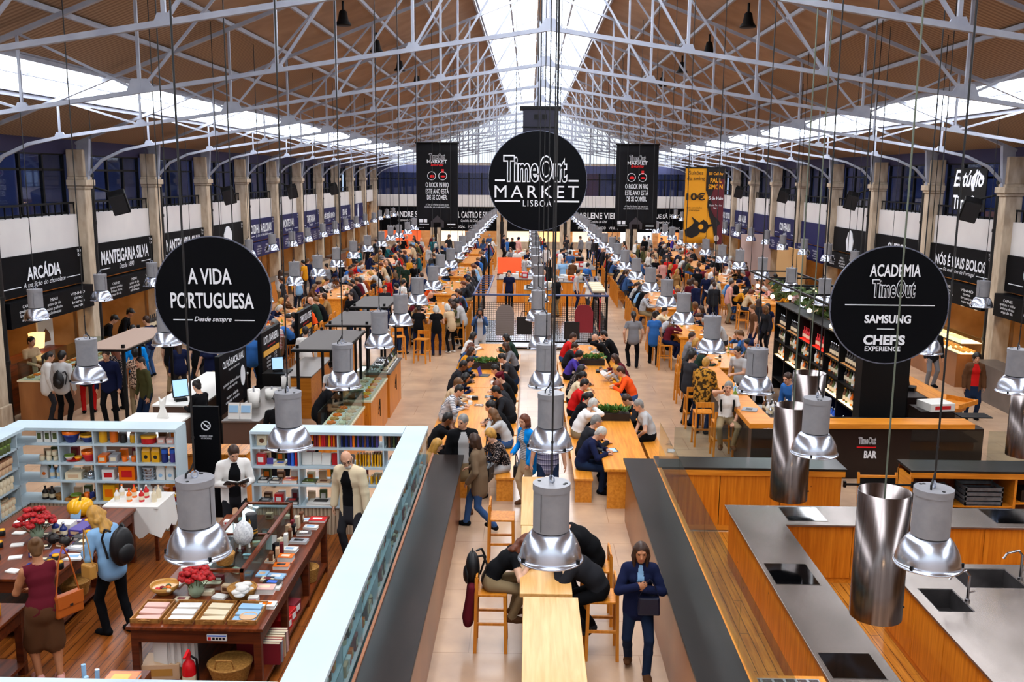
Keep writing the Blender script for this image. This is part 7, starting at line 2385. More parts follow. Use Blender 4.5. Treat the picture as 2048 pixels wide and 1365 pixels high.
HC = {'black': '#120c0a', 'brown': '#3a2010', 'auburn': '#6a3216', 'blonde': '#c8923e', 'grey': '#8f8c88', 'white': '#d8d4cc', 'light brown': '#6e4a28', 'burgundy': '#5a1220', 'blue': '#20408a', 'dark': '#1c1614'}
def hair_mat(c):
  return noise_mat('hair_' + c.replace(' ', '_'), HC[c], '#%02x%02x%02x' % tuple(int(int(HC[c][i:i + 2], 16) * .8) for i in (1, 3, 5)), (30, 30, 6), .5)
SKC = {'light': '#dba383', 'fair': '#e6b497', 'tan': '#b97a54', 'brown': '#6e4228'}
CL = {'black': '#0d0d10', 'dark grey': '#2e2d31', 'charcoal': '#202024', 'navy': '#141a38', 'grey': '#77767a', 'light grey': '#b4b2b2', 'white': '#e8e4e0', 'cream': '#dcc8a6', 'red': '#c01a18', 'orange': '#e8501a', 'mustard': '#d08a1a', 'blue': '#2f5f9e', 'bright blue': '#0a84d8',
   'light blue': '#86aed4', 'purple': '#43338a', 'maroon': '#5c1622', 'brown': '#5a3a24', 'tan': '#9a7448', 'olive': '#4a4a2c', 'pink': '#d89a90', 'denim': '#33507c', 'dark denim': '#1a2740', 'khaki': '#8a7658', 'dark green': '#22342a', 'teal': '#1f5a60', 'beige': '#c2a684', 'rust': '#8a3f1c', 'taupe': '#6e5a46'}
def cloth_mat(c):
  if c in MATS:
    return MATS[c]
  return fabric('cloth_' + c.replace(' ', '_'), CL[c])
def pattern(name, c1, c2, sc, lo=.46, hi=.54):
  m = noise_mat(name, c1, c2, (sc, sc, sc), .9, detail=2.0, lo=lo, hi=hi, spec=.1)
  return m
pattern('camo', '#3a2a16', '#b9822e', 14)
pattern('floral', '#0f0e12', '#b09a90', 45, .56, .62)
pattern('print', '#2a1d1a', '#c8a890', 30)
stripes('striped', [(0, '#d8d6d6'), (.55, '#6a6c78')], 34.0, (0, 0, 1))
stripes('stripedred', [(0, '#e8e4e0'), (.6, '#b02a2a')], 24.0, (0, 0, 1))
def plaid():
  m = stripes('plaid', [(0, '#8c8aa8'), (.5, '#4a4866'), (.7, '#b0aec4')], 11.0, (0, 0, 1))
  nt, n, l, b = _nodes(m)
  old = b.inputs['Base Color'].links[0].from_socket
  t = n.new('ShaderNodeTexWave')
  t.bands_direction = 'X'
  t.inputs['Scale'].default_value = 5.0
  l.new(coords(nt, (2, 2, 2)), t.inputs['Vector'])
  mx = n.new('ShaderNodeMixRGB')
  mx.blend_type = 'MULTIPLY'
  mx.inputs[0].default_value = .6
  l.new(old, mx.inputs[1])
  l.new(t.outputs['Color'], mx.inputs[2])
  l.new(mx.outputs[0], b.inputs['Base Color'])
plaid()
def skin_mat(c):
  return noise_mat('skin_' + c, SKC[c], '#%02x%02x%02x' % tuple(int(int(SKC[c][i:i + 2], 16) * .88) for i in (1, 3, 5)), (9, 9, 9), .5)
M_eye = mat('eye_dark', '#1c110c', .3)
M_lip = mat('lip', '#a85a4c', .5)
def slots(o, skin, top, bot, shoe, inner, shared):
  ms = [skin_mat(skin), cloth_mat(top), cloth_mat(bot), cloth_mat(shoe), cloth_mat(inner), M_eye, M_lip]
  if not shared:
    for m in ms:
      o.data.materials.append(m)
  else:
    for i, m in enumerate(ms):
      o.material_slots[i].link = 'OBJECT'
      o.material_slots[i].material = m
def add_hair(o, style, color, hc, ax, s, h, name='hair'):
  if style == 'bald':
    return None
  ho = bpy.data.objects.new(name, hair_mesh(style, h))
  COL.objects.link(ho)
  ho.parent = o
  ho.matrix_local = Matrix(((ax[0][0] * s, ax[1][0] * s, ax[2][0] * s, hc[0]), (ax[0][1] * s, ax[1][1] * s, ax[2][1] * s, hc[1]), (ax[0][2] * s, ax[1][2] * s, ax[2][2] * s, hc[2]), (0, 0, 0, 1)))
  if not ho.data.materials:
    ho.data.materials.append(None)
  ho.material_slots[0].link = 'OBJECT'
  ho.material_slots[0].material = hair_mat(color) if color in HC else cloth_mat(color)
  return ho
GARM = {TOP: 'top', BOT: 'trousers', SHOE: 'shoes', INN: 'shirt'}
def person(label, x, y, face, P, top='black', bot='dark denim', shoe='black', inner='white', skin='light', hair=('short', 'brown'), res=.014, detail=1, group=None, z=0.0, topname='top', shells=True):
  """face: heading in degrees, 0 looks away from the viewer, 180 towards, 90 to the left"""
  F, hc, ax, s = figure(P, detail)
  co, Fc, mi = F.mesh(res)
  co = smooth(co, Fc, 1)
  if P.get('inner'):
    hip, up2, sd, fwd, waist = F.torso
    c = co[Fc].mean(1) - waist
    a, b, d = c @ up2, c @ sd, c @ fwd
    w = np.clip(.088 - .35 * np.maximum(a - .22, 0), .03, .10)
    iw, ia = P.get('iw', (1.0, -.34))
    mi = np.where((mi == TOP) & (np.abs(b) < w * iw) & (d > .02) & (a > ia) & (a < .36), INN, mi)
    if ia < -.3:
      mi = np.where((mi == INN) & (a < -.19) | (mi == TOP) & (np.abs(b) < w * iw) & (d > .0) & (a <= ia), BOT, mi)
  mi = np.where(mi == ARM, TOP, mi)
  if shells:
    body_mi = np.where((mi == EYE) | (mi == LIP), mi, 0)
  else:
    body_mi = mi
  me = np_mesh('person', co, Fc, body_mi)
  o = bpy.data.objects.new('person', me)
  COL.objects.link(o)
  slots(o, skin, top, bot, shoe, inner, False)
  o.location = (x, y, z)
  o.rotation_euler = (0, 0, R(face))
  tag(o, label, 'person', group)
  if shells:
    nrm = np.zeros_like(co)
    fn = np.cross(co[Fc[:, 2]] - co[Fc[:, 0]], co[Fc[:, 3]] - co[Fc[:, 1]])
    for i in range(4):
      np.add.at(nrm, Fc[:, i], fn)
    nrm /= np.maximum(np.linalg.norm(nrm, axis=1), 1e-9)[:, None]
    for g, nm in GARM.items():
      w = mi == g
      if not w.any():
        continue
      f = Fc[w]
      used = np.unique(f)
      rem = np.full(len(co), -1)
      rem[used] = np.arange(len(used))
      gm = np_mesh(nm, co[used] + nrm[used] * .005, rem[f])
      gn = topname if g == TOP else ('skirt' if g == BOT and P.get('legs') == 'skirt' else nm)
      go = bpy.data.objects.new(gn, gm)
      COL.objects.link(go)
      go.parent = o
      gm.materials.append(cloth_mat({TOP: top, BOT: bot, SHOE: shoe, INN: inner}[g]))
  add_hair(o, hair[0], hair[1], hc, ax, s, max(res, .010), 'hat' if hair[0] in ('cap', 'hat', 'beret') else 'hair')
  o['_head'] = [float(q) for q in hc]
  return o, hc, ax
# ---------------------------------------------------------------- who stands and sits where
def W(o, p):
  """a point of a person's own frame in the hall"""
  c, s = math.cos(o.rotation_euler[2]), math.sin(o.rotation_euler[2])
  return (o.location[0] + p[0] * c - p[1] * s, o.location[1] + p[0] * s + p[1] * c, o.location[2] + p[2])
def stand(**k):
  d = dict(LF=(-.11, 0, 0), RF=(.11, .02, 0))
  d.update(k)
  return d
def walk(**k):
  d = dict(LF=(-.09, .26, 0), RF=(.09, -.24, .02), hip=(0, 0, .90), LH=(-.24, -.12, .78), RH=(.24, .22, .84))
  d.update(k)
  return d
def sit(seat=.45, z=.77, **k):
  hz = seat + .095
  fy, fz = (.42, 0) if seat < .6 else (.30, .30)
  d = dict(hip=(0, 0, hz), lean=12, hunch=16, head=(10, 0, 0), hem=0.0, LF=(-.12, fy, fz), RF=(.13, fy - .04, fz), LH=(-.16, .44, z + .02), RH=(.15, .46, z + .02), palmL=(0, 0, -1), palmR=(0, 0, -1), dirL=(.5, .8, -.1), dirR=(-.5, .8, -.1), poleL=(-1, -.2, -.6), poleR=(1, -.2, -.6))
  d.update(k)
  return d
HI = dict(res=.0085, detail=2)
MID = dict(res=.0135, detail=1)
def backpack(label, x, y, z, rz, c='black', s=1.0):
  t = thing('backpack', label, 'backpack', (x, y, z), rz)
  MB().ell((0, 0, .21 * s), (.15 * s, .09 * s, .23 * s), 20).build('bag_body', pc(c, .75), t)
  MB().ell((0, -.07 * s, .14 * s), (.11 * s, .05 * s, .12 * s), 16).build('front_pocket', pc(c, .65), t)
  for q in (-1, 1):
    MB().tube([(q * .09 * s, .05 * s, .40 * s), (q * .11 * s, .12 * s, .42 * s), (q * .12 * s, .17 * s, .3 * s), (q * .11 * s, .10 * s, .08 * s)], .014, 8).build('strap', pc(c, .75), t)
  MB().tube([(-.03 * s, 0, .43 * s), (0, 0, .47 * s), (.03 * s, 0, .43 * s)], .008).build('handle', pc(c, .75), t)
  return t
def handbag(label, x, y, z, rz, c, w=.28, h=.22, strap=.4, m=None):
  t = thing('handbag', label, 'bag', (x, y, z), rz)
  MB().prism([(-w / 2, 0), (w / 2, 0), (w * .46, h), (-w * .46, h)], 'y', -.05, .05).build('bag_body', m or pc(c, .6), t, bevel=.02)
  MB().prism([(-w * .47, h * .45), (w * .47, h * .45), (w * .47, h * 1.01), (-w * .47, h * 1.01)], 'y', -.06, -.05).build('flap', m or pc(c, .5), t)
  MB().cb((0, -.062, h * .5), (.04, .006, .03)).build('clasp', pc('silver'), [c for c in t.children if c.name.startswith('flap')][0])
  MB().tube([(-w * .42, 0, h), (-w * .2, .02, h + strap * .7), (0, .03, h + strap), (w * .2, .02, h + strap * .7), (w * .42, 0, h)], .009).build('strap', m or pc(c, .6), t)
  return t
def phone_at(o, p, label, tilt=40):
  x, y, z = W(o, p)
  t = thing('phone', label, 'phone', (x, y, z), o.rotation_euler[2])
  MB().cb((0, 0, 0), (.07, .009, .14), rx=R(tilt)).build('case', pc('black', .3), t)
  MB().cb((0, -.005 * math.cos(R(tilt)), -.005 * math.sin(R(tilt))), (.062, .003, .125), rx=R(tilt)).build('screen', mat('phone_screen', '#20262e', .1), t)
# ---- centre aisle
o, hc, ax = person('woman walking toward the viewer in dark navy jacket and jeans, hands clasped at her chest', 1.33, 10.45, 178, walk(fem=True, h=1.66, hip=(0, 0, .88), bulk=.016, hem=.10, lean=3, LF=(-.10, .20, 0), RF=(.09, -.16, .02), toeR=-14, LH=(-.05, .24, 1.14), RH=(.045, .25, 1.17), dirL=(.6, .25, .45), dirR=(-.65, .2, .35), palmL=(.4, -.9, 0), palmR=(-.4, -.9, 0), curlL=.75, curlR=.85, poleL=(-1, -.2, -.8), poleR=(1, -.2, -.8), collar=True, head=(6, 0, 0), inner=True, iw=(.45, .18)),
         'navy', 'dark denim', 'brown', 'light blue', 'tan', ('long', 'brown'), **HI, topname='jacket')
x, y, z = W(o, (-.10, .21, .82))
handbag('dark blue handbag hugged by the walking woman in the centre aisle', x, y, z, R(178), 'navy', .26, .22, .22, mat('bag_dark_blue', '#10142a', .35))
x, y, z = W(o, (.07, .215, 1.16))
o, hc, ax = person('woman with long ombre hair in black top, leaning on the high table on the left', -.44, 11.02, -82, sit(.765, 1.06, fem=True, h=1.68, lean=24, hunch=26, head=(22, 10, 0), sleeve='short', LH=(-.02, .50, 1.08), RH=(.16, .44, 1.08), dirL=(.8, .5, -.1), dirR=(-.3, .9, 0), hem=.0, LF=(-.12, .30, .33), RF=(.10, .26, .33)), 'black', 'khaki', 'brown', 'white', 'fair', ('wavy', 'auburn'), **HI)
backpack('black backpack on the back of the long-haired woman at the high table', -.66, 11.02, .80, R(-82))
t = thing('red_jacket', 'dark red jacket hanging from the bar stool of the long-haired woman', 'jacket', (-.66, 11.0, .0), R(90))
F = Fig()
F.cone((-.17, .0, .84), (-.14, .05, .45), .05, .07, 0, .03, (1, 0, 0), 1.3)
F.cone((.15, .0, .84), (.08, .04, .38), .05, .07, 0, .03, (1, 0, 0), 1.4)
F.cone((-.15, .0, .84), (.15, .0, .84), .035, .035, 0, .03)
F.cone((0, .02, .8), (-.04, .05, .36), .05, .07, 0, .04, (1, 0, 0), 2.4)
co, Fc, _ = F.mesh(.012)
ob = bpy.data.objects.new('cloth', np_mesh('cloth', smooth(co, Fc), Fc))
COL.objects.link(ob)
ob.parent = t
ob.data.materials.append(cloth_mat('maroon'))
person('dark-haired man in charcoal jacket bent over the high table, sneakers on the footrest', .90, 10.82, 84, sit(.765, 1.06, h=1.78, bulk=.02, lean=28, hunch=30, head=(30, 0, 0), LH=(-.12, .50, 1.09), RH=(.10, .56, 1.08), dirL=(.8, .5, .2), dirR=(-.5, .8, 0), LF=(-.12, .16, .30), RF=(.16, .10, .24), toeR=-30), 'charcoal', 'black', 'dark grey', 'white', 'light', ('curly', 'dark'), **HI, topname='jacket')
person('person in black hoodie seated at the high table behind the nearest centre lamp', .92, 11.78, 95, sit(.765, 1.06, h=1.8, bulk=.02, lean=26, hunch=26, head=(20, 0, 0), LH=(-.12, .50, 1.08), RH=(.12, .50, 1.08)), 'black', 'black', 'black', 'white', 'light', ('short', 'black'), res=.0105, detail=1)
# ---- shop
o, hc, ax = person('grey-haired man in white jacket reading a book by the gap in the shop shelves', -4.55, 13.95, 205, stand(h=1.76, bulk=.018, hem=.12, inner=True, hunch=12, head=(26, -6, 0), LH=(-.13, .30, 1.13), RH=(.12, .30, 1.15), dirL=(.5, .8, .1), dirR=(-.5, .8, .1), palmL=(.3, .2, 1), palmR=(-.3, .2, 1), collar=True), 'white', 'charcoal', 'brown', 'black', 'light', ('short', 'brown'), **HI, topname='jacket')
x, y, z = W(o, (0, .42, 1.19))
t = thing('open_book', 'open black book held by the grey-haired man in white jacket', 'book', (x, y, z), R(205))
for q in (-1, 1):
  MB().cb((q * .09, 0, .02), (.18, .24, .014), ry=R(-q * 16), rx=R(30)).build('cover', pc('black'), t)
  MB().cb((q * .085, -.004, .032), (.16, .22, .010), ry=R(-q * 16), rx=R(30)).build('pages', pc('white', .8), t)
o, hc, ax = person('bald man with glasses and white beard in cream blazer beside the aisle case', -2.62, 13.55, 160, stand(h=1.80, bulk=.03, hem=.24, inner=True, hunch=10, head=(24, -28, 0), LH=(-.30, .10, .86), RH=(.28, .08, .90), LF=(-.13, .02, 0)), 'cream', 'dark grey', 'brown', 'black', 'light', ('bald', 'white'), **HI, topname='blazer')
def head_part(o, hc, ax, build, name, m, s=1.0):
  b = build()
  ob = b.build(name, m, o)
  ob.matrix_local = Matrix(((ax[0][0], ax[1][0], ax[2][0], hc[0]), (ax[0][1], ax[1][1], ax[2][1], hc[1]), (ax[0][2], ax[1][2], ax[2][2], hc[2]), (0, 0, 0, 1)))
  return ob
def glasses():
  b = MB()
  for q in (-1, 1):
    for i in range(10):
      a0, a1 = i * math.pi / 5, (i + 1) * math.pi / 5
      b.cyl((q * .036 + .027 * math.cos(a0), .098, .014 + .021 * math.sin(a0)), (q * .036 + .027 * math.cos(a1), .098, .014 + .021 * math.sin(a1)), .0035, n=5)
    b.cyl((q * .063, .097, .018), (q * .084, .0, .016), .003, n=5)
  return b.cyl((-.01, .1, .018), (.01, .1, .018), .003, n=5)
def beard():
  return MB().ell((0, .068, -.085), (.048, .038, .042), 14)
head_part(o, hc, ax, glasses, 'glasses', M_black)
head_part(o, hc, ax, beard, 'beard', hair_mat('white'))
o, hc, ax = person('woman with long curly blonde hair and black backpack, light blue vest and black trousers', -5.22, 11.15, 62, stand(fem=True, h=1.70, bulk=.012, hem=.06, lean=12, hunch=12, head=(22, -10, 0), LH=(-.14, .34, 1.05), RH=(.14, .32, 1.02), LF=(-.10, .06, 0), RF=(.12, -.14, 0), poleR=(1, -.4, -.6)), 'light blue', 'black', 'black', 'white', 'fair', ('wavy', 'blonde'), **HI, topname='vest')
x, y, z = W(o, (0, -.20, .98))
backpack('large black backpack worn by the curly blonde woman in the shop', x, y, z, R(62), s=1.12)
x, y, z = W(o, (-.30, .05, .86))
handbag('brown strap bag carried by the curly blonde woman', x, y, z, R(150), 'wicker', .2, .18, .46)
o, hc, ax = person('woman with pinned-up hair in dark red sleeveless top and grey-brown skirt, lower left', -5.50, 9.98, 40, stand(fem=True, h=1.70, legs='skirt', skirt=.06, flare=.125, sleeve='none', hem=.02, hunch=10, head=(14, 12, 0), LH=(-.18, .38, 1.06), RH=(-.02, .36, 1.0), dirL=(.2, .9, .2), dirR=(-.6, .8, 0), LF=(-.09, .05, 0), RF=(.10, -.08, 0)), 'maroon', 'brown', 'pink', 'white', 'tan', ('bun', 'light brown'), **HI)
x, y, z = W(o, (.25, -.06, .78))
handbag('tan leather shoulder bag with metal clasp worn by the woman in the skirt', x, y, z, R(40) + R(20), 'orange', .34, .26, .56, mat('leather_tan', '#b0561c', .4))
t = put('bottle', ('orange', 'wicker', .03, .32), *W(o, (-.16, .47, 1.0)), 0, 'wooden spoon-like utensil held by the woman in the skirt') if False else None
# ---- standing group where the aisle meets the communal tables
o, hc, ax = person('person in taupe jacket and jeans walking left past the end of the communal table', -.78, 14.95, 75, walk(fem=True, h=1.66, bulk=.02, hem=.20, hip=(0, 0, .87), LF=(-.09, -.28, .05), RF=(.09, .26, 0), toeL=-25, head=(10, 10, 0), LH=(-.20, .14, .86), RH=(.16, .22, 1.0)), 'taupe', 'denim', 'black', 'white', 'light', ('bob', 'brown'), res=.0105, detail=1, topname='jacket')
x, y, z = W(o, (.22, -.08, .78))
handbag('black shoulder bag of the person in the taupe jacket', x, y, z, R(75), 'black', .32, .26, .5)
person('balding man in dark coat standing at the near end of the left communal table', -1.12, 15.75, 190, stand(h=1.78, bulk=.03, hem=.25, inner=True, head=(10, 40, 0), LH=(-.26, .12, .86), RH=(.24, .14, .9)), 'black', 'khaki', 'brown', 'light grey', 'light', ('short', 'grey'), res=.0105, detail=1, topname='coat')
person('curly blonde woman in dark floral top at the end of the left communal table', -.42, 16.75, 110, sit(.45, .77, fem=True, h=1.66, bulk=.014, head=(10, -20, 0)), 'floral', 'light grey', 'black', 'white', 'fair', ('curly', 'blonde'), res=.0105, detail=1)
x, y = -.18, 16.45
handbag('black handbag on the bench beside the curly blonde woman', x, y, .45, R(80), 'black', .3, .22, .2)
person('brown-haired woman standing in a bright blue open jacket and striped shirt', .02, 16.15, 125, stand(fem=True, h=1.68, bulk=.02, hem=.22, inner=True, head=(8, -10, 0), LH=(-.22, .14, .86), RH=(.2, .2, .95)), 'bright blue', 'beige', 'brown', 'striped', 'light', ('bob', 'auburn'), res=.0105, detail=1, topname='jacket')
person('man in purple plaid shirt standing in the aisle, head hidden by a dome lamp', .36, 15.85, 182, stand(h=1.80, bulk=.012, hem=.18, sleeve='short', LH=(-.30, .08, .84), RH=(.30, .08, .82)), 'plaid', 'dark denim', 'brown', 'white', 'light', ('short', 'brown'), res=.0105, detail=1, topname='shirt')
# ---- communal tables: (u, v of the head, side, colours, hair, woman?, pose extras, label)
TAB = {'LL': (-1.87, -90), 'LR': (-.38, 90), 'RL': (1.02, -90), 'RR': (2.56, 90)}
SEATED = [
(894, 836, 'LL', 'black', 'black', 'brown', ('short', 'black'), 0, dict(LH=(-.05, .36, 1.02), RH=(.08, .38, 1.03), dirL=(.3, .5, .8), dirR=(-.3, .5, .8), sleeve='short'), 'dark-skinned man in black T-shirt holding his hands up at the left communal table'),
(889, 882, 'LL', 'tan', 'brown', 'fair', ('long', 'blonde'), 1, dict(lean=16), 'blonde woman in ochre jacket, nearest on the left side of the left communal table'),
(905, 776, 'LL', 'striped', 'light grey', 'light', ('short', 'dark'), 0, dict(lean=18), 'man in white and grey striped hooded top at the left communal table'),
(912, 762, 'LL', 'beige', 'denim', 'fair', ('fringe', 'light brown'), 1, {}, 'light-brown-haired woman half hidden behind the man in stripes'),
(919, 747, 'LL', 'navy', 'black', 'tan', ('bob', 'black'), 1, dict(lean=22), 'black-haired person in navy jacket leaning over the left communal table'),
(920, 730, 'LL', 'charcoal', 'black', 'brown', ('short', 'black'), 0, {}, 'dark-skinned man in charcoal top, left side of the left communal table'),
(936, 719, 'LL', 'black', 'dark denim', 'light', ('short', 'dark'), 0, dict(lean=20), 'dark-haired man in black leaning to the laptop at the left communal table'),
(926, 696, 'LL', 'mustard', 'denim', 'light', ('long', 'brown'), 1, {}, 'brown-haired woman in mustard jacket at the left communal table'),
(939, 690, 'LL', 'denim', 'denim', 'light', ('wavy', 'auburn'), 1, {}, 'woman in denim jacket by the bags at the left communal table'),
(937, 669, 'LL', 'white', 'black', 'light', ('bob', 'black'), 1, {}, 'black-haired person in white, far left of the left communal table'),
(992, 822, 'LR', 'light grey', 'denim', 'light', ('wavy', 'light brown'), 1, dict(LH=(-.08, .36, .96), RH=(.08, .36, .97)), 'long-haired woman in light grey sweater looking at a phone'),
(988, 808, 'LR', 'black', 'black', 'light', ('short', 'black'), 0, dict(lean=20), 'black-haired person in black behind the grey-sweatered woman'),
(1018, 779, 'LR', 'charcoal', 'black', 'tan', ('short', 'black'), 0, dict(lean=18), 'man in charcoal vest reaching across the left communal table'),
(1009, 765, 'LR', 'dark grey', 'black', 'fair', ('bob', 'auburn'), 1, {}, 'auburn-haired woman in dark grey at the left communal table'),
(1003, 750, 'LR', 'black', 'black', 'fair', ('beret', 'maroon'), 1, {}, 'person in burgundy hat at the left communal table'),
(1042, 713, 'LR', 'dark grey', 'dark denim', 'light', ('short', 'dark'), 0, dict(sleeve='short'), 'bearded man in dark grey T-shirt at the left communal table'),
(1062, 729, 'LR', 'black', 'black', 'light', ('short', 'black'), 0, dict(lean=30), 'person in black bending beside the centre lamps, left communal table'),
(1042, 689, 'LR', 'grey', 'black', 'light', ('long', 'brown'), 1, {}, 'long brown-haired woman in grey, right side of the left communal table'),
(1019, 672, 'LR', 'dark green', 'black', 'light', ('bob', 'black'), 1, {}, 'black-haired woman in dark green jacket near the clothes cage'),
(1188, 860, 'RL', 'navy', 'dark denim', 'light', ('short', 'white'), 0, dict(lean=16, LH=(-.05, .46, .82), head=(26, 0, 0)), 'white-haired man in navy sweater tapping a tablet'),
(1168, 843, 'RL', 'charcoal', 'black', 'light', ('short', 'grey'), 0, {}, 'grey-haired man in charcoal beside the man with the tablet'),
(1166, 806, 'RL', 'white', 'khaki', 'light', ('short', 'white'), 0, dict(RH=(.05, .36, 1.08), dirR=(-.3, .4, .9)), 'white-haired man in white shirt holding a snack'),
(1174, 789, 'RL', 'black', 'black', 'light', ('pony', 'dark'), 1, dict(LH=(-.02, .40, 1.0)), 'dark-haired woman in black holding a phone up at the right communal table'),
(1135, 767, 'RL', 'red', 'black', 'light', ('short', 'dark'), 0, {}, 'man in bright red and black jacket at the right communal table'),
(1154, 748, 'RL', 'cream', 'black', 'tan', ('pony', 'black'), 1, {}, 'black-haired woman in cream top at the right communal table'),
(1131, 735, 'RL', 'floral', 'black', 'light', ('long', 'dark'), 1, {}, 'dark-haired woman in patterned dress with sunglasses on her head'),
(1133, 704, 'RL', 'purple', 'black', 'light', ('curly', 'black'), 1, {}, 'person in violet top at the right communal table'),
(1146, 686, 'RL', 'charcoal', 'black', 'light', ('fringe', 'brown'), 0, dict(h=1.5), 'brown-haired boy in charcoal at the right communal table'),
(1138, 674, 'RL', 'red', 'denim', 'light', ('short', 'brown'), 0, {}, 'person in plain red top, far left side of the right communal table'),
(1301, 810, 'RR', 'light grey', 'black', 'light', ('short', 'grey'), 0, dict(sleeve='short', LH=(-.16, .30, .56), RH=(.14, .28, .58)), 'grey-haired man in pale polo shirt with bag on his lap'),
(1256, 790, 'RR', 'charcoal', 'black', 'light', ('short', 'brown'), 0, dict(lean=24, head=(26, 0, 0)), 'young man in charcoal jacket bent forward beside the near planter'),
(1258, 742, 'RR', 'orange', 'denim', 'light', ('short', 'brown'), 0, {}, 'person in bright orange-red hooded jacket at the right communal table'),
(1250, 731, 'RR', 'mustard', 'black', 'fair', ('bob', 'blonde'), 1, dict(lean=24), 'blonde woman in mustard reaching toward the baby'),
(1226, 711, 'RR', 'maroon', 'black', 'light', ('long', 'brown'), 1, {}, 'brown-haired woman in maroon at the right communal table'),
(1236, 674, 'RR', 'black', 'black', 'light', ('short', 'black'), 0, dict(sleeve='short', RH=(.02, .32, 1.08)), 'man in black T-shirt drinking, far right side of the right communal table'),
(1204, 674, 'RR', 'black', 'black', 'light', ('bald', 'black'), 0, dict(LH=(-.04, .30, 1.06), RH=(.05, .30, 1.06)), 'bald man in black with hands at his mouth at the right communal table'),
]
_ys = {}
for q in sorted(SEATED, key=lambda q: at(q[0], q[1], 1.19)[1]):
  y = max(at(q[0], q[1], 1.19)[1], 16.1, _ys.get(q[2], [0])[-1] + .52)
  _ys.setdefault(q[2], []).append(y)
  _ys[q[9]] = y
for u, v, sd, tp, bt, sk, hr, fem, ex, lb in SEATED:
  x, fc = TAB[sd]
  y = _ys[lb]
  P = sit(.45, .77, fem=bool(fem), h=1.64 if fem else 1.75, bulk=.008, lean=13 + rnd.uniform(-3, 5), **{k: q for k, q in ex.items() if k not in ('lean', 'h', 'head', 'LH', 'RH', 'dirL', 'dirR')})
  P.update({k: q for k, q in ex.items() if k in ('lean', 'h', 'head', 'LH', 'RH', 'dirL', 'dirR')})
  if lb.startswith('bald man in black'):
    x = 2.3
  o, hc, ax = person(lb, x + rnd.uniform(-.03, .03), y, fc + rnd.uniform(-10, 10), P, tp, bt, 'black', 'white', sk, hr, **MID)
  if 'phone' in lb and 'grey sweater' in lb:
    phone_at(o, (0, .44, 1.0), 'phone held by the long-haired woman in light grey sweater')
  elif 'phone' in lb:
    phone_at(o, (-.02, .48, 1.06), 'phone held up by the woman in black at the right communal table')
  elif lb.endswith('tapping a tablet'):
    t = thing('camera', 'black camera hanging on the chest of the man with the tablet', 'camera', W(o, (.05, .30, .78)), o.rotation_euler[2])
    MB().box(-.06, .06, -.03, .03, 0, .08).build('body', pc('black', .4), t, bevel=.006)
    MB().cyl((0, .03, .04), (0, .09, .04), .035, n=14).build('lens', pc('black', .15), t)
x, y = at(1217, 757, .82)
F, hc, ax, s = figure(dict(h=.85, hip=(0, 0, .16), lean=-50, hunch=10, LF=(-.1, .3, .1), RF=(.1, .3, .1), LH=(-.2, .1, .28), RH=(.2, .1, .26), hem=0, head=(30, 0, 0)), 1)
o, hc, ax = person('baby in white lying on the right communal table among white blankets', x, y, 250, dict(h=.80, hip=(0, 0, .08), lean=-62, hunch=10, LF=(-.08, .26, .0), RF=(.08, .26, .0), LH=(-.14, .02, .2), RH=(.14, .02, .2), hem=0, head=(35, 0, 0)), 'white', 'light grey', 'white', 'white', 'fair', ('short', 'light brown'), res=.011, detail=1, z=.765)
# ---- the rest of the middle distance
person('man in grey T-shirt walking away along the right aisle', 3.23, 28.74, 2, walk(h=1.8, sleeve='short', LH=(-.26, .06, .86), RH=(.26, .1, .86), LF=(-.1, .12, 0), RF=(.1, -.14, .02)), 'grey', 'black', 'black', 'white', 'light', ('pony', 'dark'), **MID)
person('woman in light blue shirt walking away along the right aisle', 3.92, 29.15, -4, walk(fem=True, h=1.68, hem=.2, bulk=.01, sleeve='short', LH=(-.24, .04, .82), RH=(.24, .1, .82)), 'blue', 'black', 'black', 'white', 'light', ('bun', 'dark'), **MID)
o, hc, ax = person('woman holding up a phone to take a picture in front of the clothes cage', -1.55, 29.8, 180, stand(fem=True, h=1.66, inner=True, hem=.2, bulk=.012, LH=(-.12, .34, 1.36), RH=(.12, .34, 1.36), dirL=(.4, .2, .9), dirR=(-.4, .2, .9)), 'denim', 'light grey', 'grey', 'light grey', 'tan', ('long', 'black'), **MID)
phone_at(o, (0, .38, 1.44), 'phone held up by the woman in front of the clothes cage', 0)
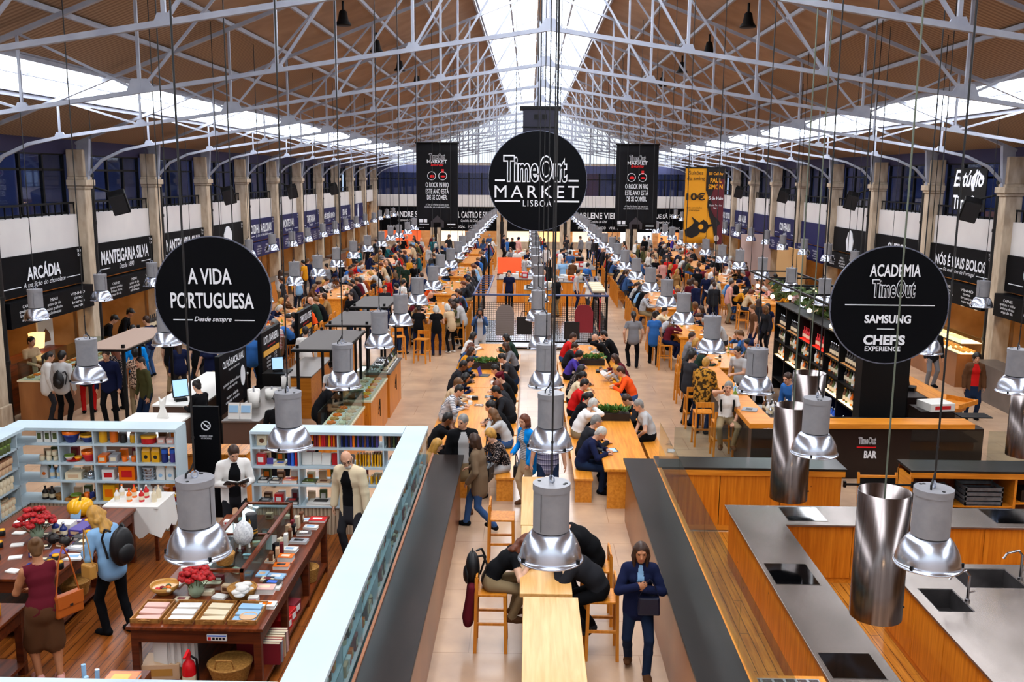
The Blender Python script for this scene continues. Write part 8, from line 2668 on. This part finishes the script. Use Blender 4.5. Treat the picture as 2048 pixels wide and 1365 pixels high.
MIDS = [
(-11.3, 21.45, -150 + 90, 'white', 'dark grey', 'light', ('pony', 'dark'), 1, stand(bulk=.03, hem=.14), 'woman in white hooded jacket queueing at the left edge bakery'),
(-10.75, 21.05, -10, 'light grey', 'black', 'light', ('short', 'black'), 0, stand(bulk=.015), 'black-haired man in light grey shirt with backpack queueing at the bakery'),
(-10.75, 22.3, 20, 'charcoal', 'red', 'light', ('curly', 'auburn'), 1, stand(bulk=.02, hem=.1), 'curly-haired woman in charcoal sweater and red trousers at the bakery'),
(-10.1, 22.6, 60, 'floral', 'black', 'light', ('long', 'auburn'), 1, stand(LH=(-.1, .4, 1.1), RH=(.1, .42, 1.1), hem=.2), 'long-haired woman in patterned scarf and black trousers at the bakery'),
(-9.75, 21.3, 185, 'navy', 'black', 'light', ('short', 'brown'), 0, stand(bulk=.02, hem=.1, h=1.78), 'man in navy sweater with red backpack straps facing the viewer near the bakery'),
(-9.4, 22.0, 20, 'print', 'khaki', 'tan', ('curly', 'black'), 1, stand(sleeve='short', hem=.1), 'black-haired woman in brown and cream printed top near the bakery'),
(-9.9, 23.2, 30, 'bright blue', 'black', 'light', ('short', 'dark'), 0, stand(), 'person in bright blue top behind the printed top near the bakery'),
(-10.6, 24.9, 60, 'black', 'black', 'light', ('short', 'black'), 0, stand(hem=.1), 'person in black beside the pale brown canopy'),
(-10.9, 26.6, 80, 'navy', 'denim', 'light', ('short', 'brown'), 0, stand(LH=(-.1, .35, 1.1)), 'man in navy top and jeans leaning at the second left wall shop'),
(-12.5, 23.0, 250, 'beige', 'dark grey', 'light', ('short', 'black'), 0, stand(LH=(-.1, .4, 1.1), RH=(.2, .4, 1.1), brow=True), 'bearded baker in beige behind the left edge bakery case'),
(-12.55, 27.2, 290, 'black', 'black', 'light', ('cap', 'black'), 0, stand(lean=14, hunch=20), 'cook in black cap behind the second left wall counter'),
(-12.5, 28.4, 280, 'black', 'black', 'tan', ('cap', 'black'), 0, stand(lean=10, hunch=16), 'second cook in black behind the left wall counter, farther along'),
(-6.65, 18.6, 60, 'black', 'black', 'fair', ('bun', 'dark'), 1, stand(LH=(-.12, .34, 1.08), RH=(.1, .34, 1.08), head=(20, 0, 0)), 'woman in black with hair in a bun working at the till by the ice counters'),
(-4.65, 17.0, 8, 'black', 'black', 'light', ('hat', 'dark'), 0, stand(), 'person in black with dark hat seen from behind, beyond the book shelves'),
(-4.35, 18.9, -70, 'black', 'black', 'tan', ('short', 'black'), 0, stand(lean=18, hunch=22, head=(30, 0, 0), sleeve='short', LH=(-.1, .42, 1.02), RH=(.14, .44, 1.02)), 'dark-haired kiosk cook in black bending over the glass case'),
(-4.3, 19.6, -100, 'black', 'black', 'fair', ('bun', 'blonde'), 1, stand(lean=20, hunch=20, head=(30, 0, 0), sleeve='short', LH=(-.1, .4, 1.04), RH=(.14, .4, 1.06)), 'blonde kiosk cook in black under the nearest canopy'),
(-4.4, 20.7, 200, 'white', 'black', 'light', ('beret', 'black'), 1, stand(sleeve='short', inner=True, RH=(.1, .3, 1.1)), 'person in white shirt with beige scarf under the nearest canopy'),
(-6.0, 24.9, 10, 'white', 'khaki', 'light', ('short', 'dark'), 0, stand(hem=.15), 'person in long white shirt between the last two menu boards'),
(-8.6, 20.6, 140, 'olive', 'dark denim', 'light', ('short', 'dark'), 0, stand(), 'person in olive jacket and dark jeans under the round shop sign'),
(3.98, 21.1, -30, 'camo', 'dark denim', 'light', ('short', 'blonde'), 0, stand(bulk=.035, hem=.16, lean=8, LH=(-.1, .36, 1.12), RH=(.14, .36, 1.1)), 'blond man in brown camouflage jacket leaning on the bar'),
(3.78, 21.85, -60, 'dark grey', 'dark denim', 'light', ('short', 'dark'), 0, stand(h=1.8, hem=.1, LH=(-.1, .38, 1.12)), 'dark-haired man in grey sweater beside the camouflage jacket'),
(3.92, 23.0, -70, 'black', 'black', 'fair', ('long', 'dark'), 1, stand(hem=.24, bulk=.02, head=(24, 0, 0)), 'woman in long black coat near the left arm of the bar'),
(5.75, 19.9, 120, 'blue', 'black', 'light', ('short', 'brown'), 0, stand(lean=16, bulk=.02), 'bartender in blue bending inside the bar behind a dome lamp'),
(5.25, 22.9, 130, 'light grey', 'dark grey', 'light', ('short', 'dark'), 0, stand(sleeve='short', LH=(-.1, .42, 1.1), lean=10), 'bartender in light grey T-shirt serving over the bar'),
(5.85, 24.0, 170, 'grey', 'black', 'light', ('bald', 'dark'), 0, stand(hem=.1), 'balding man in grey sweater behind the bartender'),
(10.9, 22.8, 170, 'brown', 'dark denim', 'light', ('curly', 'dark'), 1, stand(bulk=.03, hem=.25, inner=True), 'person in long brown coat and red top passing on the right of the bar'),
(11.4, 26.4, 190, 'charcoal', 'grey', 'light', ('short', 'dark'), 0, stand(bulk=.02, hem=.1), 'person in charcoal sweater and grey trousers by the right wall'),
]
for x, y, fc, tp, bt, sk, hr, fem, P, lb in MIDS:
  P = dict(P)
  P['fem'] = bool(fem)
  P.setdefault('h', 1.66 if fem else 1.76)
  inn = 'red' if 'red top' in lb else ('beige' if 'scarf' in lb else 'white')
  person(lb, x, y, fc, P, tp, bt, 'black', inn, sk, hr, **MID)
backpack('dark backpack on the man in light grey shirt at the bakery', -10.70, 20.83, .95, R(-10), 'black', .9)
backpack('red backpack on the man in navy sweater near the bakery', -9.73, 21.55, .98, R(185), 'red', .9)
o, hc, ax = person('grey-haired man in white T-shirt on the phone, seated by the bar', 4.12, 19.15, 178, sit(.765, 1.0, h=1.76, sleeve='short', lean=2, hunch=6, head=(4, 8, -6), LH=(-.14, .24, .84), RH=(.105, .10, 1.46), dirR=(-.3, -.1, .9), palmR=(-1, 0, 0), poleR=(1, .3, -.5), hem=.0, brow=True), 'white', 'khaki', 'brown', 'white', 'light', ('short', 'grey'), res=.011, detail=1)
phone_at(o, (.085, .10, 1.52), 'phone at the ear of the grey-haired man by the bar', 5)
t = thing('backpack_straps', 'black backpack strap over the white T-shirt of the man on the phone', 'strap', W(o, (0, 0, 0)), R(178))
MB().tube([(-.13, .125, 1.30), (-.135, .135, 1.2), (-.12, .125, 1.05)], .02, 8).tube([(.13, .125, 1.30), (.135, .135, 1.2), (.12, .125, 1.05)], .02, 8).build('strap', M_black, t)
# ---------------------------------------------------------------- the crowd: shared bodies, own clothes and hair
POSES = [sit(.765, 1.06), sit(.765, 1.06, RH=(.02, .30, 1.34), dirR=(-.2, .3, .9), lean=8), sit(.765, 1.06, lean=4, hunch=10, head=(4, 35, 0)), sit(.765, 1.06, lean=24, hunch=26, head=(18, -10, 0)), sit(.765, 1.06, lean=14, head=(8, -35, 0)),
    stand(LH=(-.14, .36, 1.10), RH=(.14, .38, 1.10), lean=10, hunch=14, head=(18, 0, 0)), stand(), stand(RH=(.1, .32, 1.15), hem=.12), walk(), stand(lean=6, LH=(-.1, .4, 1.12), head=(6, 30, 0), bulk=.015)]
CROWD = {}
def crowd_body(pi, fem):
  if (pi, fem) not in CROWD:
    P = dict(POSES[pi])
    P['fem'] = fem
    P['h'] = 1.66 if fem else 1.76
    P['bulk'] = P.get('bulk', .0) + .006
    P['sleeve'] = 'short' if (pi + fem) % 3 == 0 else 'long'
    F, hc, ax, s = figure(P, 0)
    co, Fc, mi = F.mesh(.021)
    mi = np.where(mi == ARM, TOP, mi)
    me = np_mesh('person', smooth(co, Fc, 1), Fc, mi)
    for i in range(7):
      me.materials.append(None)
    CROWD[(pi, fem)] = (me, hc, ax, s)
  return CROWD[(pi, fem)]
TOPS = ['black'] * 7 + ['charcoal'] * 4 + ['navy'] * 4 + ['dark grey'] * 4 + ['grey', 'grey', 'light grey', 'light grey', 'white', 'white', 'white', 'cream', 'red', 'red', 'orange', 'mustard', 'blue', 'blue', 'light blue', 'denim', 'denim', 'purple', 'maroon', 'maroon', 'brown', 'tan', 'rust', 'olive', 'dark green', 'teal', 'beige', 'pink', 'striped', 'stripedred']
BOTS = ['dark denim', 'denim', 'black', 'black', 'khaki', 'dark grey', 'navy']
HAIRS = [('short', 'dark'), ('short', 'brown'), ('short', 'black'), ('short', 'grey'), ('short', 'light brown'), ('bald', 'dark'), ('cap', 'navy')]
HAIRF = [('long', 'brown'), ('long', 'dark'), ('bob', 'brown'), ('wavy', 'light brown'), ('bun', 'dark'), ('pony', 'brown'), ('wavy', 'blonde'), ('bob', 'blonde'), ('curly', 'auburn'), ('bob', 'white')]
ncrowd = 0
FAR_Y = 47.4
FAR = []
def crowd(x, y, fc, pi, label, group=None, z=0.0, top=None):
  global ncrowd
  fem = rnd.random() < .5
  if y > FAR_Y:
    FAR.append((x, y, fc, pi, fem, rnd.choice(TOPS), rnd.choice(BOTS), rnd.choice(HAIRF if fem else HAIRS)))
    return None
  ncrowd += 1
  me, hc, ax, s = crowd_body(pi, fem)
  o = bpy.data.objects.new('person', me)
  COL.objects.link(o)
  tp = top or rnd.choice(TOPS)
  o.location = (x, y, z)
  o.rotation_euler = (0, 0, R(fc))
  slots(o, rnd.choice(['light', 'light', 'fair', 'tan', 'light', 'brown'] if rnd.random() < .5 else ['light', 'fair']), tp, rnd.choice(BOTS), rnd.choice(['black', 'brown', 'dark grey', 'white']), 'white', True)
  hr = rnd.choice(HAIRF if fem else HAIRS)
  add_hair(o, hr[0], hr[1], hc, ax, s, .018, 'hat' if hr[0] == 'cap' else 'hair')
  tpn = {'striped': 'grey striped', 'stripedred': 'red striped'}.get(tp, tp)
  hn = {'bald': 'bald', 'cap': 'capped'}.get(hr[0], hr[1] + '-haired')
  tag(o, label % (hn, tpn), 'person', group)
  return o
for i, (x, y, fc, tp) in enumerate(((-4.15, 30.5, -20, 'black'), (-3.6, 30.35, 0, 'black'), (-3.0, 30.3, 8, 'black'), (-2.55, 30.8, 40, 'beige'), (-2.2, 31.6, 80, 'light grey'), (-4.5, 31.3, -70, 'charcoal'))):
  crowd(x, y, fc, 5, '%s person in %s top standing, ' + ORD[i] + ' of six, before the first inner left table', top=tp)
stool(-4.15, 29.55, R(20), 'empty bar stool left of two in front of the first inner left high table')
stool(-3.35, 29.1, R(-15), 'empty bar stool right of two in front of the first inner left high table')
for ti, (tx, w, ya, yb, tl) in enumerate(TABS):
  row = tl.split('in the ')[1].split(',')[0].replace(' row', '')
  kth = tl.split(', ')[1].split(' ')[0]
  for sd in (-1, 1):
    y = ya + .35
    i = 0
    while y < yb - .2:
      if rnd.random() < .9 and not (ti == 9 and sd < 0 and False):
        far = y > 44
        pi = rnd.choice([0, 0, 1, 2, 3, 4]) if rnd.random() < (.8 if not far else .6) else 5
        xx = tx + sd * (w + (.34 if pi < 5 else .30))
        fc = 90 if sd > 0 else -90
        lab = '%s person in %s top, ' + '%s on %s side, %s %s high table' % (ORD[i], 'left' if sd < 0 else 'right', kth, row)
        crowd(xx, y, fc + rnd.uniform(-14, 14), pi, lab)
        if pi < 5:
          stool(xx + sd * .02, y, LEFT_OF if sd < 0 else RIGHT_OF, 'bar stool, %s place on the %s side of the %s %s high table' % (ORD[i], 'left' if sd < 0 else 'right', kth, row), 'bar stools at the %s %s table, %s side' % (kth, row, 'left' if sd < 0 else 'right'))
        i += 1
      y += .74 + rnd.uniform(-.06, .08)
  # plates, bottles and glasses down the table
  yy, j = ya + .4, 0
  while yy < yb - .3 and ya < 46:
    c = ['white', 'white', 'cream', 'dark', 'silver'][j % 5]
    kd = [('plate', ('white', .12)), ('bottle', ('dark', 'silver', .035, .24)), ('plate', ('cream', .11)), ('mug', ('white',)), ('bottle', ('green', 'yellow', .035, .22))][j % 5]
    nm = ['white plate', 'dark bottle', 'cream plate', 'white cup', 'green bottle'][j % 5]
    put(kd[0], kd[1], tx + rnd.uniform(-.35, .35), yy, 1.05, rnd.uniform(0, 6), '%s on the %s %s high table' % (nm, kth, row), '%ss on the %s %s high table' % (nm, kth, row))
    yy += .42
    j += 1
ZONES = [('beyond the menu boards', -9.6, -6.9, 23.4, 27.2, 12), ('in the left aisle', -6.4, -4.4, 30, 60, 26), ('by the left wall shops', -11.2, -9.3, 30, 62, 24), ('behind the clothes cage', -1.4, 3.0, 38.3, 62, 26), ('in front of the end wall shops', -9.5, 10.5, 62.5, 68, 46), ('by the right wall shops', 10.3, 10.9, 32, 62, 16), ('between the right tables', 6.6, 8.1, 30.0, 62, 30)]
RANK = {}
for zn, xa, xb, ya, yb, n in ZONES:
  pts = []
  tries = 0
  while len(pts) < n and tries < 4000:
    tries += 1
    p = (rnd.uniform(xa, xb), rnd.uniform(ya, yb))
    if any(abs(p[0] - q[0]) < .5 and abs(p[1] - q[1]) < .5 for q in pts):
      continue
    if any(a - .35 < p[0] < b_ + .35 and c - .35 < p[1] < d + .35 for a, b_, c, d, _ in FK):
      continue
    pts.append(p)
  pts.sort(key=lambda q: q[1])
  for i, (x, y) in enumerate(pts):
    k = '%s-nearest' % ORD[i] if i < 30 else '%s-farthest' % ORD[len(pts) - 1 - i]
    crowd(x, y, rnd.uniform(0, 360), rnd.choice([6, 7, 8, 9, 6]), '%s person in %s top standing ' + '%s, %s there' % (zn, k))
# everybody beyond the three hundred nearest people: one far crowd
def far_crowd():
  cos, fs, mis, mats, off = [], [], [], [], 0
  def mi_of(m):
    if m not in mats:
      mats.append(m)
    return mats.index(m)
  small = {}
  def body(pi, fem):
    if (pi, fem) not in small:
      P = dict(POSES[pi])
      P.update(fem=fem, h=1.66 if fem else 1.76, bulk=P.get('bulk', 0) + .006)
      F, hc, ax, s = figure(P, 0)
      co, Fc, mi = F.mesh(.030)
      small[(pi, fem)] = (smooth(co, Fc, 1), Fc, np.where(mi == ARM, TOP, mi), hc, ax, s)
    return small[(pi, fem)]
  hm = {}
  for x, y, fc, pi, fem, tp, bt, hr in FAR:
    co, Fc, mi, hc, ax, s = body(pi, fem)
    lut = np.array([mi_of(skin_mat('light')), mi_of(cloth_mat(tp)), mi_of(cloth_mat(bt)), mi_of(cloth_mat('black')), 0, 0, 0])
    parts = [(co, Fc, lut[mi])]
    if hr[0] != 'bald':
      if hr[0] not in hm:
        hm[hr[0]] = hair_fig(hr[0]).mesh(.026)
      h, hf, _ = hm[hr[0]]
      A = np.array(ax)
      parts.append(((h * s) @ A + hc, hf, np.full(len(hf), mi_of(hair_mat(hr[1]) if hr[1] in HC else cloth_mat(hr[1])))))
    c, sn = math.cos(R(fc)), math.sin(R(fc))
    for p, f, m in parts:
      q = np.stack([p[:, 0] * c - p[:, 1] * sn + x, p[:, 0] * sn + p[:, 1] * c + y, p[:, 2]], 1)
      cos.append(q)
      fs.append(f + off)
      mis.append(m)
      off += len(q)
  me = np_mesh('crowd', np.concatenate(cos), np.concatenate(fs), np.concatenate(mis))
  for m in mats:
    me.materials.append(m)
  o = bpy.data.objects.new('crowd', me)
  COL.objects.link(o)
  tag(o, 'the distant crowd around the last tables before the end wall', 'crowd', None, 'stuff')
far_crowd()
print('PEOPLE', ncrowd, len(FAR), len([o for o in bpy.data.objects if o.get('category') == 'person']))
